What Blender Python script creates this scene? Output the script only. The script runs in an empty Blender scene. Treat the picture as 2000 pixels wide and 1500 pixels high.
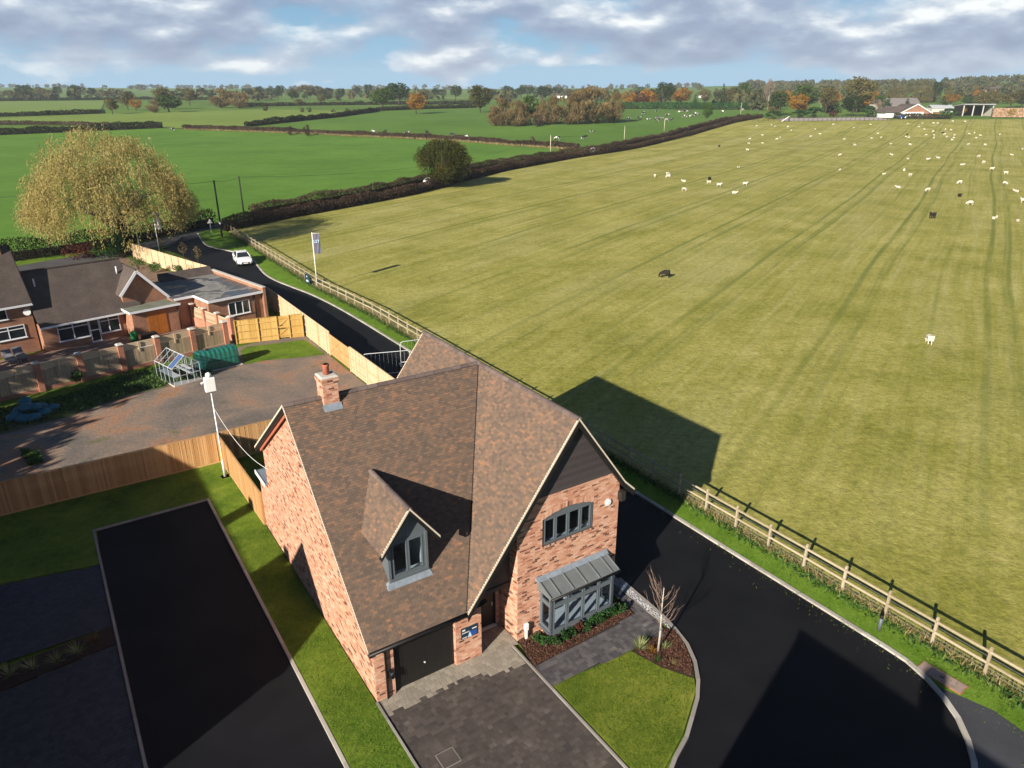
import bpy, math, random
import numpy as np
from mathutils import Vector, Matrix

SC = bpy.context.scene
COL = SC.collection
random.seed(7)
RNG = np.random.default_rng(7)
PI = math.pi
R = math.radians

# ------------------------------------------------------------------ camera
FPX, HORY, CAMH = 1418.0, 181.0, 19.5            # focal length and horizon row in photo pixels, height in metres
PITCH = math.atan((750 - HORY) / FPX)
cam = bpy.data.cameras.new('camera')
cam.sensor_width = 36.0
cam.lens = 36.0 * FPX / 2000.0
cam.clip_start = 0.1
cam.clip_end = 12000
camo = bpy.data.objects.new('camera', cam)
COL.objects.link(camo)
camo.location = (0, 0, CAMH)
camo.rotation_euler = (PI / 2 - PITCH, 0, 0)
SC.camera = camo

# ------------------------------------------------------------------ sun, sky, exposure
SUN_EL, SUN_AZ = R(24.1), R(-121.8)              # direction towards the sun
SUNV = Vector((math.cos(SUN_EL) * math.cos(SUN_AZ), math.cos(SUN_EL) * math.sin(SUN_AZ), math.sin(SUN_EL)))
sl = bpy.data.lights.new('sun', 'SUN')
sl.energy = 5.0
sl.angle = R(0.53)
sl.color = (1.0, 0.91, 0.78)
so = bpy.data.objects.new('sun', sl)
COL.objects.link(so)
so.rotation_euler = SUNV.to_track_quat('Z', 'Y').to_euler()
so.location = (0, 0, 60)

SC.view_settings.view_transform = 'Standard'
SC.view_settings.look = 'None'
SC.view_settings.exposure = 1.0
SC.view_settings.gamma = 1.0
SC.view_settings.use_curve_mapping = False


def node(nt, kind, **kw):
    n = nt.nodes.new(kind)
    for k, v in kw.items():
        if k.startswith('i_'):
            n.inputs[k[2:].replace('_', ' ')].default_value = v
        else:
            setattr(n, k, v)
    return n


def math_n(nt, op, a, b=None, c=None, clamp=False):
    n = nt.nodes.new('ShaderNodeMath')
    n.operation = op
    n.use_clamp = clamp
    for i, s in enumerate((a, b, c)):
        if s is None:
            continue
        if isinstance(s, (int, float)):
            n.inputs[i].default_value = s
        else:
            nt.links.new(s, n.inputs[i])
    return n.outputs[0]


def mix_c(nt, f, a, b, blend='MIX'):
    n = nt.nodes.new('ShaderNodeMix')
    n.data_type = 'RGBA'
    n.blend_type = blend
    for k, s in ((0, f), (6, a), (7, b)):
        if isinstance(s, (int, float)):
            n.inputs[k].default_value = s
        elif isinstance(s, (tuple, list)):
            n.inputs[k].default_value = (s[0], s[1], s[2], 1)
        else:
            nt.links.new(s, n.inputs[k])
    return n.outputs[2]


def ramp_n(nt, f, stops, interp='LINEAR'):
    n = nt.nodes.new('ShaderNodeValToRGB')
    cr = n.color_ramp
    cr.interpolation = interp
    while len(cr.elements) < len(stops):
        cr.elements.new(0.5)
    for e, (p_, c_) in zip(cr.elements, stops):
        e.position = p_
        e.color = (c_[0], c_[1], c_[2], 1) if not isinstance(c_, (int, float)) else (c_, c_, c_, 1)
    nt.links.new(f, n.inputs[0])
    return n.outputs[0]


def noise_n(nt, vec, scale, detail=4, rough=0.55, dist=0.0):
    n = nt.nodes.new('ShaderNodeTexNoise')
    n.inputs['Scale'].default_value = scale
    n.inputs['Detail'].default_value = detail
    n.inputs['Roughness'].default_value = rough
    n.inputs['Distortion'].default_value = dist
    if vec is not None:
        nt.links.new(vec, n.inputs['Vector'])
    return n.outputs[0]


def mapping_n(nt, vec, scale=(1, 1, 1), rot=(0, 0, 0), loc=(0, 0, 0)):
    n = nt.nodes.new('ShaderNodeMapping')
    n.inputs['Scale'].default_value = scale
    n.inputs['Rotation'].default_value = rot
    n.inputs['Location'].default_value = loc
    nt.links.new(vec, n.inputs['Vector'])
    return n.outputs[0]


W_ = bpy.data.worlds.new('World')
SC.world = W_
W_.use_nodes = True
nt = W_.node_tree
nt.nodes.clear()
sky = node(nt, 'ShaderNodeTexSky', sky_type='NISHITA', sun_disc=False)
sky.sun_elevation = SUN_EL
sky.sun_rotation = R(211.8)
sky.altitude = 100
sky.air_density = 1.0
sky.dust_density = 0.25
sky.ozone_density = 2.0
tc = node(nt, 'ShaderNodeTexCoord')
# a broken layer of cumulus: noise on a level cloud deck, so clouds flatten and shrink towards the horizon
sep = node(nt, 'ShaderNodeSeparateXYZ')
nt.links.new(tc.outputs['Generated'], sep.inputs[0])
zz = sep.outputs[2]


def deck(lift):
    h = math_n(nt, 'ADD', math_n(nt, 'MAXIMUM', math_n(nt, 'ADD', zz, lift), 0.0), 0.50)
    cb = node(nt, 'ShaderNodeCombineXYZ')
    nt.links.new(math_n(nt, 'ADD', math_n(nt, 'DIVIDE', sep.outputs[0], h), 21.3), cb.inputs[0])
    nt.links.new(math_n(nt, 'ADD', math_n(nt, 'DIVIDE', sep.outputs[1], h), 4.6), cb.inputs[1])
    nt.links.new(math_n(nt, 'MULTIPLY', math_n(nt, 'ADD', zz, lift), 3.2), cb.inputs[2])
    return cb.outputs[0]


vec = deck(0.0)
base = noise_n(nt, vec, 2.8, 11, 0.52, 0.0)
bup = noise_n(nt, deck(0.015), 2.8, 11, 0.52, 0.0)
band = ramp_n(nt, zz, [(0.0, 0.24), (0.014, 0.30), (0.035, 0.57), (0.14, 0.56), (0.24, 0.36), (0.40, 0.22), (1.0, 0.18)])
thr = math_n(nt, 'ADD', base, math_n(nt, 'MULTIPLY', math_n(nt, 'SUBTRACT', band, 0.5), 0.55))
cover = ramp_n(nt, thr, [(0.0, 0.0), (0.45, 0.0), (0.49, 0.55), (0.55, 0.95), (0.62, 1.0)])
lit = math_n(nt, 'MULTIPLY_ADD', math_n(nt, 'SUBTRACT', base, bup), 4.2, 0.47, clamp=True)
fine = noise_n(nt, vec, 12.0, 8, 0.6, 0.0)
lit2 = math_n(nt, 'ADD', lit, math_n(nt, 'MULTIPLY', math_n(nt, 'SUBTRACT', fine, 0.5), 0.32))
edge = ramp_n(nt, thr, [(0.46, 0.22), (0.56, 0.0)])
lit2 = math_n(nt, 'ADD', lit2, edge)
ccol = ramp_n(nt, lit2, [(0.12, (2.6, 3.3, 4.9)), (0.42, (3.5, 4.3, 5.9)), (0.68, (5.2, 6.1, 7.4)), (0.95, (10.2, 10.6, 10.6))])
skyt = mix_c(nt, 1.0, sky.outputs[0], (0.29, 0.45, 0.62), 'MULTIPLY')
veil = ramp_n(nt, zz, [(0.0, 0.95), (0.03, 0.80), (0.13, 0.50), (0.4, 0.0)])
skyt = mix_c(nt, veil, skyt, (2.7, 5.6, 8.4))
mixed = mix_c(nt, cover, skyt, ccol)
bg = node(nt, 'ShaderNodeBackground')
bg.inputs['Strength'].default_value = 0.05
nt.links.new(mixed, bg.inputs['Color'])
wo = node(nt, 'ShaderNodeOutputWorld')
nt.links.new(bg.outputs[0], wo.inputs['Surface'])

# ------------------------------------------------------------------ pixel -> place
TY = [-500, 220, 340, 400, 520, 900, 2000, 2600, 9000]
TZ = [0, 0, 1.5, 5, 8, 12.5, 17, 18, 18]


def T(y):
    return float(np.interp(y, TY, TZ))


def ray(x, y):
    u = (x - 1000) / FPX
    v = (y - 750) / FPX
    return (u, math.cos(PITCH) - v * math.sin(PITCH), -math.sin(PITCH) - v * math.cos(PITCH))


def G(x, y, z=None):
    """ground point seen at photo pixel x, y (the terrain, or a level z)"""
    d = ray(x, y)
    if z is not None:
        t = (z - CAMH) / d[2]
        return Vector((d[0] * t, d[1] * t, z))
    lo, t = 1.0, 1.0
    while t < 4000:
        if CAMH + d[2] * t <= T(d[1] * t):
            break
        lo = t
        t *= 1.02
    hi = t
    for _ in range(25):
        m = (lo + hi) / 2
        if CAMH + d[2] * m <= T(d[1] * m):
            hi = m
        else:
            lo = m
    return Vector((d[0] * hi, d[1] * hi, T(d[1] * hi)))


def depth_at(P):
    return P[1] * math.cos(PITCH) - (P[2] - CAMH) * math.sin(PITCH)


def z_at(x, y, P):
    """height on the vertical through P seen at photo row y"""
    d = ray(x, y)
    return CAMH + d[2] * P[1] / d[1]


HA = R(33.34)                                     # heading of the new house and its plot
HO = Vector((-4.645, 19.125, 0))
HX = Vector((math.cos(HA), math.sin(HA), 0))
HY_ = Vector((-math.sin(HA), math.cos(HA), 0))


def W(a, b, z=0.0):
    return HO + HX * a + HY_ * b + Vector((0, 0, z))


def Lc(P):
    q = Vector(P) - HO
    return (q.dot(HX), q.dot(HY_), q.z)


BA = R(46)                                        # heading of the bungalow
BO = Vector((-37.3, 55.8, 0))
BX = Vector((math.cos(BA), math.sin(BA), 0))
BY = Vector((-math.sin(BA), math.cos(BA), 0))


def WB(c, d, z=0.0):
    return BO + BX * c + BY * d + Vector((0, 0, z))


# ------------------------------------------------------------------ objects
def link(o):
    COL.objects.link(o)
    return o


def tag(o, label=None, cat=None, group=None, kind=None):
    if label:
        o['label'] = label
    if cat:
        o['category'] = cat
    if group:
        o['group'] = group
    if kind:
        o['kind'] = kind
    return o


def thing(name, label, cat, loc=(0, 0, 0), rz=0.0, group=None):
    o = link(bpy.data.objects.new(name, None))
    o.location = loc
    o.rotation_euler = (0, 0, rz)
    o.empty_display_size = 0.3
    return tag(o, label, cat, group)


class MB:
    """collects faces; build() links them as one mesh object"""

    def __init__(self):
        self.v, self.f, self.pv, self.sm = [], [], [], []

    def face(self, pts, pv=0.0, smooth=False):
        n = len(self.v)
        self.v.extend([tuple(p) for p in pts])
        self.f.append(tuple(range(n, n + len(pts))))
        self.pv.append(pv)
        self.sm.append(smooth)

    def hexa(self, c, pv=0.0, skip=()):
        """c: 8 corners, bottom ring 0-3 then top ring 4-7, counter-clockwise from above"""
        n = len(self.v)
        self.v.extend([tuple(p) for p in c])
        for k, q in enumerate(((3, 2, 1, 0), (4, 5, 6, 7), (0, 1, 5, 4), (1, 2, 6, 5), (2, 3, 7, 6), (3, 0, 4, 7))):
            if k in skip:
                continue
            self.f.append(tuple(n + i for i in q))
            self.pv.append(pv)
            self.sm.append(False)

    def box(self, x0, x1, y0, y1, z0, z1, pv=0.0):
        self.hexa([(x0, y0, z0), (x1, y0, z0), (x1, y1, z0), (x0, y1, z0),
                   (x0, y0, z1), (x1, y0, z1), (x1, y1, z1), (x0, y1, z1)], pv)
        return self

    def bar(self, p, q, w, h, up=(0, 0, 1), pv=0.0):
        """box from p to q, w wide, h along up (centred)"""
        p, q = Vector(p), Vector(q)
        d = (q - p).normalized()
        s = d.cross(Vector(up))
        if s.length < 1e-5:
            s = d.cross(Vector((1, 0, 0)))
        s.normalize()
        u = s.cross(d).normalized()
        a, b = s * (w / 2), u * (h / 2)
        self.hexa([p - a - b, p + a - b, q + a - b, q - a - b, p - a + b, p + a + b, q + a + b, q - a + b], pv)
        return self

    def tube(self, pts, radii, seg=8, cap=True, smooth=True, pv=0.0):
        pts = [Vector(p) for p in pts]
        if not hasattr(radii, '__len__'):
            radii = [radii] * len(pts)
        n0 = len(self.v)
        ref = Vector((0.0, 0.0, 1.0))
        for i, p in enumerate(pts):
            d = (pts[min(i + 1, len(pts) - 1)] - pts[max(i - 1, 0)])
            if d.length < 1e-9:
                d = Vector((0, 0, 1))
            d.normalize()
            if abs(d.z) > 0.9:
                ref = Vector((1, 0, 0))
            else:
                ref = Vector((0, 0, 1))
            s = d.cross(ref).normalized()
            u = s.cross(d).normalized()
            for k in range(seg):
                t = 2 * PI * k / seg
                q = p + (s * math.cos(t) + u * math.sin(t)) * radii[i]
                self.v.append(tuple(q))
        for i in range(len(pts) - 1):
            for k in range(seg):
                a = n0 + i * seg + k
                b = n0 + i * seg + (k + 1) % seg
                self.f.append((a, b, b + seg, a + seg))
                self.pv.append(pv)
                self.sm.append(smooth)
        if cap:
            self.f.append(tuple(n0 + k for k in reversed(range(seg))))
            self.f.append(tuple(n0 + (len(pts) - 1) * seg + k for k in range(seg)))
            self.pv += [pv, pv]
            self.sm += [False, False]
        return self

    def prism(self, poly, n, pv=0.0):
        """closed polygon (3d points) extruded by vector n"""
        a = [Vector(p) for p in poly]
        b = [p + Vector(n) for p in a]
        self.face(a[::-1], pv)
        self.face(b, pv)
        for i in range(len(a)):
            j = (i + 1) % len(a)
            self.face([a[i], a[j], b[j], b[i]], pv)
        return self

    def mesh(self, name):
        me = bpy.data.meshes.new(name)
        me.from_pydata(self.v, [], self.f)
        if any(self.sm):
            me.polygons.foreach_set('use_smooth', self.sm)
        if any(self.pv):
            at = me.attributes.new('pv', 'FLOAT', 'FACE')
            at.data.foreach_set('value', np.array(self.pv, dtype=np.float32))
        return me

    def build(self, name, m, parent=None, kind=None, label=None):
        me = self.mesh(name)
        me.materials.append(m)
        o = link(bpy.data.objects.new(name, me))
        if parent is not None:
            o.parent = parent
        if kind:
            o['kind'] = kind
        if label:
            o['label'] = label
        return o


def bevel(o, w=0.01, seg=1):
    b = o.modifiers.new('bevel', 'BEVEL')
    b.width = w
    b.segments = seg
    b.limit_method = 'ANGLE'
    return o


KIDS = {}


def kids(o):
    if not KIDS.get('n') == len(bpy.data.objects):
        KIDS.clear()
        KIDS['n'] = len(bpy.data.objects)
        for q in bpy.data.objects:
            if q.parent:
                KIDS.setdefault(q.parent.name, []).append(q)
    return KIDS.get(o.name, [])


def dup(root, loc, rz=0.0, scale=None, label=None, group=None, tree=None):
    """copy of a thing with copies of its parts; tree = [(part, [subparts])] cached"""
    r = link(root.copy())
    r.location = loc
    r.rotation_euler = (0, 0, rz)
    if scale is not None:
        r.scale = scale
    if label:
        r['label'] = label
    if group:
        r['group'] = group
    for ch, subs in (tree or []):
        c = link(ch.copy())
        c.parent = r
        for s in subs:
            d = link(s.copy())
            d.parent = c
    return r


def tree_of(root):
    bpy.context.view_layer.update()
    return [(c, list(c.children)) for c in root.children]


# ------------------------------------------------------------------ materials
def new_mat(name):
    m = bpy.data.materials.new(name)
    m.use_nodes = True
    t = m.node_tree
    t.nodes.clear()
    out = t.nodes.new('ShaderNodeOutputMaterial')
    b = t.nodes.new('ShaderNodeBsdfPrincipled')
    t.links.new(b.outputs[0], out.inputs[0])
    b.inputs['Specular IOR Level'].default_value = 0.3
    return m, t, b, out


def coords(t, which='Object'):
    return t.nodes.new('ShaderNodeTexCoord').outputs[which]


def world_pos(t):
    return t.nodes.new('ShaderNodeNewGeometry').outputs['Position']


def bump(t, b, h, strength=0.3, dist=0.02):
    n = t.nodes.new('ShaderNodeBump')
    n.inputs['Strength'].default_value = strength
    n.inputs['Distance'].default_value = dist
    t.links.new(h, n.inputs['Height'])
    t.links.new(n.outputs[0], b.inputs['Normal'])


def plain(name, col, rough=0.6, var=0.12, scale=3.0, metal=0.0, bmp=0.0, spec=0.3):
    m, t, b, _ = new_mat(name)
    p = world_pos(t)
    n = noise_n(t, p, scale, 5, 0.6)
    d = tuple(c * (1 - var) for c in col)
    e = tuple(min(1, c * (1 + var)) for c in col)
    c = ramp_n(t, n, [(0.3, d), (0.7, e)])
    t.links.new(c, b.inputs['Base Color'])
    b.inputs['Roughness'].default_value = rough
    b.inputs['Metallic'].default_value = metal
    b.inputs['Specular IOR Level'].default_value = spec
    if bmp:
        bump(t, b, noise_n(t, p, scale * 8, 4), bmp)
    return m


def piece_val(t):
    """one value per piece: the face attribute of joined pieces, or the random number of a single one"""
    a = t.nodes.new('ShaderNodeAttribute')
    a.attribute_name = 'pv'
    oi = t.nodes.new('ShaderNodeObjectInfo')
    return math_n(t, 'FRACT', math_n(t, 'ADD', a.outputs['Fac'], oi.outputs['Random']))


def pieces(name, stops, rough=0.8, patch=None, grain=0.15, gscale=30, bmp=0.25, spec=0.25, grad=0.0):
    m, t, b, _ = new_mat(name)
    v = piece_val(t)
    p = world_pos(t)
    if patch:
        amt, sc = patch
        nz = noise_n(t, p, sc, 3, 0.6)
        v = math_n(t, 'ADD', math_n(t, 'MULTIPLY', v, 1 - amt), math_n(t, 'MULTIPLY', math_n(t, 'MULTIPLY_ADD', nz, 2.2, -0.6, clamp=True), amt), clamp=True)
    c = ramp_n(t, v, stops)
    g = noise_n(t, p, gscale, 4, 0.6)
    c = mix_c(t, 1.0, c, ramp_n(t, g, [(0.25, 1 - grain), (0.75, 1 + grain)]), 'MULTIPLY')
    t.links.new(c, b.inputs['Base Color'])
    b.inputs['Roughness'].default_value = rough
    b.inputs['Specular IOR Level'].default_value = spec
    bump(t, b, g, bmp, 0.01)
    return m


def foliage(name, stops, transl=0.3, rough=0.7):
    m = bpy.data.materials.new(name)
    m.use_nodes = True
    t = m.node_tree
    t.nodes.clear()
    out = t.nodes.new('ShaderNodeOutputMaterial')
    v = piece_val(t)
    a = t.nodes.new('ShaderNodeAttribute')
    a.attribute_name = 'pv'
    oi = t.nodes.new('ShaderNodeObjectInfo')
    n = noise_n(t, world_pos(t), 0.35, 3)
    f = math_n(t, 'ADD', math_n(t, 'MULTIPLY', a.outputs['Fac'], 0.6), math_n(t, 'MULTIPLY', n, 0.45), clamp=True)
    c = ramp_n(t, f, stops)
    c = mix_c(t, 1.0, c, ramp_n(t, oi.outputs['Random'], [(0, 0.85), (1, 1.15)]), 'MULTIPLY')
    d = t.nodes.new('ShaderNodeBsdfDiffuse')
    tr = t.nodes.new('ShaderNodeBsdfTranslucent')
    t.links.new(c, d.inputs[0])
    t.links.new(c, tr.inputs[0])
    mx = t.nodes.new('ShaderNodeMixShader')
    mx.inputs[0].default_value = transl
    t.links.new(d.outputs[0], mx.inputs[1])
    t.links.new(tr.outputs[0], mx.inputs[2])
    t.links.new(mx.outputs[0], out.inputs[0])
    return m


def glass_mat(name, tint=(0.75, 0.8, 0.85)):
    m = bpy.data.materials.new(name)
    m.use_nodes = True
    t = m.node_tree
    t.nodes.clear()
    out = t.nodes.new('ShaderNodeOutputMaterial')
    tr = t.nodes.new('ShaderNodeBsdfTransparent')
    tr.inputs[0].default_value = (*tint, 1)
    gl = t.nodes.new('ShaderNodeBsdfGlossy')
    gl.inputs['Roughness'].default_value = 0.02
    fr = t.nodes.new('ShaderNodeFresnel')
    fr.inputs[0].default_value = 1.5
    mx = t.nodes.new('ShaderNodeMixShader')
    geo = t.nodes.new('ShaderNodeNewGeometry')
    t.links.new(math_n(t, 'MULTIPLY', fr.outputs[0], math_n(t, 'SUBTRACT', 1.0, geo.outputs['Backfacing'])), mx.inputs[0])
    t.links.new(tr.outputs[0], mx.inputs[1])
    t.links.new(gl.outputs[0], mx.inputs[2])
    t.links.new(mx.outputs[0], out.inputs[0])
    return m


def grass_mat(name, cols, patch=0.25, fine=9.0, seed=0.0, bmp=0.5, stretch=1.0, dry=None):
    """lawn or pasture: large patches, small tufts and blade-scale speckle"""
    m, t, b, _ = new_mat(name)
    p = mapping_n(t, world_pos(t), (1, stretch, 1), loc=(seed, seed * 1.7, 0))
    big = noise_n(t, p, patch, 5, 0.6)
    mid = noise_n(t, p, patch * 7, 5, 0.65)
    sm = noise_n(t, p, fine, 5, 0.75)
    f = math_n(t, 'ADD', math_n(t, 'MULTIPLY', big, 0.5), math_n(t, 'MULTIPLY', mid, 0.3))
    f = math_n(t, 'ADD', f, math_n(t, 'MULTIPLY', sm, 0.35))
    k = len(cols)
    c = ramp_n(t, f, [(0.36 + 0.44 * i / (k - 1), q) for i, q in enumerate(cols)])
    t.links.new(c, b.inputs['Base Color'])
    b.inputs['Roughness'].default_value = 0.9
    b.inputs['Specular IOR Level'].default_value = 0.1
    bump(t, b, sm, bmp, 0.06)
    return m, t, b, c


def asphalt(name, col, var=0.25, rough=0.85):
    m, t, b, _ = new_mat(name)
    p = world_pos(t)
    big = noise_n(t, p, 0.35, 5, 0.65)
    sm = noise_n(t, p, 70, 3, 0.7)
    f = math_n(t, 'ADD', math_n(t, 'MULTIPLY', big, 0.7), math_n(t, 'MULTIPLY', sm, 0.3))
    c = ramp_n(t, f, [(0.35, tuple(x * (1 - var) for x in col)), (0.65, tuple(x * (1 + var) for x in col))])
    t.links.new(c, b.inputs['Base Color'])
    b.inputs['Roughness'].default_value = rough
    b.inputs['Specular IOR Level'].default_value = 0.12
    bump(t, b, sm, 0.25, 0.01)
    return m

# ------------------------------------------------------------------ material library
M = {}
M['pasture'], _t, _b, _c = grass_mat('pasture', [(0.060, 0.105, 0.018), (0.100, 0.175, 0.028), (0.140, 0.220, 0.042)], 0.012, 0.8, 3.0, 0.3)
M['lush'], _t, _b, _c = grass_mat('lush_pasture', [(0.054, 0.118, 0.015), (0.094, 0.195, 0.024), (0.140, 0.255, 0.042)], 0.03, 1.4, 8.0, 0.5)
M['palefield'], _t, _b, _c = grass_mat('pale_field', [(0.11, 0.17, 0.03), (0.15, 0.22, 0.05), (0.20, 0.26, 0.07)], 0.02, 1.0, 5.0, 0.2)
M['midgreen'], _t, _b, _c = grass_mat('middle_green', [(0.125, 0.170, 0.032), (0.160, 0.225, 0.044), (0.20, 0.265, 0.062)], 0.012, 0.6, 11.0, 0.2)
M['lush2'], _t, _b, _c = grass_mat('cow_pasture_green', [(0.058, 0.118, 0.017), (0.088, 0.170, 0.026), (0.120, 0.210, 0.038)], 0.02, 0.8, 17.0, 0.3)
M['stubble'] = plain('stubble', (0.42, 0.33, 0.19), 0.95, 0.2, 0.05)
M['lawn'], _t, _b, _c = grass_mat('lawn', [(0.022, 0.055, 0.005), (0.075, 0.140, 0.012), (0.150, 0.225, 0.024), (0.270, 0.300, 0.055)], 0.6, 16.0, 1.0, 1.0)
M['lawn2'], _t, _b, _c = grass_mat('dry_lawn', [(0.035, 0.070, 0.006), (0.105, 0.155, 0.014), (0.210, 0.240, 0.032), (0.330, 0.310, 0.075)], 0.55, 16.0, 4.0, 1.0)
M['verge'], _t, _b, _c = grass_mat('verge_grass', [(0.050, 0.110, 0.008), (0.100, 0.200, 0.015), (0.160, 0.270, 0.030), (0.250, 0.310, 0.060)], 0.8, 18.0, 2.0, 1.0)


def sheep_field_mat():
    """close-mown yellow-green sward: straight wheel lines and fine mowing streaks along one direction"""
    m, t, b, c = grass_mat('sheep_field', [(0.125, 0.135, 0.020), (0.240, 0.235, 0.044), (0.355, 0.325, 0.090), (0.50, 0.45, 0.19)], 0.11, 5.0, 6.0, 1.0)
    p = world_pos(t)
    ang = R(58.3)
    sp = t.nodes.new('ShaderNodeSeparateXYZ')
    t.links.new(p, sp.inputs[0])
    u = math_n(t, 'SUBTRACT', math_n(t, 'MULTIPLY', sp.outputs[0], math.sin(ang)), math_n(t, 'MULTIPLY', sp.outputs[1], math.cos(ang)))
    u = math_n(t, 'ADD', u, math_n(t, 'MULTIPLY', noise_n(t, p, 0.012, 1), 3.0))
    v = math_n(t, 'ADD', math_n(t, 'MULTIPLY', sp.outputs[0], math.cos(ang)), math_n(t, 'MULTIPLY', sp.outputs[1], math.sin(ang)))

    def uv(su, sv):
        cb = t.nodes.new('ShaderNodeCombineXYZ')
        t.links.new(math_n(t, 'MULTIPLY', u, su), cb.inputs[0])
        t.links.new(math_n(t, 'MULTIPLY', v, sv), cb.inputs[1])
        return cb.outputs[0]

    def lines(per, off, w, depth, brk):
        k = math_n(t, 'FRACT', math_n(t, 'DIVIDE', math_n(t, 'ADD', u, off), per))
        k = math_n(t, 'ABSOLUTE', math_n(t, 'SUBTRACT', k, 0.5))
        g = noise_n(t, uv(0.5, 0.035), 1.0, 4, 0.65)
        s_ = ramp_n(t, k, [(0.0, 1.0), (w, 0.75), (w * 2.0, 0.0)])
        return math_n(t, 'MULTIPLY', math_n(t, 'MULTIPLY', s_, ramp_n(t, g, [(brk, 0.12), (brk + 0.18, 1.0)])), depth)
    far = ramp_n(t, math_n(t, 'DIVIDE', v, 400.0), [(0.05, 0.12), (0.13, 0.45), (0.26, 1.0)])
    l = math_n(t, 'ADD', lines(12.0, 1.0, 0.017, 0.8, 0.30), lines(12.0, -1.1, 0.014, 0.65, 0.38), clamp=True)
    l = math_n(t, 'ADD', l, lines(6.0, 2.4, 0.022, 0.5, 0.42), clamp=True)
    l = math_n(t, 'MULTIPLY', l, far)
    # fine streaks left by the mower and broad lighter swaths
    st = noise_n(t, uv(1.1, 0.035), 1.0, 5, 0.7)
    c = mix_c(t, math_n(t, 'MULTIPLY', ramp_n(t, st, [(0.50, 0.0), (0.72, 0.55)]), ramp_n(t, math_n(t, 'DIVIDE', v, 400.0), [(0.08, 0.35), (0.25, 1.0)])), c, (0.46, 0.42, 0.19))
    c = mix_c(t, ramp_n(t, st, [(0.30, 0.5), (0.47, 0.0)]), c, (0.15, 0.165, 0.030))
    sw = noise_n(t, uv(0.10, 0.02), 1.0, 3, 0.6)
    c = mix_c(t, ramp_n(t, sw, [(0.52, 0.0), (0.70, 0.45)]), c, (0.40, 0.37, 0.16))
    tuft = noise_n(t, p, 2.2, 6, 0.8)
    c = mix_c(t, 1.0, c, ramp_n(t, tuft, [(0.30, 0.62), (0.52, 1.0), (0.72, 1.32)]), 'MULTIPLY')
    gp_ = noise_n(t, p, 0.9, 4, 0.7)
    c = mix_c(t, ramp_n(t, gp_, [(0.60, 0.0), (0.74, 0.45)]), c, (0.11, 0.17, 0.028))
    c = mix_c(t, l, c, (0.115, 0.145, 0.028))
    t.links.new(c, b.inputs['Base Color'])
    return m


M['sheepfield'] = sheep_field_mat()
M['tarmac'] = asphalt('new_tarmac', (0.0082, 0.0085, 0.0105), 0.38, 0.75)
M['oldroad'] = asphalt('old_road', (0.075, 0.072, 0.075))
M['footway'] = asphalt('footway_tarmac', (0.050, 0.052, 0.060))
M['kerb'] = pieces('kerb_concrete', [(0, (0.32, 0.295, 0.26)), (0.5, (0.39, 0.365, 0.32)), (1, (0.46, 0.43, 0.39))], 0.85, None, 0.12, 25)
M['edging'] = pieces('edging_concrete', [(0, (0.22, 0.20, 0.18)), (1, (0.33, 0.31, 0.28))], 0.85, None, 0.12, 25)
M['block'] = pieces('paving_block', [(0, (0.045, 0.038, 0.036)), (0.55, (0.075, 0.062, 0.056)), (0.85, (0.105, 0.088, 0.078)), (1, (0.16, 0.135, 0.12))], 0.8, (0.45, 0.9), 0.18, 30)
M['blocklight'] = pieces('dry_paving_block', [(0, (0.20, 0.175, 0.14)), (0.6, (0.27, 0.24, 0.195)), (1, (0.33, 0.295, 0.24))], 0.85, (0.3, 0.9), 0.12, 30)
M['blockpath'] = pieces('path_block', [(0, (0.050, 0.047, 0.052)), (0.5, (0.080, 0.074, 0.078)), (0.85, (0.115, 0.104, 0.104)), (1, (0.18, 0.165, 0.16))], 0.8, (0.3, 1.2), 0.15, 30)
M['blockblue'] = pieces('blue_grey_block', [(0, (0.036, 0.040, 0.048)), (1, (0.062, 0.066, 0.078))], 0.8, (0.3, 1.2), 0.15, 30)
M['joint'] = plain('joint_sand', (0.035, 0.031, 0.028), 0.95, 0.2, 8)
M['gravelwhite'] = pieces('white_gravel', [(0, (0.26, 0.27, 0.29)), (1, (0.60, 0.61, 0.63))], 0.8, None, 0.2, 60)
M['bark'] = pieces('bark_mulch', [(0, (0.035, 0.016, 0.010)), (0.6, (0.085, 0.038, 0.024)), (1, (0.17, 0.085, 0.055))], 0.9, None, 0.2, 40)
M['soilbrown'] = plain('garden_soil', (0.17, 0.115, 0.075), .95, .4, 1.5, 0, .5)
M['soil'] = plain('soil', (0.035, 0.020, 0.014), 0.95, 0.3, 6)


def yard_mat():
    m, t, b, _ = new_mat('yard_hardcore')
    p = world_pos(t)
    big = noise_n(t, p, 0.22, 5, 0.6, 0.6)
    mid = noise_n(t, p, 1.1, 5, 0.65)
    st = noise_n(t, p, 5.0, 6, 0.85)
    c = ramp_n(t, big, [(0.35, (0.135, 0.115, 0.100)), (0.46, (0.190, 0.150, 0.122)), (0.54, (0.25, 0.175, 0.128)), (0.62, (0.33, 0.165, 0.09)), (0.7, (0.17, 0.13, 0.10))])
    c = mix_c(t, ramp_n(t, mid, [(0.5, 0.0), (0.7, 0.6)]), c, (0.20, 0.16, 0.125))
    c = mix_c(t, ramp_n(t, st, [(0.56, 0.0), (0.68, 0.85)]), c, (0.46, 0.40, 0.34))
    c = mix_c(t, ramp_n(t, noise_n(t, p, 0.5, 5, .7), [(0.60, 0.0), (0.68, 0.6)]), c, (0.10, 0.11, 0.035))
    c = mix_c(t, ramp_n(t, st, [(0.32, 0.85), (0.45, 0.0)]), c, (0.055, 0.045, 0.038))
    t.links.new(c, b.inputs['Base Color'])
    b.inputs['Roughness'].default_value = 0.95
    bump(t, b, st, 0.9, 0.05)
    return m


M['yard'] = yard_mat()


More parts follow.
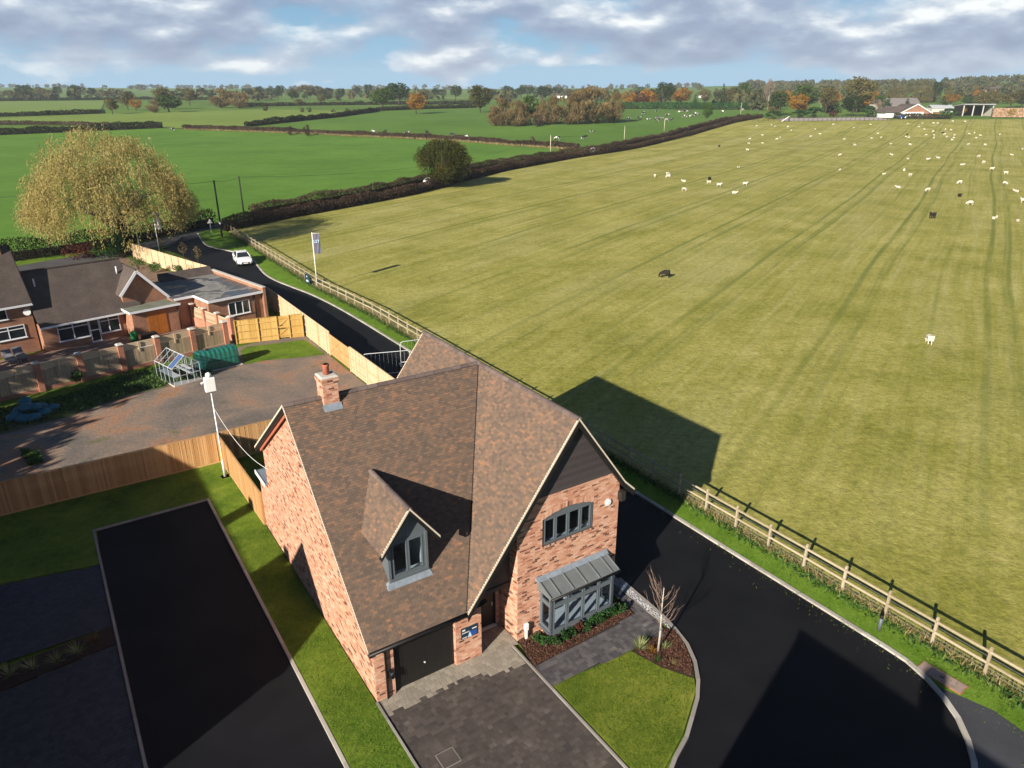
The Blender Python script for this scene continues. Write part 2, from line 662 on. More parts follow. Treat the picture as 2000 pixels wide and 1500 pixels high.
def weedy_mat():
    m, t, b, _ = new_mat('weedy_ground')
    p = world_pos(t)
    n1_ = noise_n(t, p, 0.8, 5, 0.7)
    n2_ = noise_n(t, p, 8, 4, 0.75)
    c = ramp_n(t, n1_, [(0.38, (0.13, 0.105, 0.085)), (0.50, (0.085, 0.095, 0.035)), (0.65, (0.07, 0.115, 0.025))])
    c = mix_c(t, 1.0, c, ramp_n(t, n2_, [(0.3, 0.6), (0.7, 1.4)]), 'MULTIPLY')
    t.links.new(c, b.inputs['Base Color'])
    b.inputs['Roughness'].default_value = 0.95
    bump(t, b, n2_, 0.9, 0.06)
    return m


M['weedy'] = weedy_mat()
M['patio'] = plain('patio_slab', (0.22, 0.15, 0.12), 0.9, 0.3, 0.8)
M['white'] = plain('white_paint', (0.78, 0.77, 0.74), 0.5, 0.04, 4)
M['brick'] = pieces('red_brick', [(0, (0.60, 0.40, 0.30)), (0.15, (0.55, 0.325, 0.228)), (0.35, (0.52, 0.285, 0.190)), (0.60, (0.48, 0.240, 0.152)), (0.80, (0.42, 0.19, 0.118)), (0.86, (0.30, 0.125, 0.078)), (0.90, (0.13, 0.066, 0.050)), (1.0, (0.075, 0.045, 0.038))], 0.85, (0.10, 0.6), 0.16, 22, 0.35)
M['mortar'] = plain('mortar', (0.55, 0.42, 0.33), 0.95, 0.12, 8)
M['tile'] = pieces('plain_tile', [(0, (0.092, 0.070, 0.058)), (0.35, (0.126, 0.090, 0.068)), (0.66, (0.158, 0.106, 0.076)), (0.82, (0.195, 0.118, 0.078)), (0.93, (0.25, 0.130, 0.076)), (1.0, (0.30, 0.155, 0.09))], 0.8, (0.30, 1.1), 0.10, 40, 0.3)
M['underlay'] = plain('roof_underlay', (0.05, 0.035, 0.03), 0.9, 0.1, 4)
M['ridge'] = pieces('ridge_tile', [(0, (0.10, 0.075, 0.07)), (1, (0.165, 0.125, 0.11))], 0.75, None, 0.15, 20)
M['verge_mortar'] = plain('verge_mortar', (0.55, 0.47, 0.37), 0.95, 0.15, 12)
M['black'] = plain('black_trim', (0.012, 0.011, 0.011), 0.5, 0.2, 6)
M['cladding'] = pieces('dark_cladding', [(0, (0.040, 0.033, 0.034)), (1, (0.058, 0.048, 0.048))], 0.6, None, 0.15, 12)
M['door_black'] = plain('black_door', (0.016, 0.015, 0.014), 0.4, 0.25, 8)
M['frame'] = plain('grey_frame', (0.098, 0.115, 0.128), 0.45, 0.05, 4)
M['lead'] = plain('lead', (0.19, 0.22, 0.255), 0.5, 0.2, 5)
M['leadgrey'] = plain('grey_roof_sheet', (0.125, 0.14, 0.145), 0.5, 0.12, 2)
M['glass'] = glass_mat('glass')
M['interior'] = plain('interior_wall', (0.62, 0.61, 0.58), 0.8, 0.03, 2)
M['interiordark'] = plain('interior_floor', (0.34, 0.30, 0.25), 0.7, 0.2, 2)
M['sofa'] = plain('sofa_fabric', (0.55, 0.56, 0.56), 0.9, 0.1, 6)
M['wallhang'] = plain('olive_curtain', (0.33, 0.30, 0.19), 0.9, 0.1, 6)
M['terracotta'] = plain('terracotta', (0.36, 0.115, 0.065), 0.8, 0.2, 10)
M['concrete'] = plain('concrete', (0.46, 0.43, 0.39), 0.9, 0.12, 6, 0, 0.2)
M['metal'] = plain('galvanised_metal', (0.60, 0.62, 0.63), 0.45, 0.06, 6, 0.15)
M['navy'] = plain('navy_board', (0.015, 0.035, 0.060), 0.35, 0.1, 3)
M['blueprint'] = plain('blue_print', (0.020, 0.075, 0.28), 0.4, 0.1, 3)
M['skyprint'] = plain('pale_blue_print', (0.50, 0.70, 0.85), 0.4, 0.05, 3)
M['wood_new'] = pieces('new_fence_wood', [(0, (0.36, 0.19, 0.075)), (0.5, (0.46, 0.26, 0.11)), (1, (0.56, 0.34, 0.16))], 0.8, (0.2, 0.5), 0.14, 14)
M['wood_yellow'] = pieces('yellow_fence_wood', [(0, (0.40, 0.235, 0.06)), (0.5, (0.49, 0.31, 0.095)), (1, (0.57, 0.37, 0.13))], 0.8, (0.2, 0.5), 0.12, 14)
M['wood_pale'] = pieces('pale_fence_wood', [(0, (0.48, 0.35, 0.21)), (0.5, (0.56, 0.42, 0.27)), (1, (0.64, 0.50, 0.34))], 0.8, (0.2, 0.5), 0.12, 14)
M['wood_rail'] = pieces('rail_wood', [(0, (0.27, 0.215, 0.14)), (0.5, (0.34, 0.28, 0.195)), (1, (0.40, 0.335, 0.245))], 0.85, (0.2, 0.5), 0.2, 14)
M['wood_grey'] = pieces('weathered_wood', [(0, (0.26, 0.19, 0.12)), (0.5, (0.36, 0.275, 0.18)), (1, (0.44, 0.35, 0.24))], 0.85, (0.2, 0.5), 0.2, 14)
M['pole_black'] = plain('tarred_pole', (0.022, 0.018, 0.016), 0.8, 0.3, 6)
M['pole_pale'] = plain('pale_pole', (0.45, 0.40, 0.31), 0.8, 0.2, 6)
M['wire'] = plain('wire', (0.03, 0.03, 0.03), 0.6, 0.1, 3)


# ------------------------------------------------------------------ flat ground pieces
def clip_band(poly, y0, y1):
    def half(pts, keep, yv):
        out = []
        for i in range(len(pts)):
            a, b = pts[i], pts[(i + 1) % len(pts)]
            ka, kb = keep(a[1]), keep(b[1])
            if ka:
                out.append(a)
            if ka != kb:
                s = (yv - a[1]) / (b[1] - a[1])
                out.append((a[0] + (b[0] - a[0]) * s, yv))
        return out
    p = half(poly, lambda y: y >= y0, y0)
    return half(p, lambda y: y <= y1, y1) if len(p) > 2 else []


def tess(poly):
    from mathutils.geometry import tessellate_polygon
    return tessellate_polygon([[Vector((p[0], p[1], 0)) for p in poly]])


def sheet(name, poly, dz, m, parent=None, skirt=0.0, kind='structure'):
    """polygon (x, y) laid on the terrain dz above it; bands follow the slope"""
    poly = [(p[0], p[1]) for p in poly]
    mb = MB()
    for y0, y1 in zip(TY[:-1], TY[1:]):
        q = clip_band(poly, y0, y1)
        if len(q) < 3:
            continue
        for tri in tess(q):
            pts = [Vector((q[i][0], q[i][1], T(q[i][1]) + dz)) for i in tri]
            if (pts[1] - pts[0]).cross(pts[2] - pts[0]).z < 0:
                pts.reverse()
            mb.face(pts)
    if skirt:
        for i in range(len(poly)):
            a, b = poly[i], poly[(i + 1) % len(poly)]
            mb.face([(a[0], a[1], T(a[1]) + dz), (b[0], b[1], T(b[1]) + dz), (b[0], b[1], T(b[1]) + dz - skirt), (a[0], a[1], T(a[1]) + dz - skirt)])
    return mb.build(name, m, parent, kind)


def gp(*px):
    return [tuple(G(*q)[:2]) for q in px]


def wp(*ab):
    return [tuple(W(a, b)[:2]) for a, b in ab]


def smooth_line(pts, step):
    """Catmull-Rom through the points, resampled at about step metres"""
    P = [Vector((p[0], p[1], 0)) for p in pts]
    P = [P[0] * 2 - P[1]] + P + [P[-1] * 2 - P[-2]]
    out = []
    for i in range(1, len(P) - 2):
        n = max(1, int((P[i + 1] - P[i]).length / step * 2))
        for k in range(n):
            t = k / n
            a, b, c, d = P[i - 1], P[i], P[i + 1], P[i + 2]
            out.append(0.5 * ((2 * b) + (c - a) * t + (2 * a - 5 * b + 4 * c - d) * t * t + (3 * b - a - 3 * c + d) * t ** 3))
    out.append(P[-2])
    return resample(out, step)


def resample(P, step):
    P = [Vector((p[0], p[1], 0)) for p in P]
    L = [0]
    for a, b in zip(P[:-1], P[1:]):
        L.append(L[-1] + (b - a).length)
    n = max(1, round(L[-1] / step))
    out, j = [], 0
    for k in range(n + 1):
        s = L[-1] * k / n
        while j < len(P) - 2 and L[j + 1] < s:
            j += 1
        f = (s - L[j]) / max(1e-9, L[j + 1] - L[j])
        out.append(P[j].lerp(P[j + 1], min(1, f)))
    return out


def offset_line(P, d):
    out = []
    for i, p in enumerate(P):
        t = (P[min(i + 1, len(P) - 1)] - P[max(i - 1, 0)]).normalized()
        out.append(Vector((p.x + t.y * d, p.y - t.x * d, 0)))
    return out


# base terrain with the wooded rise on the horizon
SKYLINE = [(-2600, 168), (-600, 168), (0, 169), (250, 170), (600, 172), (1000, 172), (1250, 170), (1400, 163), (1520, 160), (1650, 160), (1800, 153), (2000, 149), (2400, 150), (4600, 158)]


def hill_top(px):
    return float(np.interp(px, [s[0] for s in SKYLINE], [s[1] for s in SKYLINE]))


def hill_drop(px):
    return float(np.interp(px, [1250, 1500, 2000], [2.5, 7.5, 10.0]))


def hill_dist(px):
    return float(np.interp(px, [0, 1200, 1500, 2000], [2700, 2500, 1500, 1300]))


def hill_z(x, y):
    """height of terrain incl. the far rise"""
    if y < 600:
        return T(y)
    px = 1000 + FPX * x / y * math.cos(PITCH)
    D = hill_dist(px)
    top = CAMH + (HORY - hill_top(px) - hill_drop(px)) / FPX * D
    s = min(1.0, max(0.0, (y / D - 0.42) / 0.58))
    s = s * s * (3 - 2 * s)
    return T(y) * (1 - s) + max(top, T(y)) * s


_ys = [-300, -100, 0, 100, 220, 340, 400, 460, 520, 600, 680, 760, 830, 900, 980, 1060, 1140, 1220, 1300, 1400, 1500, 1650, 1800, 2000, 2200, 2450, 2700, 3200, 4200]
_mb = MB()
_nx = 60
for iy, y in enumerate(_ys):
    half = 900 + max(0, y) * 1.5
    for ix in range(_nx + 1):
        x = -half + 2 * half * ix / _nx
        _mb.v.append((x, y, hill_z(x, y) - 0.25))
for iy in range(len(_ys) - 1):
    for ix in range(_nx):
        a = iy * (_nx + 1) + ix
        _mb.f.append((a, a + 1, a + _nx + 2, a + _nx + 1))
        _mb.pv.append(0)
        _mb.sm.append(True)
_mb.build('terrain', M['pasture'], None, 'structure')

# --- lines that the plot is built on
KERB_OUT = gp((386, 456), (393, 468), (403, 479), (420, 485), (450, 491), (478, 499), (494, 508), (503, 519), (518, 536), (540, 549), (570, 561), (620, 581)) + wp((17.0, 43), (17.05, 20), (17.1, 0), (17.15, -8.6)) + gp((1800, 1317), (1833, 1351), (1860, 1386), (1881, 1422), (1896, 1464), (1905, 1510), (1905, 1580))
KERB_OUT_S = smooth_line(KERB_OUT, 0.9)
FENCE_PX = [(453, 457), (470, 467), (500, 486), (560, 524), (620, 562), (720, 612), (820, 662), (1343, 986), (1403, 1017), (1463, 1050), (1600, 1137), (1774, 1231), (1983, 1354)]
FENCE_L = gp(*FENCE_PX)
FENCE_A = sum(Lc((x, y, 0))[0] for x, y in FENCE_L[6:]) / len(FENCE_L[6:])
print('field fence a =', round(FENCE_A, 2), [round(Lc((x, y, 0))[0], 2) for x, y in FENCE_L])
FENCE_L = FENCE_L[:5] + wp((FENCE_A, 44), (FENCE_A, -26))
HEDGE_F = gp((447, 452), (560, 428), (700, 402), (820, 378), (930, 349), (1000, 332), (1120, 310), (1240, 291), (1360, 262), (1490, 230))   # field-side foot of the lane hedge

sheep_poly = FENCE_L + wp((FENCE_A, -60)) + [(420, -40), (520, 440)] + gp((1990, 233), (1700, 233.5)) + HEDGE_F[::-1]
sheet('sheep_field', sheep_poly, 0.05, M['sheepfield'], skirt=0.3)
_c = min(range(len(KERB_OUT_S)), key=lambda i: (KERB_OUT_S[i] - Vector((*gp((1826, 1344))[0], 0))).length)
verge_poly = [tuple(p[:2]) for p in KERB_OUT_S[:_c + 1]] + gp((1850, 1352), (1880, 1364), (1940, 1390), (2010, 1440), (2060, 1500)) + wp((FENCE_A, -16)) + [p for p in FENCE_L[-2::-1]] + gp((430, 447), (410, 448))
sheet('grass_verge', verge_poly, 0.05, M['verge'], skirt=0.05)
sheet('footway', gp((1822, 1341)) + gp((1850, 1352), (1880, 1364), (1940, 1390), (2010, 1440), (2060, 1500), (2060, 1600), (1910, 1600), (1903, 1500), (1896, 1464), (1881, 1422), (1860, 1386), (1838, 1353)), 0.056, M['footway'], skirt=0.06)

INNER = wp((11.5, 46), (11.5, 0.6), (11.35, -2.4), (11.05, -3.75), (10.47, -4.84), (9.65, -5.75), (7.84, -6.9), (6.4, -7.5), (5.5, -8.3))
road_left = gp((532, 588), (512, 570), (460, 548), (420, 530), (404, 522), (380, 512), (350, 497), (318, 486))
tar_poly = [tuple(p[:2]) for p in offset_line(KERB_OUT_S, -0.06)] + wp((14, -24), (-12, -24), (-12, -9.5), (-7, -9.5), (-7.0, 17.2), (-1.9, 17.2), (-1.9, -9.2), (5.5, -9.2)) + INNER[::-1] + road_left
sheet('access_road', tar_poly, 0.0, M['tarmac'])
# main road past the plot and the lane between its hedges
lane_c = smooth_line(gp((-700, 640), (-300, 570), (0, 533), (90, 517), (250, 489), (340, 468), (405, 449)) + [(p.x, p.y) for p in offset_line([Vector((*q, 0)) for q in HEDGE_F], -4.2)[1:]], 4.0)
lane_poly = [(p.x, p.y) for p in offset_line(lane_c, -2.3)] + [(p.x, p.y) for p in offset_line(lane_c, 2.3)][::-1]
sheet('old_road', lane_poly, 0.012, M['oldroad'])
sheet('site_ground', [(-120, -20), (60, -20), (60, 10), (10, 45), (-30, 120), (-120, 90)], -0.03, M['lawn'])
# fields to the left
sheet('lush_field', gp((-900, 700), (-300, 552), (0, 512), (180, 487), (330, 460), (402, 441)) + [(p.x, p.y) for p in offset_line([Vector((*q, 0)) for q in HEDGE_F[:8]], -7.5)[1:]] + gp((1130, 288), (720, 262), (370, 253), (310, 250), (0, 264), (-900, 290)), 0.03, M['lush'])
sheet('middle_pasture', gp((-300, 246), (0, 243), (215, 246), (310, 250), (360, 251), (480, 246), (740, 217), (520, 214), (205, 222), (0, 230), (-300, 234)), 0.04, M['midgreen'])
sheet('cow_pasture', gp((480, 256), (620, 261), (760, 268), (900, 275), (1000, 283), (1120, 291), (1240, 276), (1360, 250), (1480, 222), (1480, 216), (1215, 213), (935, 213), (760, 217), (560, 241)), 0.035, M['lush2'])
sheet('pale_field', gp((-500, 222), (0, 224), (195, 221), (205, 197), (0, 198), (-500, 198)), 0.05, M['palefield'])
sheet('stubble_field', gp((485, 189), (580, 187.5), (700, 186), (700, 183.6), (560, 184.2), (485, 185.2)), 0.05, M['stubble'])
sheet('far_pale_field', gp((640, 195), (940, 193.5), (940, 188), (660, 190)), 0.05, M['palefield'])
sheet('verge_strip', gp((-700, 655), (-300, 583), (0, 543), (100, 524), (235, 499), (262, 490), (150, 530), (50, 560), (-400, 700)), 0.0, M['verge'])


# ------------------------------------------------------------------ pieces laid in courses
def spans(poly, v):
    """intervals of u where the polygon (u, v) covers the line v"""
    xs = []
    for i in range(len(poly)):
        (u0, v0), (u1, v1) = poly[i], poly[(i + 1) % len(poly)]
        if (v0 <= v) != (v1 <= v):
            xs.append(u0 + (u1 - u0) * (v - v0) / (v1 - v0))
    xs.sort()
    return list(zip(xs[::2], xs[1::2]))


def cut(iv, holes):
    out = [iv]
    for h0, h1 in holes:
        nx = []
        for a, b in out:
            if h1 <= a or h0 >= b:
                nx.append((a, b))
            else:
                if h0 > a:
                    nx.append((a, h0))
                if h1 < b:
                    nx.append((h1, b))
        out = nx
    return out


def courses(poly, gauge, width, holes=(), bond=0.5, jitter=None, v0=None):
    """(u0, u1, v0, v1, full) for every piece; holes are polygons too"""
    lo = min(p[1] for p in poly) if v0 is None else v0
    hi = max(p[1] for p in poly)
    ulo = min(p[0] for p in poly)
    k = 0
    v = lo
    while v < hi - 1e-6:
        vm = v + gauge / 2
        hs = [s for h in holes for s in spans(h, vm)]
        for iv in spans(poly, vm):
            for a, b in cut(iv, hs):
                if jitter:
                    u = a
                    while u < b - 0.01:
                        w = random.choice(jitter)
                        e = min(b, u + w)
                        if b - e < 0.06:
                            e = b
                        yield (u, e, v, v + gauge, False)
                        u = e
                else:
                    off = (k % 2) * bond * width
                    n0 = math.floor((a - ulo - off) / width)
                    u = ulo + off + n0 * width
                    while u < b - 0.004:
                        s, e = max(a, u), min(b, u + width)
                        if e - s > 0.012:
                            yield (s, e, v, v + gauge, e - s > width - 0.002)
                        u += width
        v += gauge
        k += 1


class Pieces:
    """pieces of one kind on one thing: the nearest 300 as objects, the rest joined"""

    def __init__(self, name, m, parent, w, h, maker, to_world, limit=300, stuff_parent=None):
        self.__dict__.update(locals())
        self.items = []

    def add(self, o, ex, ey, en, u0, u1, v0, v1, full):
        self.items.append((o, ex, ey, en, u0, u1, v0, v1, full))

    def finish(self):
        cw = Vector((0, 0, CAMH))

        def key(i):
            o, ex, ey, en, u0, u1, v0, v1, full = i
            return (self.to_world(o + ex * ((u0 + u1) / 2) + ey * ((v0 + v1) / 2)) - cw).length
        full = sorted([i for i in self.items if i[8]], key=key)
        single = set(id(i) for i in full[:self.limit])
        mb = MB()
        me = None
        for i in self.items:
            o, ex, ey, en, u0, u1, v0, v1, fl = i
            if id(i) in single:
                if me is None:
                    s = MB()
                    self.maker(s, Vector((0, 0, 0)), Vector((1, 0, 0)), Vector((0, 1, 0)), Vector((0, 0, 1)), 0, u1 - u0, 0, v1 - v0, 0.0)
                    me = s.mesh(self.name)
                    me.materials.append(self.m)
                ob = link(bpy.data.objects.new(self.name, me))
                ob.parent = self.parent
                mat = Matrix((ex, ey, en)).transposed().to_4x4()
                mat.translation = o + ex * u0 + ey * v0
                ob.matrix_local = mat
            else:
                self.maker(mb, o, ex, ey, en, u0, u1, v0, v1, random.random())
        if mb.f:
            mb.build(self.name, self.m, self.parent, 'stuff')


def brick_maker(mb, o, ex, ey, en, u0, u1, v0, v1, pv):
    j, t = 0.005, 0.007
    p = [o + ex * a + ey * b for a, b in ((u0 + j, v0 + j), (u1 - j, v0 + j), (u1 - j, v1 - j), (u0 + j, v1 - j))]
    q = [x + en * t for x in p]
    mb.hexa(p + q, pv, skip=(0,))


def tile_maker(mb, o, ex, ey, en, u0, u1, v0, v1, pv):
    j = 0.0025
    lift, thin = 0.030, 0.008
    p = [o + ex * a + ey * b for a, b in ((u0 + j, v0 - 0.012), (u1 - j, v0 - 0.012), (u1 - j, v1 + 0.01), (u0 + j, v1 + 0.01))]
    q = [p[0] + en * lift, p[1] + en * lift, p[2] + en * thin, p[3] + en * thin]
    mb.hexa(p + q, pv, skip=(0, 4))


def block_maker(mb, o, ex, ey, en, u0, u1, v0, v1, pv):
    j, c, t = 0.004, 0.010, 0.012
    a = [o + ex * x + ey * y for x, y in ((u0 + j, v0 + j), (u1 - j, v0 + j), (u1 - j, v1 - j), (u0 + j, v1 - j))]
    b = [o + ex * x + ey * y + en * t for x, y in ((u0 + c, v0 + c), (u1 - c, v0 + c), (u1 - c, v1 - c), (u0 + c, v1 - c))]
    mb.hexa(a + b, pv, skip=(0,))


def paving(name, poly_ab, z, m, gauge=0.165, sizes=(0.11, 0.165, 0.165, 0.22, 0.25), limit=300, chooser=None, m2=None):
    """block paving on a polygon in plot coordinates; a structure with block children"""
    base = sheet(name, wp(*poly_ab), z, M['joint'])
    P1 = Pieces('paving_block', m, base, 0, 0, block_maker, lambda p: p, limit)
    P2 = Pieces('paving_block', m2 or m, base, 0, 0, block_maker, lambda p: p, 0)
    o = W(0, 0, z + 0.001)
    for u0, u1, v0, v1, f in courses(poly_ab, gauge, 0.165, jitter=sizes):
        tgt = P2 if chooser and chooser((u0 + u1) / 2, (v0 + v1) / 2) else P1
        tgt.add(o, HX, HY_, Vector((0, 0, 1)), u0, u1, v0, v1, abs(u1 - u0 - 0.165) < 0.001)
    P1.finish()
    P2.finish()
    return base


def dryside(a, b):
    return b > -0.72 - 0.55 * min(1, max(0, (a - 3.2) / 1.2)) + random.uniform(-0.09, 0.09)


paving('driveway', [(0.02, -8.9), (5.32, -8.9), (5.32, -0.28), (5.66, -0.28), (5.66, 1.6), (4.2, 1.6), (4.2, 0.02), (3.1, 0.02), (3.1, 0.12), (0.75, 0.12), (0.75, -0.02), (0.02, -0.02)], 0.02, M['block'], chooser=dryside, m2=M['blocklight'])
paving('garden_path', [(5.45, -2.72), (9.2, -2.95), (9.75, -2.62), (10.55, -3.1), (10.98, -2.5), (11.1, 0.6), (11.1, 12.0), (10.6, 12.0), (10.55, -0.3), (10.55, -1.5), (5.45, -1.68)], 0.045, M['blockpath'])
paving('neighbour_driveway', [(-11.5, 9.3), (-7.15, 9.3), (-7.15, 14.0), (-11.5, 14.9)], 0.03, M['blockblue'], limit=150)
paving('neighbour_parking', [(-13.5, 0.9), (-7.15, 0.9), (-7.15, 8.05), (-13.5, 7.3)], 0.03, M['blockblue'], limit=150)
sheet('planting_bed', wp((5.45, -1.66), (10.5, -1.48), (10.5, -0.3), (5.7, -0.28)), 0.06, M['soil'], skirt=0.06)
sheet('tree_bed', wp((9.0, -3.02), (9.75, -2.68), (10.5, -3.14), (10.85, -2.75), (11.2, -3.0), (10.95, -3.75), (10.4, -4.75), (9.95, -5.2), (9.35, -4.2)), 0.06, M['soil'], skirt=0.06)
sheet('front_lawn', wp((5.5, -2.78), (8.95, -3.0), (9.3, -4.2), (9.9, -5.25), (9.55, -5.68), (7.78, -6.78), (6.35, -7.4), (5.5, -8.1)), 0.06, M['lawn2'], skirt=0.06)
sheet('side_lawn', wp((-1.82, 17.3), (-6.95, 17.3), (-7.05, 14.05), (-11.5, 15.0), (-11.5, 22.0), (0.0, 22.0), (0.0, 14.0), (-0.05, 13), (-0.05, -0.1), (-0.05, -9), (-1.82, -9)), 0.06, M['lawn'], skirt=0.06)
sheet('neighbour_bed', wp((-13.5, 7.35), (-7.15, 8.1), (-7.15, 9.25), (-13.5, 8.7)), 0.055, M['soil'], skirt=0.05)
sheet('neighbour_front_lawn', wp((-13.5, -2), (-7.15, -2), (-7.15, 0.85), (-13.5, 0.85)), 0.05, M['lawn'], skirt=0.05)
sheet('gravel_base', wp((11.1, 12), (11.42, 12), (11.42, 0.6), (11.28, -2.4), (11.0, -3.0), (11.02, -2.5), (11.12, 0.6)), 0.05, M['joint'])
sheet('yard_ground', wp((-20, 21.3), (-12.5, 21.3), (0.2, 21.25), (3.2, 21.4), (11.2, 21.6), (11.3, 42.5), (6.2, 41.5), (-9, 33.5), (-20, 31)), 0.0, M['yard'])
sheet('yard_lawn', gp((470, 686), (480, 678), (595, 664), (636, 692), (590, 698), (520, 704), (478, 712)), 0.02, M['lawn'])
sheet('garden_soil', gp((228, 497), (262, 508), (412, 557), (385, 572), (330, 566), (285, 548), (240, 520)), 0.004, M['soilbrown'])
sheet('patio', [tuple(WB(c, d)[:2]) for c, d in ((-10, -8.9), (11.2, -8.9), (11.2, 0.5), (-10, 0.5))], 0.01, M['patio'])
sheet('yard_weeds', gp((-200, 860), (0, 805), (120, 780), (240, 738), (310, 720), (390, 712), (420, 735), (330, 755), (250, 775), (130, 815), (0, 850), (-200, 900)), 0.012, M['weedy'])


def kerb(name, line, w, top, m, piece='kerb_stone', step=0.9, gap=0.006, z0=-0.1, limit=400):
    P = resample(line, step)
    root = None
    mb = MB()
    L, Rr = offset_line(P, -w / 2), offset_line(P, w / 2)
    base = MB()
    for i in range(len(P) - 1):
        base.hexa([(*L[i][:2], z0), (*Rr[i][:2], z0), (*Rr[i + 1][:2], z0), (*L[i + 1][:2], z0), (*L[i].lerp(Rr[i], .1)[:2], top - .02), (*L[i].lerp(Rr[i], .9)[:2], top - .02), (*L[i + 1].lerp(Rr[i + 1], .9)[:2], top - .02), (*L[i + 1].lerp(Rr[i + 1], .1)[:2], top - .02)])
    root = base.build(name, M['joint'], None, 'structure')
    for i in range(len(P) - 1):
        t = (P[i + 1] - P[i]).normalized() * gap / 2
        c = [L[i] + t, Rr[i] + t, Rr[i + 1] - t, L[i + 1] - t]
        ins = [L[i].lerp(Rr[i], .06) + t, L[i].lerp(Rr[i], .94) + t, L[i + 1].lerp(Rr[i + 1], .94) - t, L[i + 1].lerp(Rr[i + 1], .06) - t]
        zz = top + random.uniform(-.003, .003)
        s = MB()
        s.hexa([(q.x, q.y, z0 - 0.01) for q in c] + [(q.x, q.y, zz) for q in ins])
        s.build(piece, m, root)
    return root


kerb('kerb', [(p.x, p.y) for p in KERB_OUT_S], 0.19, 0.085, M['kerb'])
kerb('plot_edging', INNER[1:], 0.15, 0.075, M['edging'])
kerb('path_edging', wp((11.1, 11.9), (11.1, 0.6), (11.0, -2.5)), 0.06, 0.07, M['edging'])
kerb('drive_edging', wp((5.39, -0.32), (5.39, -8.9)), 0.09, 0.075, M['edging'])
kerb('drive_edging', wp((-0.03, -0.05), (-0.03, -8.9)), 0.09, 0.075, M['edging'])
kerb('tarmac_edging', wp((-1.85, -9), (-1.85, 17.32)), 0.13, 0.075, M['kerb'])
kerb('tarmac_edging', wp((-1.92, 17.25), (-7.13, 17.25)), 0.13, 0.072, M['edging'])
kerb('tarmac_edging', wp((-7.07, 17.18), (-7.07, -6)), 0.11, 0.075, M['edging'])

# ------------------------------------------------------------------ the new brick house
V = Vector
house = thing('brick_house', 'new red brick house with steep brown tiled roofs, dormer and dark clad front gable', 'house', HO, HA)
HM = Matrix.Translation(HO) @ Matrix.Rotation(HA, 4, 'Z')
BR = Pieces('brick', M['brick'], house, 0, 0, brick_maker, lambda p: HM @ p)
TL = Pieces('roof_tile', M['tile'], house, 0, 0, tile_maker, lambda p: HM @ p)
WALLN = [0]


def brick_face(o, ex, ey, en, poly, holes=(), bricks=True, name='wall', parent=house, pieces_=None, mort=None):
    """mortar backing in course strips, bricks laid proud of it"""
    mb = MB()
    o, ex, ey, en = V(o), V(ex), V(ey), V(en)
    g = 0.075
    lo, hi = min(p[1] for p in poly), max(p[1] for p in poly)
    v = lo
    while v < hi - 1e-6:
        e = min(hi, v + g)
        hs = [s for h in holes for s in spans(h, v + g / 2)]
        for iv in spans(poly, min(v + g / 2, hi - 1e-4)):
            for a, b in cut(iv, hs):
                mb.face([o + ex * a + ey * v, o + ex * b + ey * v, o + ex * b + ey * e, o + ex * a + ey * e])
        v += g
    mb.build(name, mort or M['mortar'], parent)
    if bricks:
        for u0, u1, v0, v1, f in courses(poly, g, 0.225, holes):
            (pieces_ or BR).add(o, ex, ey, en, u0, u1, v0, v1, f)


ZR = 8.85
KF = 0.938
KW = 1.36
TH = math.atan(KW)
X, Y_, Z_ = V((1, 0, 0)), V((0, 1, 0)), V((0, 0, 1))
NX, NY = V((-1, 0, 0)), V((0, -1, 0))

# walls.  u runs left to right as seen from outside
brick_face((0, 0, 0), NY, Z_, NX, [(-11.75, 0), (0, 0), (0, 2.60), (-6.47, 8.66), (-11.75, 4.86)])
brick_face((0, 0, 0), NY, Z_, NX, [(-13.2, 0), (-11.752, 0), (-11.752, 2.92), (-13.2, 2.92)])
brick_face((0, 0, 0), X, Z_, NY, [(0, 0), (4.21, 0), (4.21, 2.5), (0, 2.5)], [[(0.72, -1), (3.12, -1), (3.12, 2.13), (0.72, 2.13)]])
brick_face((3.12, 0, 0), NY, Z_, NX, [(-0.2, 0), (0, 0), (0, 2.13), (-0.2, 2.13)])
brick_face((0.72, 0, 0), Y_, Z_, X, [(0, 0), (0.2, 0), (0.2, 2.13), (0, 2.13)])
brick_face((4.21, 0, 0), Y_, Z_, X, [(0, 0), (1.12, 0), (1.12, 2.5), (0, 2.5)])
brick_face((5.69, 0, 0), NY, Z_, NX, [(-1.12, 0), (0.15, 0), (0.15, 5.35), (-1.12, 5.35)])
brick_face((0, 1.12, 0), X, Z_, NY, [(4.21, 0), (5.69, 0), (5.69, 2.45), (4.21, 2.45)], [[(4.55, -1), (5.52, -1), (5.52, 2.1), (4.55, 2.1)]])


def arch(u0, u1, z0, zs, rise, n=12):
    c = (u0 + u1) / 2
    h = (u1 - u0) / 2
    r = (h * h + rise * rise) / (2 * rise)
    pts = [(u0, z0), (u1, z0)]
    for k in range(n + 1):
        x = u1 - (u1 - u0) * k / n
        pts.append((x, zs + math.sqrt(r * r - (x - c) ** 2) - (r - rise)))
    return pts


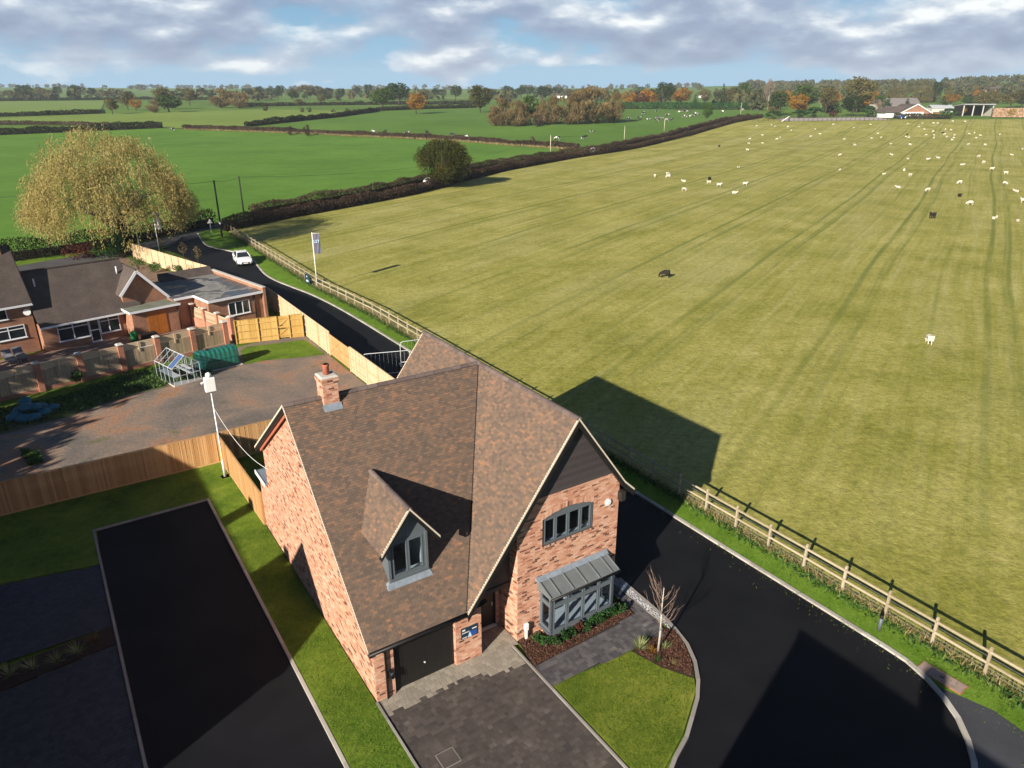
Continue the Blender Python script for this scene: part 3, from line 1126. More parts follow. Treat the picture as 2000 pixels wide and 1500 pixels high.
WB_ = -0.15
WIN = arch(6.80, 9.20, 3.86, 5.02, 0.22)
BAYH = [(6.80, 0.42), (9.72, 0.42), (9.72, 2.25), (6.80, 2.25)]
brick_face((0, WB_, 0), X, Z_, NY, [(5.69, 0), (10.47, 0), (10.47, 5.45), (10.07, 6.0), (6.10, 6.0), (5.69, 5.45)], [WIN, BAYH])
brick_face((10.47, 0, 0), Y_, Z_, X, [(WB_, 0), (11.4, 0), (11.4, 5.4), (WB_, 5.4)])
brick_face((0, 11.75, 0), NX, Z_, Y_, [(-10.47, 0), (0, 0), (0, 4.85), (-10.47, 4.85)], bricks=False, mort=M['brick'])
brick_face((0, 13.2, 0), NX, Z_, Y_, [(-4.5, 0), (0, 0), (0, 2.92), (-4.5, 2.92)], bricks=False, mort=M['brick'])
BR_LAST = None

# corner soldier course over the arched window and the sill bricks
for k in range(30):
    t = (k + 0.5) / 30
    x = 6.80 + 2.40 * t
    c, h, rise = 8.0, 1.2, 0.22
    r = (h * h + rise * rise) / (2 * rise)
    zt = 5.02 + math.sqrt(r * r - (x - c) ** 2) - (r - rise)
    MB().box(x - .036, x + .036, WB_ - .016, WB_, zt, zt + .215).build('arch_brick', M['brick'], house)
    MB().box(x - .036, x + .036, WB_ - .03, WB_, 3.79, 3.86).build('sill_brick', M['brick'], house)

# roof slopes: dark underlay, then tiles in broken bond
SF, SR = math.atan(KF), math.atan(0.72)
LF = 6.77 / math.cos(SF)
LW = 6.35 / math.sin(TH)


def slope(o, ex, ey, poly, holes=(), gauge=0.10, width=0.165, und=True, TLs=TL, parent=house):
    o, ex, ey = V(o), V(ex), V(ey)
    en = ex.cross(ey).normalized()
    for u0, u1, v0, v1, f in courses(poly, gauge, width, holes):
        TLs.add(o, ex, ey, en, u0, u1, v0, v1, f)
    if und:
        mb = MB()
        lo, hi = min(p[1] for p in poly), max(p[1] for p in poly)
        n = max(1, int((hi - lo) / 0.1))
        for k in range(n):
            v0, v1 = lo + (hi - lo) * k / n, lo + (hi - lo) * (k + 1) / n
            hs = [s for h in holes for s in spans(h, (v0 + v1) / 2)]
            for iv in spans(poly, (v0 + v1) / 2):
                for a, b in cut(iv, hs):
                    q = [o + ex * a + ey * v0, o + ex * b + ey * v0, o + ex * b + ey * v1, o + ex * a + ey * v1]
                    mb.face([p - en * 0.004 for p in q])
                    mb.face([p - en * 0.09 for p in q][::-1])
        mb.build('roof_underlay', M['underlay'], parent)


eF = V((0, math.cos(SF), math.sin(SF)))
dv = lambda b: (b + 0.3) / math.cos(SF)
slope((0, -0.3, 2.5), X, eF, [(-0.26, 0), (3.448, 0), (8.117, LF), (-0.26, LF)], [[(1.2, dv(1.1)), (2.7, dv(1.1)), (2.7, dv(2.7)), (2.0, dv(3.9)), (1.2, dv(2.7))]])
eW = V((math.cos(TH), 0, math.sin(TH)))
vz = lambda z: (z - 2.5) / math.sin(TH)
slope((3.448, 0, 2.5), NY, eW, [(0.42, 0), (0.42, LW), (-11.6, LW), (-11.6, vz(5.16)), (-6.47, LW - 0.001), (0.3, 0)])
eWr = V((-math.cos(TH), 0, math.sin(TH)))
slope((10.5, 0, ZR - KW * 2.383), Y_, eWr, [(-0.42, 0), (11.6, 0), (11.6, 4.02), (-0.42, 4.02)])
tk = math.atan(0.94)
slope((11.02, 0, ZR - KW * 2.383 - 0.489), Y_, (-math.cos(tk), 0, math.sin(tk)), [(-0.42, 0), (11.6, 0), (11.6, 0.714), (-0.42, 0.714)])
eR = V((0, -math.cos(SR), math.sin(SR)))
LR = 5.63 / math.cos(SR)
slope((0, 12.1, ZR - 0.72 * 5.63), NX, eR, [(-5.14, 0), (0.26, 0), (0.26, LR), (-8.117, LR)])

# dormer
DA, DH, DZR, DB0 = 2.0, 1.10, 6.62, 0.80
DK = 1.32
dz_e = DZR - DK * DH
td = math.atan(DK)
LD = DH / math.cos(td)
slope((DA - DH, 0, dz_e), NY, (math.cos(td), 0, math.sin(td)), [(-DB0, 0), (-DB0, LD), (-4.1, LD), (-((dz_e - 2.5) / KF - 0.3), 0)], und=True)
slope((DA + DH, 0, dz_e), Y_, (-math.cos(td), 0, math.sin(td)), [(DB0, 0), (DB0, LD), (4.1, LD), ((dz_e - 2.5) / KF - 0.3, 0)], und=True)
TL.finish()
BR.finish()


def ridge_line(p, q, n, r=0.115):
    p, q = V(p), V(q)
    for k in range(n):
        a, b = p.lerp(q, k / n), p.lerp(q, (k + 0.97) / n)
        d = (q - p).normalized()
        s = d.cross(Z_).normalized()
        mb = MB()
        prof = [(math.cos(t) * r * 1.05, math.sin(t) * r) for t in [PI * j / 6 for j in range(7)]]
        for j in range(6):
            (x0, z0), (x1, z1) = prof[j], prof[j + 1]
            mb.face([a + s * x0 + Z_ * z0, b + s * x0 + Z_ * (z0 - .006), b + s * x1 + Z_ * (z1 - .006), a + s * x1 + Z_ * z1], 0, True)
        mb.face([a + s * x + Z_ * z for x, z in prof])
        mb.face([b + s * x + Z_ * (z - .006) for x, z in prof][::-1])
        mb.build('ridge_tile', M['ridge'], house)


ridge_line((-0.27, 6.47, ZR - 0.03), (8.02, 6.47, ZR - 0.03), 20)
ridge_line((8.117, -0.43, ZR - 0.03), (8.117, 11.62, ZR - 0.03), 27)
ridge_line((DA, DB0 - 0.01, DZR - 0.03), (DA, 4.05, DZR - 0.03), 9, 0.095)

# verges: pale mortar edge over a dark bargeboard
def verge(p, q, side, wide=0.05, drop=0.22, m=None, soffit=0.0, inward=None):
    """p -> q up the slope; side = outward normal of the gable"""
    p, q, side = V(p), V(q), V(side)
    mb = MB()
    up = Z_ * (0.018 + wide * .3)
    a = [p - side * wide, p + side * 0.012, q + side * 0.012, q - side * wide]
    dn = Z_ * 0.055
    mb.hexa([x - dn for x in a] + [x + up for x in a])
    mb.build('verge', M['verge_mortar'], house)
    mb = MB()
    b = [p - side * 0.035, p, q, q - side * 0.035]
    mb.hexa([x - Z_ * (0.06 + drop) for x in b] + [x - Z_ * 0.056 for x in b])
    mb.build('bargeboard', M['black'], house)
    if soffit:
        mb = MB()
        c = [p - side * soffit, p - side * 0.036, q - side * 0.036, q - side * soffit]
        mb.hexa([x - Z_ * 0.26 for x in c] + [x - Z_ * 0.24 for x in c])
        mb.build('soffit', M['black'], house)


zr = ZR + 0.01
verge((-0.262, -0.3, 2.5), (-0.262, 6.47, zr), NX, wide=0.018, drop=0.12, soffit=0.25)
verge((-0.262, 12.1, ZR - .72 * 5.63), (-0.262, 6.47, zr), NX, drop=0.2, soffit=0.25)
verge((3.448, -0.422, 2.5), (8.117, -0.422, zr), NY, drop=0.3, soffit=0.26)
verge((10.5, -0.422, ZR - KW * 2.383), (8.117, -0.422, zr), NY, drop=0.24, soffit=0.26)
verge((11.02, -0.422, ZR - KW * 2.383 - .489), (10.5, -0.422, ZR - KW * 2.383), NY, drop=0.24, soffit=0.26)
verge((5.4, 11.602, 5.16), (8.117, 11.602, zr), Y_, drop=0.2)
verge((11.02, 11.602, ZR - KW * 2.383 - .489), (8.117, 11.602, zr), Y_, drop=0.2)
verge((DA - DH, DB0, dz_e), (DA, DB0, DZR + .01), NY, drop=0.16, soffit=0.28)
verge((DA + DH, DB0, dz_e), (DA, DB0, DZR + .01), NY, drop=0.16, soffit=0.28)
# exposed rafter / purlin line under the rear verge
MB().bar((-0.13, 11.6, 4.82), (-0.13, 6.6, 8.42), 0.05, 0.10).build('rafter', M['terracotta'], house)
# valley strip and gutters
vb = MB()
vb.bar((3.44, -0.32, 2.53), (8.1, 6.45, 8.87), 0.05, 0.02)
vb.build('valley', M['black'], house)
gt = MB()
gt.tube([(-0.28, -0.36, 2.43), (3.40, -0.36, 2.43)], 0.06, 8)
g1 = gt.build('gutter', M['black'], house)
MB().tube([(11.07, -0.4, 5.03), (11.07, 11.6, 5.03)], 0.06, 8).build('gutter', M['black'], house)
MB().tube([(-0.25, 12.16, 4.70), (5.1, 12.16, 4.70)], 0.06, 8).build('gutter', M['black'], house)
MB().box(-0.2, 3.5, -0.30, -0.27, 2.28, 2.46).build('fascia', M['black'], house)
MB().box(-0.2, 4.4, -0.265, 0.0, 2.44, 2.47).build('soffit', M['black'], house)
MB().tube([(0.40, -0.30, 2.40), (0.40, -0.12, 2.2), (0.40, -0.06, 2.05), (0.40, -0.06, 0.03)], 0.042, 8).build('downpipe', M['black'], house)
MB().box(10.48, 10.95, -0.3, 11.4, 4.98, 5.02).build('soffit', M['black'], house)
MB().box(10.40, 10.62, -0.38, 0.0, 4.72, 5.10).build('gable_bracket', M['pole_black'], house)
# porch: dark lining, clad infill, door
MB().box(4.0, 5.68, 0.30, 1.1, 2.47, 2.50).build('porch_ceiling', M['black'], house)
pc = MB()
n = 16
for k in range(n):
    z0, z1 = 2.27 + k * 0.19, 2.27 + (k + 1) * 0.19
    a0 = 3.448 + (z0 + 0.30 - 2.5) / KW + 0.02
    if a0 < 5.66 and z1 < 5.5:
        b = MB()
        b.hexa([(a0, 0.345, z0), (5.68, 0.345, z0), (5.68, 0.38, z0), (a0, 0.38, z0), (a0 + .139, 0.36, z1 - .004), (5.68, 0.36, z1 - .004), (5.68, 0.38, z1 - .004), (a0 + .139, 0.38, z1 - .004)])
        b.build('cladding_board', M['cladding'], house)
for k in range(17):
    z0, z1 = 6.01 + k * 0.155, 6.01 + (k + 1) * 0.155
    h0, h1 = (ZR - 0.22 - z0) / KW, max(0.02, (ZR - 0.22 - z1) / KW)
    if h0 < 0.12:
        break
    b = MB()
    yb = WB_
    b.hexa([(8.117 - h0, yb - .035, z0), (8.117 + h0, yb - .035, z0), (8.117 + h0, yb, z0), (8.117 - h0, yb, z0), (8.117 - h1, yb - .018, z1 - .003), (8.117 + h1, yb - .018, z1 - .003), (8.117 + h1, yb, z1 - .003), (8.117 - h1, yb, z1 - .003)])
    b.build('cladding_board', M['cladding'], house)
fd = MB()
fd.box(4.60, 5.47, 1.16, 1.20, 0.06, 2.05)
door = fd.build('front_door', M['door_black'], house)
MB().box(4.55, 4.60, 1.10, 1.22, 0.0, 2.1).box(5.47, 5.52, 1.10, 1.22, 0, 2.1).box(4.60, 5.47, 1.10, 1.22, 2.05, 2.1).build('frame', M['black'], door)
MB().box(4.56, 5.52, 1.02, 1.16, 0.03, 0.07).build('threshold', M['metal'], door)
MB().box(4.78, 4.95, 1.150, 1.158, 1.25, 1.75).build('pane', M['glass'], door)
MB().bar((5.36, 1.12, 1.0), (5.36, 1.12, 1.15), 0.03, 0.03).build('handle', M['metal'], door)
MB().box(4.0, 4.25, -0.06, 0.28, 2.40, 2.44).build('porch_bracket', M['terracotta'], house)

# garage door: ribbed up-and-over leaf
gd = MB()
gd.box(0.73, 3.11, 0.13, 0.15, 0.04, 2.12)
gdo = gd.build('garage_door', M['door_black'], house)
for k in range(26):
    x = 0.80 + k * 0.0885
    MB().box(x, x + 0.068, 0.118, 0.13, 0.08, 2.08).build('rib', M['door_black'], gdo)
MB().tube([(1.92, 0.118, 0.72), (1.92, 0.085, 0.72)], 0.035, 8).build('handle', M['metal'], gdo)
MB().box(0.73, 3.11, 0.05, 0.16, 2.07, 2.13).build('frame', M['black'], gdo)
MB().box(0.70, 3.12, -0.03, 0.02, 2.13, 2.20).build('lintel', M['terracotta'], house)


# windows of grey frames
def window(name, o, ex, en, u0, u1, z0, z1, mullions, m=None, transom=None, fw=0.065, depth=0.07, label=None, arch_rise=0.0, parent=house):
    o, ex, en = V(o), V(ex), V(en)
    m = m or M['frame']
    w = MB()

    def slab(mb, a0, a1, h0, h1, d0, d1):
        p = [o + ex * a0 + en * d0, o + ex * a1 + en * d0, o + ex * a1 + en * d1, o + ex * a0 + en * d1]
        mb.hexa([V((q.x, q.y, q.z + h0)) for q in p] + [V((q.x, q.y, q.z + h1)) for q in p])
    slab(w, u0, u1, z0, z0 + fw, -depth, 0)
    slab(w, u0, u1, z1 - fw, z1, -depth, 0)
    slab(w, u0, u0 + fw, z0 + fw, z1 - fw, -depth, 0)
    slab(w, u1 - fw, u1, z0 + fw, z1 - fw, -depth, 0)
    if arch_rise:
        n = 12
        c, h = (u0 + u1) / 2, (u1 - u0) / 2
        r = (h * h + arch_rise ** 2) / (2 * arch_rise)
        for k in range(n):
            a, b = u0 + (u1 - u0) * k / n, u0 + (u1 - u0) * (k + 1) / n
            t = z1 + math.sqrt(max(0, r * r - ((a + b) / 2 - c) ** 2)) - (r - arch_rise)
            slab(w, a, b, z1, t + 0.004, -depth, 0)
    win = w.build(name, m, parent, label=label)
    xs = [u0 + fw] + [x for x in mullions] + [u1 - fw]
    for x in mullions:
        q = MB()
        slab(q, x - fw * 0.55, x + fw * 0.55, z0 + fw, z1 - fw, -depth + .004, 0.004)
        q.build('mullion', m, win)
    rows = [(z0 + fw, z1 - fw)]
    if transom:
        q = MB()
        slab(q, u0 + fw, u1 - fw, transom - fw * .5, transom + fw * .5, -depth + .004, 0.002)
        q.build('transom', m, win)
        rows = [(z0 + fw, transom - fw * .5), (transom + fw * .5, z1 - fw)]
    for a, b in zip(xs[:-1], xs[1:]):
        for h0, h1 in rows:
            s = 0.045
            q = MB()
            slab(q, a + .02, b - .02, h0, h0 + s, -depth + .01, 0.012)
            slab(q, a + .02, b - .02, h1 - s, h1, -depth + .01, 0.012)
            slab(q, a + .02, a + .02 + s, h0 + s, h1 - s, -depth + .01, 0.012)
            slab(q, b - .02 - s, b - .02, h0 + s, h1 - s, -depth + .01, 0.012)
            q.build('casement', m, win)
            q = MB()
            slab(q, a + .02 + s, b - .02 - s, h0 + s, h1 - s, -0.034, -0.030)
            q.build('pane', M['glass'], win)
    return win


def room(x0, x1, y0, y1, z0, z1, holes_front, parent=house, m=None, dark=True):
    """interior shell behind a window, open at the front (y0 side)"""
    mb = MB()
    mb.face([(x0, y1, z0), (x0, y1, z1), (x1, y1, z1), (x1, y1, z0)])
    mb.face([(x0, y0, z0), (x0, y0, z1), (x0, y1, z1), (x0, y1, z0)])
    mb.face([(x1, y0, z0), (x1, y1, z0), (x1, y1, z1), (x1, y0, z1)])
    mb.face([(x0, y0, z1), (x1, y0, z1), (x1, y1, z1), (x0, y1, z1)])
    o = mb.build('room_wall', m or M['interior'], parent)
    fl = MB()
    fl.face([(x0, y0, z0), (x1, y0, z0), (x1, y1, z0), (x0, y1, z0)])
    fl.build('room_floor', M['interiordark'], parent)
    return o


window('window', (0, WB_ + 0.03, 0), X, NY, 6.815, 9.185, 3.87, 5.03, [7.41, 8.0, 8.59], arch_rise=0.20)
MB().box(6.82, 9.18, WB_ + 0.105, WB_ + 0.30, 3.80, 3.92).build('window_board', M['white'], house)
room(5.9, 10.3, 0.14, 3.6, 2.95, 5.3, None)
MB().box(6.81, 9.19, 0.04, 0.14, 3.3, 3.86).box(5.9, 6.8, 0.04, 0.14, 2.95, 5.3).box(9.2, 10.3, 0.04, 0.14, 2.95, 5.3).box(6.8, 9.2, 0.04, 0.14, 2.95, 3.3).build('inner_wall', M['interior'], house)

# bay window
bay = MB()
brickpoly = [(6.78, 0), (9.76, 0), (9.76, 0.33), (6.78, 0.33)]
BB = Pieces('brick', M['brick'], house, 0, 0, brick_maker, lambda p: HM @ p, 0)
brick_face((0, -0.86, 0), X, Z_, NY, brickpoly, pieces_=BB)
brick_face((6.78, 0, 0), NY, Z_, NX, [(0.15, 0), (0.86, 0), (0.86, 0.33), (0.15, 0.33)], pieces_=BB)
brick_face((9.76, 0, 0), Y_, Z_, X, [(-0.86, 0), (-0.15, 0), (-0.15, 0.33), (-0.86, 0.33)], pieces_=BB)
BB.finish()
bw = window('bay_window', (0, -0.90, 0), X, NY, 6.74, 9.80, 0.40, 2.08, [7.50, 8.27, 9.03], transom=1.62, fw=0.085, depth=0.08, label='grey framed bay window of four lights under a sheet metal roof')
window('bay_side_window', (6.74, 0, 0), NY, NX, 0.15, 0.90, 0.40, 2.08, [], transom=1.62, fw=0.085, depth=0.08)
window('bay_side_window', (9.80, 0, 0), Y_, X, -0.90, -0.15, 0.40, 2.08, [], transom=1.62, fw=0.085, depth=0.08)
MB().box(6.66, 9.88, -0.99, -0.16, 0.33, 0.40).build('bay_sill', M['frame'], house)
MB().box(6.84, 9.70, -0.80, 0.10, 0.40, 0.44).build('window_board', M['white'], house)
br = MB()
br.hexa([(6.60, -1.03, 2.08), (9.94, -1.03, 2.08), (9.94, -0.15, 2.08), (6.60, -0.15, 2.08), (6.60, -1.03, 2.15), (9.94, -1.03, 2.15), (9.94, -0.15, 2.46), (6.60, -0.15, 2.46)])
bro = br.build('bay_roof', M['leadgrey'], house)
for x in (6.62, 7.05, 7.68, 8.31, 8.94, 9.57, 9.90):
    MB().bar((x, -1.03, 2.17), (x, -0.16, 2.48), 0.035, 0.045).build('roll_seam', M['leadgrey'], bro)
fl = MB()
fl.hexa([(6.52, -0.30, 2.425), (9.98, -0.30, 2.425), (9.98, -0.16, 2.47), (6.52, -0.16, 2.47), (6.52, -0.295, 2.435), (9.98, -0.295, 2.435), (9.98, -0.163, 2.60), (6.52, -0.163, 2.60)])
fl.build('flashing', M['lead'], bro)
MB().tube([(6.60, -1.07, 2.10), (9.94, -1.07, 2.10)], 0.045, 8).build('gutter', M['black'], bro)
room(5.9, 10.3, 0.10, 4.2, 0.1, 2.6, None)
MB().box(6.0, 7.6, 4.1, 4.19, 0.1, 2.5).build('curtain', M['wallhang'], house)
sf = MB()
sf.box(8.3, 9.9, 0.25, 1.15, 0.1, 0.55).box(8.3, 9.9, 1.05, 1.35, 0.1, 0.95).box(8.3, 8.5, 0.25, 1.25, 0.1, 0.75)
bevel(tag(sf.build('sofa', M['sofa']), 'pale grey sofa inside the bay windowed room', 'sofa'), 0.06, 2).matrix_world = HM
cu = MB()
cu.box(8.55, 9.05, 0.85, 1.0, 0.555, 0.95)
co = bevel(tag(cu.build('cushion', M['white']), 'white cushion on the pale grey sofa', 'cushion'), 0.05, 2)
co.matrix_world = HM

# dormer body
dm = MB()
zb = lambda b: 2.5 + KF * (b + 0.3)
for x in (1.2, 2.7):
    s = -1 if x < 2 else 1
    dm.face([(x, 1.1, zb(1.1) - .05), (x, 1.1, dz_e + 0.12), (x, 2.9, dz_e + 0.12), (x, 2.9, zb(2.9) - .05)][::s])
dm.face([(1.2, 1.1, zb(1.1) - 0.3), (1.2, 1.1, 3.84), (2.7, 1.1, 3.84), (2.7, 1.1, zb(1.1) - 0.3)][::-1])
dm.build('dormer_cheek', M['frame'], house, label='dark grey dormer cheeks')
dg = MB()
dg.prism([(1.22, 1.08, 5.36), (2.68, 1.08, 5.36), (2.68, 1.08, 5.52), (2.0, 1.08, 6.42), (1.32, 1.08, 5.52)], (0, 0.03, 0))
dgo = dg.build('dormer_gable', M['frame'], house)
MB().bar((2.0, 1.07, 5.40), (2.0, 1.07, 6.35), 0.025, 0.02).build('seam', M['lead'], dgo)
MB().bar((1.24, 1.06, 3.8), (1.24, 1.06, 5.4), 0.09, 0.09).bar((2.66, 1.06, 3.8), (2.66, 1.06, 5.4), 0.09, 0.09).build('dormer_post', M['frame'], house)
window('dormer_window', (0, 1.06, 0), X, NY, 1.29, 2.61, 3.93, 5.36, [1.95])
MB().box(1.22, 2.68, 0.97, 1.12, 3.86, 3.93).build('dormer_sill', M['frame'], house)
ap = MB()
ap.hexa([(1.06, 0.88, zb(0.88) + .012), (2.80, 0.88, zb(0.88) + .012), (2.80, 1.10, zb(1.10) + .012), (1.06, 1.10, zb(1.10) + .012), (1.06, 0.87, zb(0.88) + .034), (2.80, 0.87, zb(0.88) + .034), (2.72, 1.06, 3.86), (1.18, 1.06, 3.86)])
ap.build('lead_apron', M['lead'], house)
MB().box(1.29, 2.61, 1.13, 1.4, 3.88, 3.93).build('window_board', M['white'], house)
room(1.25, 2.65, 1.12, 3.4, 3.4, 5.35, None)

# chimney
CB = Pieces('brick', M['brick'], house, 0, 0, brick_maker, lambda p: HM @ p, 0)
cx0, cx1, cy0, cy1, cz0, cz1 = 1.20, 1.80, 6.16, 6.80, 8.3, 9.67
brick_face((0, cy0, 0), X, Z_, NY, [(cx0, cz0), (cx1, cz0), (cx1, cz1), (cx0, cz1)], pieces_=CB, name='chimney')
brick_face((cx0, 0, 0), NY, Z_, NX, [(-cy1, cz0), (-cy0, cz0), (-cy0, cz1), (-cy1, cz1)], pieces_=CB, name='chimney')
brick_face((cx1, 0, 0), Y_, Z_, X, [(cy0, cz0), (cy1, cz0), (cy1, cz1), (cy0, cz1)], pieces_=CB, name='chimney')
brick_face((0, cy1, 0), NX, Z_, Y_, [(-cx1, cz0), (-cx0, cz0), (-cx0, cz1), (-cx1, cz1)], pieces_=CB, name='chimney')
for z0_, gx in ((9.445, 0.025), (9.52, 0.045), (9.595, 0.02)):
    brick_face((0, cy0 - gx, 0), X, Z_, NY, [(cx0 - gx, z0_), (cx1 + gx, z0_), (cx1 + gx, z0_ + .074), (cx0 - gx, z0_ + .074)], pieces_=CB, name='chimney')
    brick_face((cx0 - gx, 0, 0), NY, Z_, NX, [(-cy1 - gx, z0_), (-cy0 + gx, z0_), (-cy0 + gx, z0_ + .074), (-cy1 - gx, z0_ + .074)], pieces_=CB, name='chimney')
CB.finish()
cc = MB()
cc.hexa([(cx0 - .04, cy0 - .04, cz1), (cx1 + .04, cy0 - .04, cz1), (cx1 + .04, cy1 + .04, cz1), (cx0 - .04, cy1 + .04, cz1), (cx0 + .02, cy0 + .02, cz1 + .06), (cx1 - .02, cy0 + .02, cz1 + .06), (cx1 - .02, cy1 - .02, cz1 + .06), (cx0 + .02, cy1 - .02, cz1 + .06)])
cc.build('chimney_cap', M['concrete'], house)
MB().tube([(1.5, 6.48, 9.71), (1.5, 6.48, 10.02), (1.5, 6.48, 10.06), (1.5, 6.48, 10.12), (1.5, 6.48, 10.12), (1.5, 6.48, 9.9)], [0.13, 0.115, 0.135, 0.135, 0.10, 0.09], 16, cap=True).build('chimney_pot', M['terracotta'], house)
la = MB()
la.hexa([(1.14, 5.98, zb(5.98) + .015), (1.86, 5.98, zb(5.98) + .015), (1.86, 6.155, zb(6.155) + .015), (1.14, 6.155, zb(6.155) + .015), (1.14, 5.98, zb(5.98) + .032), (1.86, 5.98, zb(5.98) + .032), (1.86, 6.153, zb(6.155) + .09), (1.14, 6.153, zb(6.155) + .09)])
la.build('lead_apron', M['lead'], house)

# rear single-storey part: flat lead top with white fascia
MB().box(-0.12, 4.5, 11.78, 13.3, 2.92, 3.02).build('rear_roof', M['lead'], house)
MB().box(-0.16, -0.125, 11.78, 13.34, 2.86, 3.05).build('rear_fascia', M['white'], house)

# things fixed to the house
sg = thing('sales_board', 'small dark blue sign board with pale triangle fixed to the garage pier', 'sign', W(0, 0), HA)
MB().box(3.35, 4.02, -0.035, -0.010, 1.10, 1.56).build('board', M['navy'], sg)
MB().box(3.72, 3.995, -0.039, -0.0352, 1.13, 1.34).build('blue_panel', M['blueprint'], sg)
tr = MB()
tr.prism([(3.62, -0.0392, 1.115), (3.78, -0.0392, 1.115), (3.70, -0.0392, 1.35)], (0, -0.002, 0))
tr.build('triangle', M['skyprint'], sg)
tb = MB()
tb.box(3.80, 3.99, -0.0405, -0.0392, 1.405, 1.45)
for x in (3.40, 3.44, 3.48):
    tb.box(x, x + .03, -0.0405, -0.0352, 1.45, 1.52)
for z, e in ((1.37, 3.69), (1.345, 3.66), (1.16, 3.60), (1.135, 3.56)):
    x = 3.39
    while x < e:
        w = random.uniform(.02, .06)
        tb.box(x, min(e, x + w), -0.0405, -0.0352, z, z + .013)
        x += w + .012
tb.build('lettering', M['white'], sg)
al = thing('alarm_box', 'white octagonal alarm box high on the front gable wall', 'alarm', W(9.9, WB_ - .008, 4.77), HA)
MB().tube([(0, 0, 0), (0, -0.06, 0), (0, -0.075, 0)], [0.145, 0.145, 0.11], 8, smooth=False).build('case', M['white'], al)
MB().box(-0.05, 0.05, -0.079, -0.0752, -0.03, 0.03).build('badge', M['skyprint'], al)
cp = thing('car_charger', 'small black charger box with cable beside the garage door', 'charger', W(0.58, -0.006, 0.98), HA)
bevel(MB().box(-0.09, 0.09, -0.10, 0, -0.18, 0.18).build('case', M['black'], cp), 0.03, 2)
MB().tube([(0.03 + .07 * math.cos(t), -0.12, -0.05 + .1 * math.sin(t)) for t in np.linspace(0, 6.0, 18)], 0.014, 6).build('cable', M['black'], cp)
MB().box(-0.05, 0.05, -0.104, -0.1005, 0.02, 0.10).build('screen', M['frame'], cp)
gm = thing('meter_post', 'white cable meter post standing in the bark by the front corner', 'post', W(6.03, -0.28, 0.06), HA)
bevel(MB().box(-0.05, 0.05, -0.04, 0.04, 0, 0.42).build('stem', M['white'], gm), 0.01)
bevel(MB().box(-0.085, 0.085, -0.06, 0.06, 0.42, 0.72).build('box', M['white'], gm), 0.015)

# ------------------------------------------------------------------ fences
def rail_fence(name, label, line, spacing=1.9, post_h=1.25, rails=(1.08, 0.62), m=None, post=0.10, wires=True, far=False):
    P = resample(line, spacing)
    o = thing(name, label, 'fence', (P[0].x, P[0].y, T(P[0].y)))
    o0 = V((P[0].x, P[0].y, T(P[0].y)))
    m = m or M['wood_rail']
    pm = None
    for i, p in enumerate(P):
        q = V((p.x, p.y, T(p.y) + 0.04)) - o0
        t = (P[min(i + 1, len(P) - 1)] - P[max(i - 1, 0)])
        ang = math.atan2(t.y, t.x)
        if pm is None:
            b = MB()
            h = post / 2
            b.hexa([(-h, -h * .9, -.1), (h, -h * .9, -.1), (h, h * .9, -.1), (-h, h * .9, -.1), (-h, -h * .9, post_h - .03), (h, -h * .9, post_h - .03), (h, h * .9, post_h), (-h, h * .9, post_h)])
            pm = b.mesh('post')
            pm.materials.append(m)
        po = link(bpy.data.objects.new('post', pm))
        po.parent = o
        po.location = q
        po.rotation_euler = (random.uniform(-.015, .015), random.uniform(-.015, .015), ang)
        if i + 1 < len(P):
            n = V((p.x, p.y, 0))
            r = V((P[i + 1].x, P[i + 1].y, T(P[i + 1].y) + 0.04)) - o0
            side = V((t.y, -t.x, 0)).normalized() * (post * 0.45 + 0.02)
            for z in rails:
                a, c = q + side + Z_ * (z + random.uniform(-.012, .012)), r + side + Z_ * (z + random.uniform(-.012, .012))
                d = (c - a).normalized() * 0.015
                MB().bar(a - d * 0, c - d, 0.038, 0.095).build('rail', m, o)
    if wires:
        w = MB()
        side_ = []
        for i in range(len(P) - 1):
            q = V((P[i].x, P[i].y, T(P[i].y) + .04)) - o0
            r = V((P[i + 1].x, P[i + 1].y, T(P[i + 1].y) + .04)) - o0
            t = (r - q).normalized()
            s = V((-t.y, t.x, 0)) * (post * .5)
            for z in (0.2, 0.35, 0.5, 0.8):
                w.bar(q + s + Z_ * z, r + s + Z_ * z, 0.004, 0.004)
        w.build('wire', M['metal'], o, 'stuff')
    return o


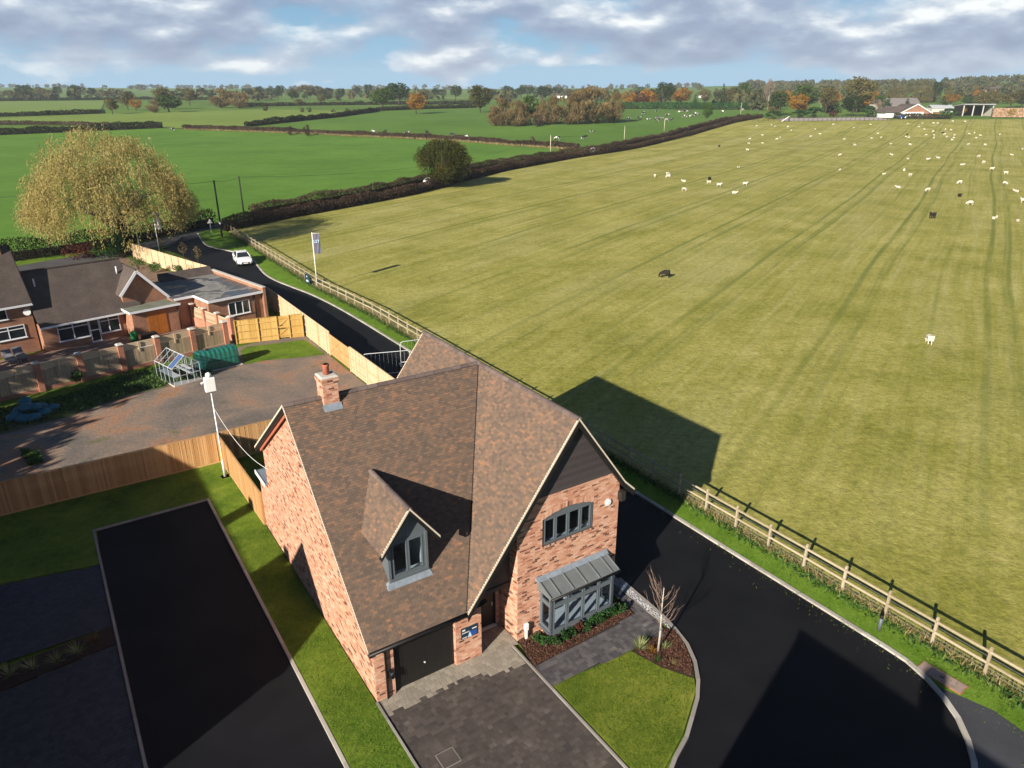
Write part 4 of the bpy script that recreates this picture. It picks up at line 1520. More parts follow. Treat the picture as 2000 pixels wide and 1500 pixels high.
def board_fence(name, label, p, q, h=1.85, m=None, board=0.10, posts=2.4, face=1, rails_near=False, group=None, cap=True, gravel=True, skip=(), z0=0.03):
    """close boarding from p to q (x, y); face=+1: boards show on the right-hand side of p->q; skip = gaps (s0, s1)"""
    p, q = V((p[0], p[1], 0)), V((q[0], q[1], 0))
    L = (q - p).length
    ang = math.atan2(q.y - p.y, q.x - p.x)
    o = thing(name, label, 'fence', p, ang, group)
    m = m or M['wood_new']
    inside = lambda s: any(a < s < b for a, b in skip)
    mesh = MB()
    y = -0.022 * face
    mesh.hexa([(0, y - .004, 0), (board - .004, y - .010, 0), (board - .004, y + .004, 0), (0, y + .008, 0), (0, y - .004, h - .15), (board - .004, y - .010, h - .15), (board - .004, y + .004, h - .15), (0, y + .008, h - .15)])
    me = mesh.mesh('board')
    me.materials.append(m)
    n = int(L / board)
    lim = 0
    rest = MB()
    for k in range(n):
        s = k * board
        if inside(s + board / 2):
            continue
        lim += 1
        if lim <= 300:
            b = link(bpy.data.objects.new('board', me))
            b.parent = o
            b.location = (s, 0, z0 + 0.12 + random.uniform(-.004, .004))
            b.rotation_euler = (random.uniform(-.006, .006), 0, 0)
        else:
            rest.box(s, s + board - .004, y - .008, y + .008, z0 + .12, z0 + h - .03)
    if rest.f:
        rest.build('board', m, o, 'stuff')
    np_ = max(1, round(L / posts))
    ps = [L * k / np_ for k in range(np_ + 1)] + [s for g in skip for s in g]
    for s in ps:
        if inside(s):
            continue
        yy = 0.045 * face
        bb = MB()
        if rails_near:
            bb.box(s - .05, s + .05, yy - .05, yy + .05, 0, h + .04)
        else:
            bb.box(s - .05, s + .05, -.012 if face > 0 else -.09, .09 if face > 0 else .012, 0, h + .02)
        bb.build('post', m, o)
    segs = sorted(set([0, L] + [s for g in skip for s in g]))
    for a, b in zip(segs[:-1], segs[1:]):
        if inside((a + b) / 2):
            continue
        for z in (0.35, 1.0, 1.6):
            if z < h - .1:
                yy = 0.02 * face
                MB().box(a, b, min(0, yy * 2), max(0, yy * 2), z, z + .075).build('rail', m, o)
        if cap:
            MB().box(a - .02, b + .02, -.035, .035, h - .012 + z0, h + .012 + z0).build('capping', m, o)
        if gravel:
            MB().box(a, b, -.02, .02, 0, .155).build('gravel_board', m, o)
    return o, L


rail_fence('post_and_rail_fence', 'long post and rail fence between the grass verge and sheep field', FENCE_L)
board_fence('garden_fence', 'close boarded garden fence standing mostly in shade behind the tarmac strip', W(-18, 21.25), W(-0.32, 21.1), 1.85, M['wood_new'], face=1)
board_fence('garden_fence', 'short new boarded fence running from corner mast to the brick house', W(-0.30, 21.1), W(-0.10, 13.25), 1.85, M['wood_new'], face=1)
board_fence('garden_fence', 'close boarded fence dividing the house garden from gravel yard', W(-0.28, 21.14), W(11.3, 21.5), 1.85, M['wood_new'], face=1)
GF0, GF1 = G(463, 672), G(593, 657)
Lg_ = (GF1 - GF0).length
gf, Lg = board_fence('yard_fence', 'yellow timber fence with visible rails beside the yard lawn', GF0, GF1, 2.0, M['wood_yellow'], face=-1, rails_near=True, posts=2.0, skip=((Lg_ * 0.615, Lg_ * 0.80),))
ga = thing('timber_gate', 'yellow timber gate with diagonal braces and black latch', 'gate', gf.location, gf.rotation_euler[2])
s0, s1 = Lg_ * 0.615 + 0.05, Lg_ * 0.80 - 0.05
k = s0
while k < s1 - 0.02:
    e = min(s1, k + 0.10)
    MB().box(k, e - .005, 0.012, 0.030, 0.10, 2.0).build('board', M['wood_yellow'], ga)
    k = e
for z in (0.25, 1.0, 1.75):
    MB().box(s0, s1, -0.032, 0.010, z, z + .09).build('rail', M['wood_yellow'], ga)
MB().bar((s0 + .05, -.012, 0.36), (s1 - .05, -.012, 0.98), 0.036, 0.09).build('brace', M['wood_yellow'], ga)
MB().bar((s0 + .05, -.012, 1.11), (s1 - .05, -.012, 1.73), 0.036, 0.09).build('brace', M['wood_yellow'], ga)
MB().box(s0 - .15, s1 - .25, -.05, -.034, 0.90, 0.95).box(s0 - .02, s0 + .02, -.05, -.034, .84, 1.01).build('latch', M['black'], ga)
MB().box(s0 + .1, s0 + .4, -.05, -.034, 1.20, 1.24).build('bolt', M['black'], ga)

FA, FB = W(11.38, 52), W(11.38, 21.6)
gt0, gt1 = 52 - 35.2, 52 - 30.8
rf, _l = board_fence('road_fence', 'pale new timber fence along the tarmac road with gap for gates', FA, FB, 1.95, M['wood_pale'], face=-1, rails_near=False, posts=2.0, skip=((gt0, gt1),))
for i, (a, b) in enumerate(((gt0 + .06, (gt0 + gt1) / 2 - .02), ((gt0 + gt1) / 2 + .02, gt1 - .06))):
    g = thing('field_gate', 'timber boarded gate leaf, ' + ('upper one of the yard pair' if i == 0 else 'lower one of the yard pair beside the fence end'), 'gate', rf.location, rf.rotation_euler[2])
    k = a
    while k < b - .02:
        e = min(b, k + .12)
        MB().box(k, e - .006, 0.008, 0.028, 0.10, 1.8).build('board', M['wood_new'], g)
        k = e
    for z in (0.25, 0.95, 1.65):
        MB().box(a, b, -0.032, 0.006, z, z + .09).build('rail', M['wood_new'], g)
    lo, hi = (a, b) if i == 0 else (b, a)
    MB().bar((lo, -.014, 0.35), (hi, -.014, 1.68), 0.034, 0.09).build('brace', M['wood_new'], g)
board_fence('garden_fence', 'pale panel fence with posts behind the shrubs of the bungalow garden', G(263, 505), G(412, 553), 1.85, M['wood_pale'], face=-1, posts=1.8, cap=True)


# ------------------------------------------------------------------ bungalow with its flat roofed extension
def brick_tex(name, c1, c2, mort, along):
    m, t, b, _ = new_mat(name)
    co = coords(t)
    s = t.nodes.new('ShaderNodeSeparateXYZ')
    t.links.new(co, s.inputs[0])
    u = math_n(t, 'ADD', s.outputs[0], s.outputs[1])
    cb = t.nodes.new('ShaderNodeCombineXYZ')
    t.links.new(u, cb.inputs[0])
    t.links.new(s.outputs[2], cb.inputs[1])
    n = t.nodes.new('ShaderNodeTexBrick')
    n.inputs['Scale'].default_value = 1.0
    n.inputs['Brick Width'].default_value = 0.225
    n.inputs['Row Height'].default_value = 0.075
    n.inputs['Mortar Size'].default_value = 0.006
    n.inputs['Color1'].default_value = (*c1, 1)
    n.inputs['Color2'].default_value = (*c2, 1)
    n.inputs['Mortar'].default_value = (*mort, 1)
    t.links.new(cb.outputs[0], n.inputs[0])
    v = noise_n(t, co, 0.8, 4)
    c = mix_c(t, 1.0, n.outputs[0], ramp_n(t, v, [(0.3, 0.8), (0.7, 1.2)]), 'MULTIPLY')
    t.links.new(c, b.inputs['Base Color'])
    b.inputs['Roughness'].default_value = 0.9
    bump(t, b, n.outputs['Fac'], -0.3, 0.005)
    return m


M['brickold'] = brick_tex('old_brick', (0.34, 0.155, 0.085), (0.26, 0.11, 0.065), (0.32, 0.24, 0.18), 0)
M['brickpier'] = brick_tex('pier_brick', (0.42, 0.15, 0.08), (0.33, 0.11, 0.065), (0.42, 0.33, 0.27), 0)


def old_tile(name, col):
    m, t, b, _ = new_mat(name)
    co = coords(t)
    s = t.nodes.new('ShaderNodeSeparateXYZ')
    t.links.new(co, s.inputs[0])
    row = math_n(t, 'FRACT', math_n(t, 'MULTIPLY', s.outputs[2], 6.5))
    n = noise_n(t, co, 0.7, 5, 0.6)
    f = noise_n(t, co, 9, 3, 0.7)
    c = ramp_n(t, n, [(0.3, tuple(x * .75 for x in col)), (0.7, tuple(x * 1.25 for x in col))])
    c = mix_c(t, 1.0, c, ramp_n(t, f, [(0.3, 0.8), (0.7, 1.2)]), 'MULTIPLY')
    t.links.new(c, b.inputs['Base Color'])
    b.inputs['Roughness'].default_value = 0.9
    bump(t, b, row, 0.6, 0.02)
    return m


M['oldtile'] = old_tile('old_brown_tile', (0.082, 0.064, 0.056))
def felt_mat():
    m, t, b, _ = new_mat('felt_roof')
    p = world_pos(t)
    n = noise_n(t, p, .45, 4, .6, .8)
    f = noise_n(t, p, 3, 4, .6)
    c = ramp_n(t, n, [(.42, (.050, .050, .052)), (.52, (.085, .083, .080)), (.58, (.24, .23, .21)), (.66, (.17, .165, .155))])  # pale patches put the wet roof's bright reflections into the colour
    c = mix_c(t, 1.0, c, ramp_n(t, f, [(.3, .8), (.7, 1.2)]), 'MULTIPLY')
    t.links.new(c, b.inputs['Base Color'])
    t.links.new(ramp_n(t, n, [(.45, .25), (.58, .8)]), b.inputs['Roughness'])
    b.inputs['Specular IOR Level'].default_value = .5
    return m


M['felt'] = felt_mat()
M['feltgreen'] = plain('mossy_felt', (0.16, 0.17, 0.13), 0.8, 0.3, 0.8)
M['orangewood'] = plain('orange_varnished_wood', (0.36, 0.12, 0.02), 0.5, 0.15, 3)
M['upvc'] = plain('white_upvc', (0.74, 0.75, 0.78), 0.4, 0.03, 4)

bg_ = thing('bungalow', 'old brick bungalow with dark tiled roof, white windows and flat roofed extension', 'bungalow', BO, BA)


def wall_box(parent, x0, x1, y0, y1, z0, z1, m, name='wall'):
    return MB().box(x0, x1, y0, y1, z0, z1).build(name, m, parent)


def gable_roof(parent, x0, x1, y0, ym, y1, ze0, zr_, ze1, m, t=0.12, axis='x', name='roof'):
    """two slopes with the ridge along x (or y)"""
    mb = MB()

    def P(a, b, z):
        return (a, b, z) if axis == 'x' else (b, a, z)
    for (ya, za, yb, zb_) in ((y0, ze0, ym, zr_), (y1, ze1, ym, zr_)):
        a = [P(x0, ya, za), P(x1, ya, za), P(x1, yb, zb_), P(x0, yb, zb_)]
        b = [(p[0], p[1], p[2] - t) for p in a]
        mb.hexa(b + a)
    return mb.build(name, m, parent)


# main range
wall_box(bg_, -0.5, 6.0, 0.0, 6.4, 0, 2.2, M['brickold'])
gable_roof(bg_, -0.6, 7.3, -0.40, 3.2, 6.8, 2.18, 6.02, 2.18, M['oldtile'])
MB().bar((-0.6, 3.2, 6.05), (7.3, 3.2, 6.05), 0.2, 0.1).build('ridge', M['oldtile'], bg_)
MB().box(-0.6, 6.0, -0.47, -0.38, 2.02, 2.16).build('gutter', M['upvc'], bg_)
# cross wing with white bargeboards
w = MB()
w.prism([(6.0, 0.2, 0), (9.6, 0.2, 0), (9.6, 0.2, 2.75), (7.4, 0.2, 5.32), (6.0, 0.2, 3.65)], (0, 6.2, 0))
w.build('wall', M['brickold'], bg_)
rw = MB()
for s, e, ze in ((7.4, 5.75, 5.47 - 1.17 * 1.65), (7.4, 9.85, 5.47 - 1.17 * 2.45)):
    a = [(s, -0.15, 5.47), (e, -0.15, ze), (e, 6.6, ze), (s, 6.6, 5.47)]
    rw.hexa([(p[0], p[1], p[2] - .12) for p in a] + a)
rw.build('roof', M['oldtile'], bg_)
for e, ze in ((5.75, 5.47 - 1.17 * 1.65), (9.85, 5.47 - 1.17 * 2.45)):
    MB().bar((7.4, -0.18, 5.36), (e, -0.18, ze - .10), 0.05, 0.22).build('bargeboard', M['upvc'], bg_)
MB().bar((7.4, -0.1, 5.5), (7.4, 6.6, 5.5), 0.2, 0.1).build('ridge', M['oldtile'], bg_)
# flat roofed porch with varnished doors
wall_box(bg_, 5.85, 9.65, -1.75, 0.19, 0, 2.3, M['brickold'])
MB().box(5.65, 9.85, -2.0, 0.18, 2.32, 2.44).build('porch_roof', M['feltgreen'], bg_)
MB().box(5.62, 9.88, -2.04, -2.0, 2.28, 2.46).box(5.61, 5.65, -2.0, 0.15, 2.28, 2.46).build('porch_fascia', M['upvc'], bg_)
for x in (7.05, 7.85):
    MB().box(x, x + .78, -1.79, -1.75, 0.05, 2.1).build('porch_door', M['orangewood'], bg_)
# extension
wall_box(bg_, 9.62, 11.45, -1.1, 6.2, 0, 2.55, M['brickold'])
wall_box(bg_, 11.45, 16.6, -4.0, 6.2, 0, 2.55, M['brickold'])
rf_ = MB()
rf_.box(9.66, 11.42, -1.3, 6.3, 2.56, 2.70)
rf_.box(11.4, 16.5, -4.25, 6.3, 2.561, 2.702)
rf_.build('flat_roof', M['felt'], bg_)
MB().box(11.36, 16.6, -4.29, -4.25, 2.52, 2.73).box(11.36, 11.40, -4.25, -1.3, 2.52, 2.73).box(9.66, 11.36, -1.34, -1.3, 2.52, 2.73).build('roof_fascia', M['upvc'], bg_)
wall_box(bg_, 16.5, 16.75, -4.3, 6.4, 0, 3.0, M['brickold'], 'parapet')
MB().box(16.45, 16.80, -4.35, 6.45, 3.0, 3.06).build('coping', M['concrete'], bg_)
pr = MB()
pr.hexa([(11.4, 5.5, 2.71), (16.5, 5.5, 2.71), (16.5, 6.5, 2.71), (11.4, 6.5, 2.71), (11.4, 6.2, 3.35), (16.5, 6.2, 3.35), (16.5, 6.5, 3.35), (11.4, 6.5, 3.35)])
pr.build('tiled_upstand', M['oldtile'], bg_)


def upvc_window(parent, u0, u1, z0, z1, y, muls, tran=None, name='window', left=False):
    o = MB()
    f = 0.06
    dy = -0.05
    o.box(u0, u1, y + dy, y + .02, z0, z0 + f).box(u0, u1, y + dy, y + .02, z1 - f, z1).box(u0, u0 + f, y + dy, y + .02, z0 + f, z1 - f).box(u1 - f, u1, y + dy, y + .02, z0 + f, z1 - f)
    wi = o.build(name, M['upvc'], parent)
    for x in muls:
        MB().box(x - .035, x + .035, y + dy - .004, y + .02, z0 + f, z1 - f).build('mullion', M['upvc'], wi)
    xs = [u0 + f] + list(muls) + [u1 - f]
    rows = [(z0 + f, z1 - f)]
    if tran:
        MB().box(u0 + f, u1 - f, y + dy - .003, y + .02, tran - .035, tran + .035).build('transom', M['upvc'], wi)
        rows = [(z0 + f, tran - .035), (tran + .035, z1 - f)]
    for a, b in zip(xs[:-1], xs[1:]):
        for h0, h1 in rows:
            MB().box(a, b, y - .02, y - .012, h0, h1).build('pane', M['darkglass'], wi)
    MB().box(u0 - .05, u1 + .05, y - .10, y + .02, z0 - .05, z0 - .002).build('sill', M['upvc'], wi)
    return wi


def dark_glass():
    m, t, b, _ = new_mat('dark_window_glass')
    b.inputs['Base Color'].default_value = (0.02, 0.025, 0.03, 1)
    b.inputs['Roughness'].default_value = 0.06
    b.inputs['Specular IOR Level'].default_value = 0.6
    return m


M['darkglass'] = dark_glass()
upvc_window(bg_, 0.62, 2.95, 0.62, 2.08, -0.002, [1.75], 1.65)
upvc_window(bg_, 3.75, 5.35, 0.62, 2.08, -0.002, [4.5], 1.65)
upvc_window(bg_, 2.98, 3.72, 0.06, 2.08, -0.002, [], 1.05, 'glazed_door')
upvc_window(bg_, 13.2, 15.2, 0.95, 2.15, -4.002, [13.87, 14.53])
MB().tube([(15.7, -4.06, 2.5), (15.7, -4.06, 0.1)], 0.05, 8).build('downpipe', M['black'], bg_)
MB().tube([(9.7, -1.8, 2.3), (9.7, -1.8, 0.1)], 0.05, 8).build('downpipe', M['black'], bg_)
for c_ in (6.6, 0.3):
    MB().tube([(c_, 2.2, 4.9), (c_, 2.2, 5.55)], 0.06, 8).build('vent_pipe', M['upvc'], bg_)
ws = MB()
ws.tube([(11.44, -2.0, 1.6), (11.40, -2.0, 1.6), (11.37, -2.0, 1.6)], [0.16, 0.16, 0.05], 12)
ws.build('wall_lamp', M['white'], bg_)

# the taller house it is joined to
lh = thing('tall_house', 'taller old brick house joined to the bungalow, with bare creeper and chimney', 'house', BO, BA)
wl = MB()
wl.prism([(-0.62, 0.9, 0), (-0.62, 6.6, 0), (-0.62, 6.6, 4.1), (-0.62, 3.6, 7.9), (-0.62, 0.9, 4.1)], (-9, 0, 0))
wl.build('wall', M['brickold'], lh)
gable_roof(lh, -9.8, -0.5, 0.55, 3.7, 6.9, 4.0, 8.25, 4.0, M['oldtile'])
MB().bar((-0.52, 0.5, 3.9), (-0.52, 3.7, 8.14), 0.05, 0.2).build('bargeboard', M['pole_black'], lh)
MB().box(-9.8, -0.5, 0.46, 0.56, 3.86, 4.0).build('gutter', M['upvc'], lh)
upvc_window(lh, -3.5, -1.35, 1.35, 2.4, 0.898, [-2.5], 2.1)
upvc_window(lh, -4.4, -2.3, 3.0, 3.85, 0.898, [-3.4])
wall_box(lh, -2.2, -1.2, 3.2, 4.2, 7.2, 9.2, M['brickold'], 'chimney')
MB().box(-2.27, -1.13, 3.13, 4.27, 9.2, 9.3).build('chimney_cap', M['concrete'], lh)
dsh = MB()
dsh.tube([(-1.0, 0.75, 3.3), (-1.0, 0.70, 3.32), (-1.0, 0.62, 3.36)], [0.05, 0.22, 0.27], 14, cap=True)
dsh.build('satellite_dish', M['white'], lh)

# boundary of brick piers and boarded panels
pf = thing('pier_fence', 'boundary of red brick piers with stone caps and boarded panels', 'fence', WB(0, 0), BA)
PC = [-11.3, -8.6, -5.9, -3.2, -0.5, 2.3, 4.95, 7.7, 10.4, 11.5]
for i, c_ in enumerate(PC):
    y = -9.0 if i < 9 else -8.0
    po = MB().box(c_ - .19, c_ + .19, y - .19, y + .19, 0, 2.1).build('pier', M['brickpier'], pf)
    cp_ = MB()
    cp_.hexa([(c_ - .25, y - .25, 2.1), (c_ + .25, y - .25, 2.1), (c_ + .25, y + .25, 2.1), (c_ - .25, y + .25, 2.1), (c_ - .16, y - .16, 2.2), (c_ + .16, y - .16, 2.2), (c_ + .16, y + .16, 2.2), (c_ - .16, y + .16, 2.2)])
    cp_.build('cap', M['concrete'], po)
    if i < 8:
        n_ = PC[i + 1]
        MB().box(c_ + .19, n_ - .19, -9.1, -8.9, 0, 0.3).build('plinth', M['brickpier'], pf)
        s = c_ + .2
        while s < n_ - .2:
            e = min(n_ - .19, s + .12)
            MB().box(s, e - .012, -9.04, -9.02, 0.3, 1.52).build('board', M['wood_grey'], pf)
            s = e
        mid = (c_ + n_) / 2
        for j in range(4):
            MB().box(c_ + .19, n_ - .19, -9.0, -8.98, 1.54 + j * .13, 1.655 + j * .13).build('slat', M['wood_pale'], pf)
        MB().box(mid - .05, mid + .05, -9.10, -9.045, 1.30, 2.06).build('panel_post', M['wood_pale'], pf)
        MB().box(c_ + .19, n_ - .19, -9.0, -8.95, 0.9, 1.0).build('rail', M['wood_grey'], pf)
sw = thing('garden_wall', 'low red brick wall with piers and weathered panels beside the extension', 'wall', WB(0, 0), BA)
PD = [(11.0, 0.0), (11.1, -1.2), (11.25, -3.4), (11.4, -5.6), (11.5, -7.6)]
for i, (c_, y) in enumerate(PD):
    po = MB().box(c_ - .17, c_ + .17, y - .17, y + .17, 0, 1.95).build('pier', M['brickpier'], sw)
    cp_ = MB()
    cp_.hexa([(c_ - .22, y - .22, 1.95), (c_ + .22, y - .22, 1.95), (c_ + .22, y + .22, 1.95), (c_ - .22, y + .22, 1.95), (c_ - .14, y - .14, 2.04), (c_ + .14, y - .14, 2.04), (c_ + .14, y + .14, 2.04), (c_ - .14, y + .14, 2.04)])
    cp_.build('cap', M['concrete'], po)
    if i < 4:
        d_ = PD[i + 1]
        MB().bar((c_, y - .17, .4), (d_[0], d_[1] + .17, .4), 0.2, 0.8).build('plinth', M['brickpier'], sw)
        for j in range(7):
            MB().bar((c_, y - .17, .88 + j * .14), (d_[0], d_[1] + .17, .88 + j * .14), 0.03, 0.125).build('slat', M['wood_grey'], sw)

# ------------------------------------------------------------------ things in the yard and round the bungalow
P0, P1, P2 = G(342, 756), G(394, 741), G(309, 737)
gw, gl_ = (P1 - P0).length, (P2 - P0).length
ga_ = math.atan2((P1 - P0).y, (P1 - P0).x)
gh = thing('greenhouse', 'small aluminium framed glass greenhouse standing in the yard', 'greenhouse', P0, ga_)
gl_ = min(gl_, 2.7)
EV, RG = 1.35, 2.1
M['bluesheet'] = plain('blue_sheet', (0.06, 0.10, 0.22), .3, .2, 3, spec=.6)
fr = MB()
MB().box(-.05, gw + .05, -.05, gl_ + .05, 0, .08).build('base', M['concrete'], gh)
nodes_ = []
b_ = 0.030
for y in np.linspace(0, gl_, 5):
    MB().bar((0, y, .05), (0, y, EV), b_, b_).build('glazing_bar', M['metal'], gh)
    MB().bar((gw, y, .05), (gw, y, EV), b_, b_).build('glazing_bar', M['metal'], gh)
    MB().bar((0, y, EV), (gw / 2, y, RG), b_, b_).build('glazing_bar', M['metal'], gh)
    MB().bar((gw, y, EV), (gw / 2, y, RG), b_, b_).build('glazing_bar', M['metal'], gh)
for y in (0, gl_):
    for x in (gw * .25, gw * .5, gw * .75):
        MB().bar((x, y, .05), (x, y, EV + (RG - EV) * (1 - abs(x / gw * 2 - 1))), b_, b_).build('glazing_bar', M['metal'], gh)
for x, z in ((0, EV), (gw, EV), (gw / 2, RG), (0, .06), (gw, .06)):
    MB().bar((x, -.02, z), (x, gl_ + .02, z), b_ * 1.3, b_ * 1.3).build('rail', M['metal'], gh)
for y in (0, gl_):
    for z in (.06, .7, EV):
        MB().bar((0, y, z), (gw, y, z), b_, b_).build('rail', M['metal'], gh)
for k in range(4):
    y0_, y1_ = gl_ * k / 4 + .02, gl_ * (k + 1) / 4 - .02
    for x in (0, gw):
        MB().box(x - .002, x + .002, y0_, y1_, .08, EV).build('pane', M['glass'], gh)
    for s in (0, 1):
        xe = gw * s
        q = MB()
        q.face([(xe, y0_, EV), (xe, y1_, EV), (gw / 2, y1_, RG), (gw / 2, y0_, RG)])
        q.build('pane', M['bluesheet'] if (s == 0 and k == 0) else M['glass'], gh)
M['staging'] = plain('staging_board', (0.62, 0.60, 0.56), 0.7, 0.1, 3)
MB().box(.1, .6, .2, gl_ - .2, .62, .66).build('staging', M['staging'], gh)
MB().box(gw - .7, gw - .1, .2, gl_ - .2, .62, .66).build('staging', M['staging'], gh)

# oil tank: ribbed green moulding
M['tank'] = plain('green_plastic', (0.012, 0.115, 0.085), 0.4, 0.12, 3, spec=0.5)
Q0, Q1 = G(392, 730), G(470, 712)
ta = math.atan2((Q1 - Q0).y, (Q1 - Q0).x)
tk_ = thing('oil_tank', 'dark green ribbed plastic oil tank on a slab beside the greenhouse', 'tank', Q0, ta)
tl = (Q1 - Q0).length
MB().box(-.15, tl + .15, -.12, 1.55, 0, .06).build('slab', M['concrete'], tk_)
prof = [(0.06, .0), (0.0, .08), (0.02, .62), (0.07, .66), (0.02, .70), (0.12, 1.22), (0.34, 1.42), (1.06, 1.42), (1.28, 1.22), (1.38, .70), (1.33, .66), (1.38, .62), (1.40, .08), (1.34, 0)]
bd = MB()
xs = np.linspace(0, tl, 36)
rings = []
for i, x in enumerate(xs):
    e = min(x, tl - x)
    sh = 0.0 if e > .2 else (0.2 - e) * .45
    rib = 0.035 if (i // 2) % 2 == 0 else 0.0
    rings.append([(x, .7 + (y - .7) * (1 - sh - rib * (1 if z > .7 else .6)), .06 + z * (1 - rib * .5 * (z > .9) - sh * .25)) for y, z in prof])
for a, b in zip(rings[:-1], rings[1:]):
    for j in range(len(prof)):
        k2 = (j + 1) % len(prof)
        bd.face([a[j], a[k2], b[k2], b[j]][::-1])
bd.face(rings[0])
bd.face(rings[-1][::-1])
bd.build('body', M['tank'], tk_)
MB().tube([(tl * .3, .7, 1.46), (tl * .3, .7, 1.56)], .12, 12).build('filler_cap', M['black'], tk_)

# heap of blue sacks
M['sack'] = plain('blue_sack', (0.010, 0.12, 0.17), 0.45, 0.2, 5)
for i, (x, y, s, up) in enumerate(((30, 822, .42, 0), (48, 824, .40, 0), (66, 822, .40, 0), (88, 812, .40, 0), (104, 803, .38, 0), (80, 802, .42, 0), (55, 812, .42, .35), (38, 808, .38, 0), (53, 798, .40, .3), (72, 811, .36, .38))):
    P = G(x, y)
    mb = MB()
    n1, n2 = 14, 8
    ph = random.random() * 6
    vs = []
    for a in range(n2 + 1):
        t_ = PI * a / n2
        for b in range(n1):
            f_ = 2 * PI * b / n1
            r_ = s * (1 + .10 * math.sin(3 * f_ + ph + a) + .08 * math.sin(5 * f_ - ph * 2 + 2 * a))
            vs.append((r_ * 1.15 * math.sin(t_) * math.cos(f_), r_ * math.sin(t_) * math.sin(f_), max(0, s * .62 + s * .62 * math.cos(t_) * (1 + .3 * (a == 0)))))
    mb.v = vs
    for a in range(n2):
        for b in range(n1):
            mb.f.append((a * n1 + b, (a + 1) * n1 + b, (a + 1) * n1 + (b + 1) % n1, a * n1 + (b + 1) % n1))
            mb.pv.append(0)
            mb.sm.append(True)
    o = mb.build('rubbish_sack', M['sack'])
    o.location = (P.x, P.y, up)
    o.rotation_euler = (random.uniform(-.15, .15), random.uniform(-.15, .15), random.random() * 6)
    tag(o, 'teal blue plastic sack in the heap by the pier fence', 'sack', 'heap of blue sacks in the yard')

# garden furniture, planters and boxes behind the pier fence
M['cover'] = plain('grey_cover', (0.17, 0.18, 0.20), 0.7, 0.2, 4)
for i, (x, y, lab) in enumerate(((22, 708, 'grey covered sun lounger beside the wall, first of the pair'), (43, 702, 'grey covered sun lounger beside the wall, next to the dark heap'))):
    P = G(x, y)
    t_ = thing('sun_lounger', lab, 'lounger', P, BA + 1.6)
    MB().box(-.9, .5, -.32, .32, .28, .40).build('seat', M['cover'], t_)
    q = MB()
    q.hexa([(.5, -.32, .28), (1.0, -.32, .75), (1.0, .32, .75), (.5, .32, .28), (.45, -.32, .40), (.92, -.32, .84), (.92, .32, .84), (.45, .32, .40)])
    q.build('backrest', M['cover'], t_)
    for a, b in ((-.8, -.28), (-.8, .28), (.4, -.28), (.4, .28)):
        MB().bar((a, b, 0), (a, b, .28), .04, .04).build('leg', M['metal'], t_)
ch = thing('storage_box', 'black garden storage box in front of the orange porch doors', 'box', WB(6.6, -2.7), BA)
bevel(MB().box(-.6, .6, -.3, .3, 0, .55).build('body', M['black'], ch), .03)
bevel(MB().box(-.62, .62, -.32, .32, .55, .62).build('lid', M['black'], ch), .02)
gb = thing('compost_bag', 'green garden bag standing at the porch corner', 'bag', WB(5.55, -2.3), BA)
MB().tube([(0, 0, 0), (0, 0, .5), (.03, 0, .85), (.06, 0, .95)], [.28, .3, .24, .1], 10).build('body', plain('green_bag', (0.02, 0.20, 0.05), .5), gb)
tbt = thing('garden_table', 'cream garden table on the bungalow patio behind the pier fence', 'table', WB(2.0, -7.2), BA)
bevel(MB().box(-.55, .55, -.4, .4, .68, .72).build('top', M['white'], tbt), .01)
for a in (-.48, .48):
    for b in (-.33, .33):
        MB().bar((a, b, 0), (a, b, .68), .05, .05).build('leg', M['white'], tbt)
tb2 = thing('garden_table', 'second cream table on the patio, nearer the porch', 'table', WB(5.0, -6.2), BA)
bevel(MB().box(-.6, .6, -.35, .35, .60, .64).build('top', M['white'], tb2), .01)
for a in (-.5, .5):
    for b in (-.28, .28):
        MB().bar((a, b, 0), (a, b, .60), .05, .05).build('leg', M['white'], tb2)

# site barrier panels across the road
def barrier(label, p, q, h=1.9):
    o = thing('site_barrier', label, 'barrier', (p.x, p.y, 0), math.atan2(q.y - p.y, q.x - p.x))
    L = (V((q.x, q.y, 0)) - V((p.x, p.y, 0))).length
    r = .25
    arc = lambda cx_, a0, a1: [(cx_ + r * math.cos(t), 0, h - r + r * math.sin(t)) for t in np.linspace(a0, a1, 6)]
    MB().tube([(0, 0, .05)] + arc(r, PI, PI / 2) + arc(L - r, PI / 2, 0) + [(L, 0, .05)], .025, 8).build('frame', M['metal'], o)
    MB().tube([(0, 0, .25), (L, 0, .25)], .018, 6).build('rail', M['metal'], o)
    for x in (0, L):
        MB().box(x - .1, x + .1, -.35, .35, 0, .1).build('foot', M['concrete'], o)
    wm = MB()
    for k in range(1, int(L / .3)):
        wm.bar((k * .3, 0, .25), (k * .3, 0, h - .02), .004, .004)
    wm.build('mesh', M['metal'], o, 'stuff')
    return o


pa, pb_ = G(708, 692, 1.9), G(800, 684, 1.9)
barrier('tubular site barrier spanning the road beside the fence end', pa, pb_)
pc_, pd_ = G(781, 668, 1.9), G(835, 661, 1.9)
barrier('tubular site barrier crossing the kerb towards the field fence', pc_, pd_)

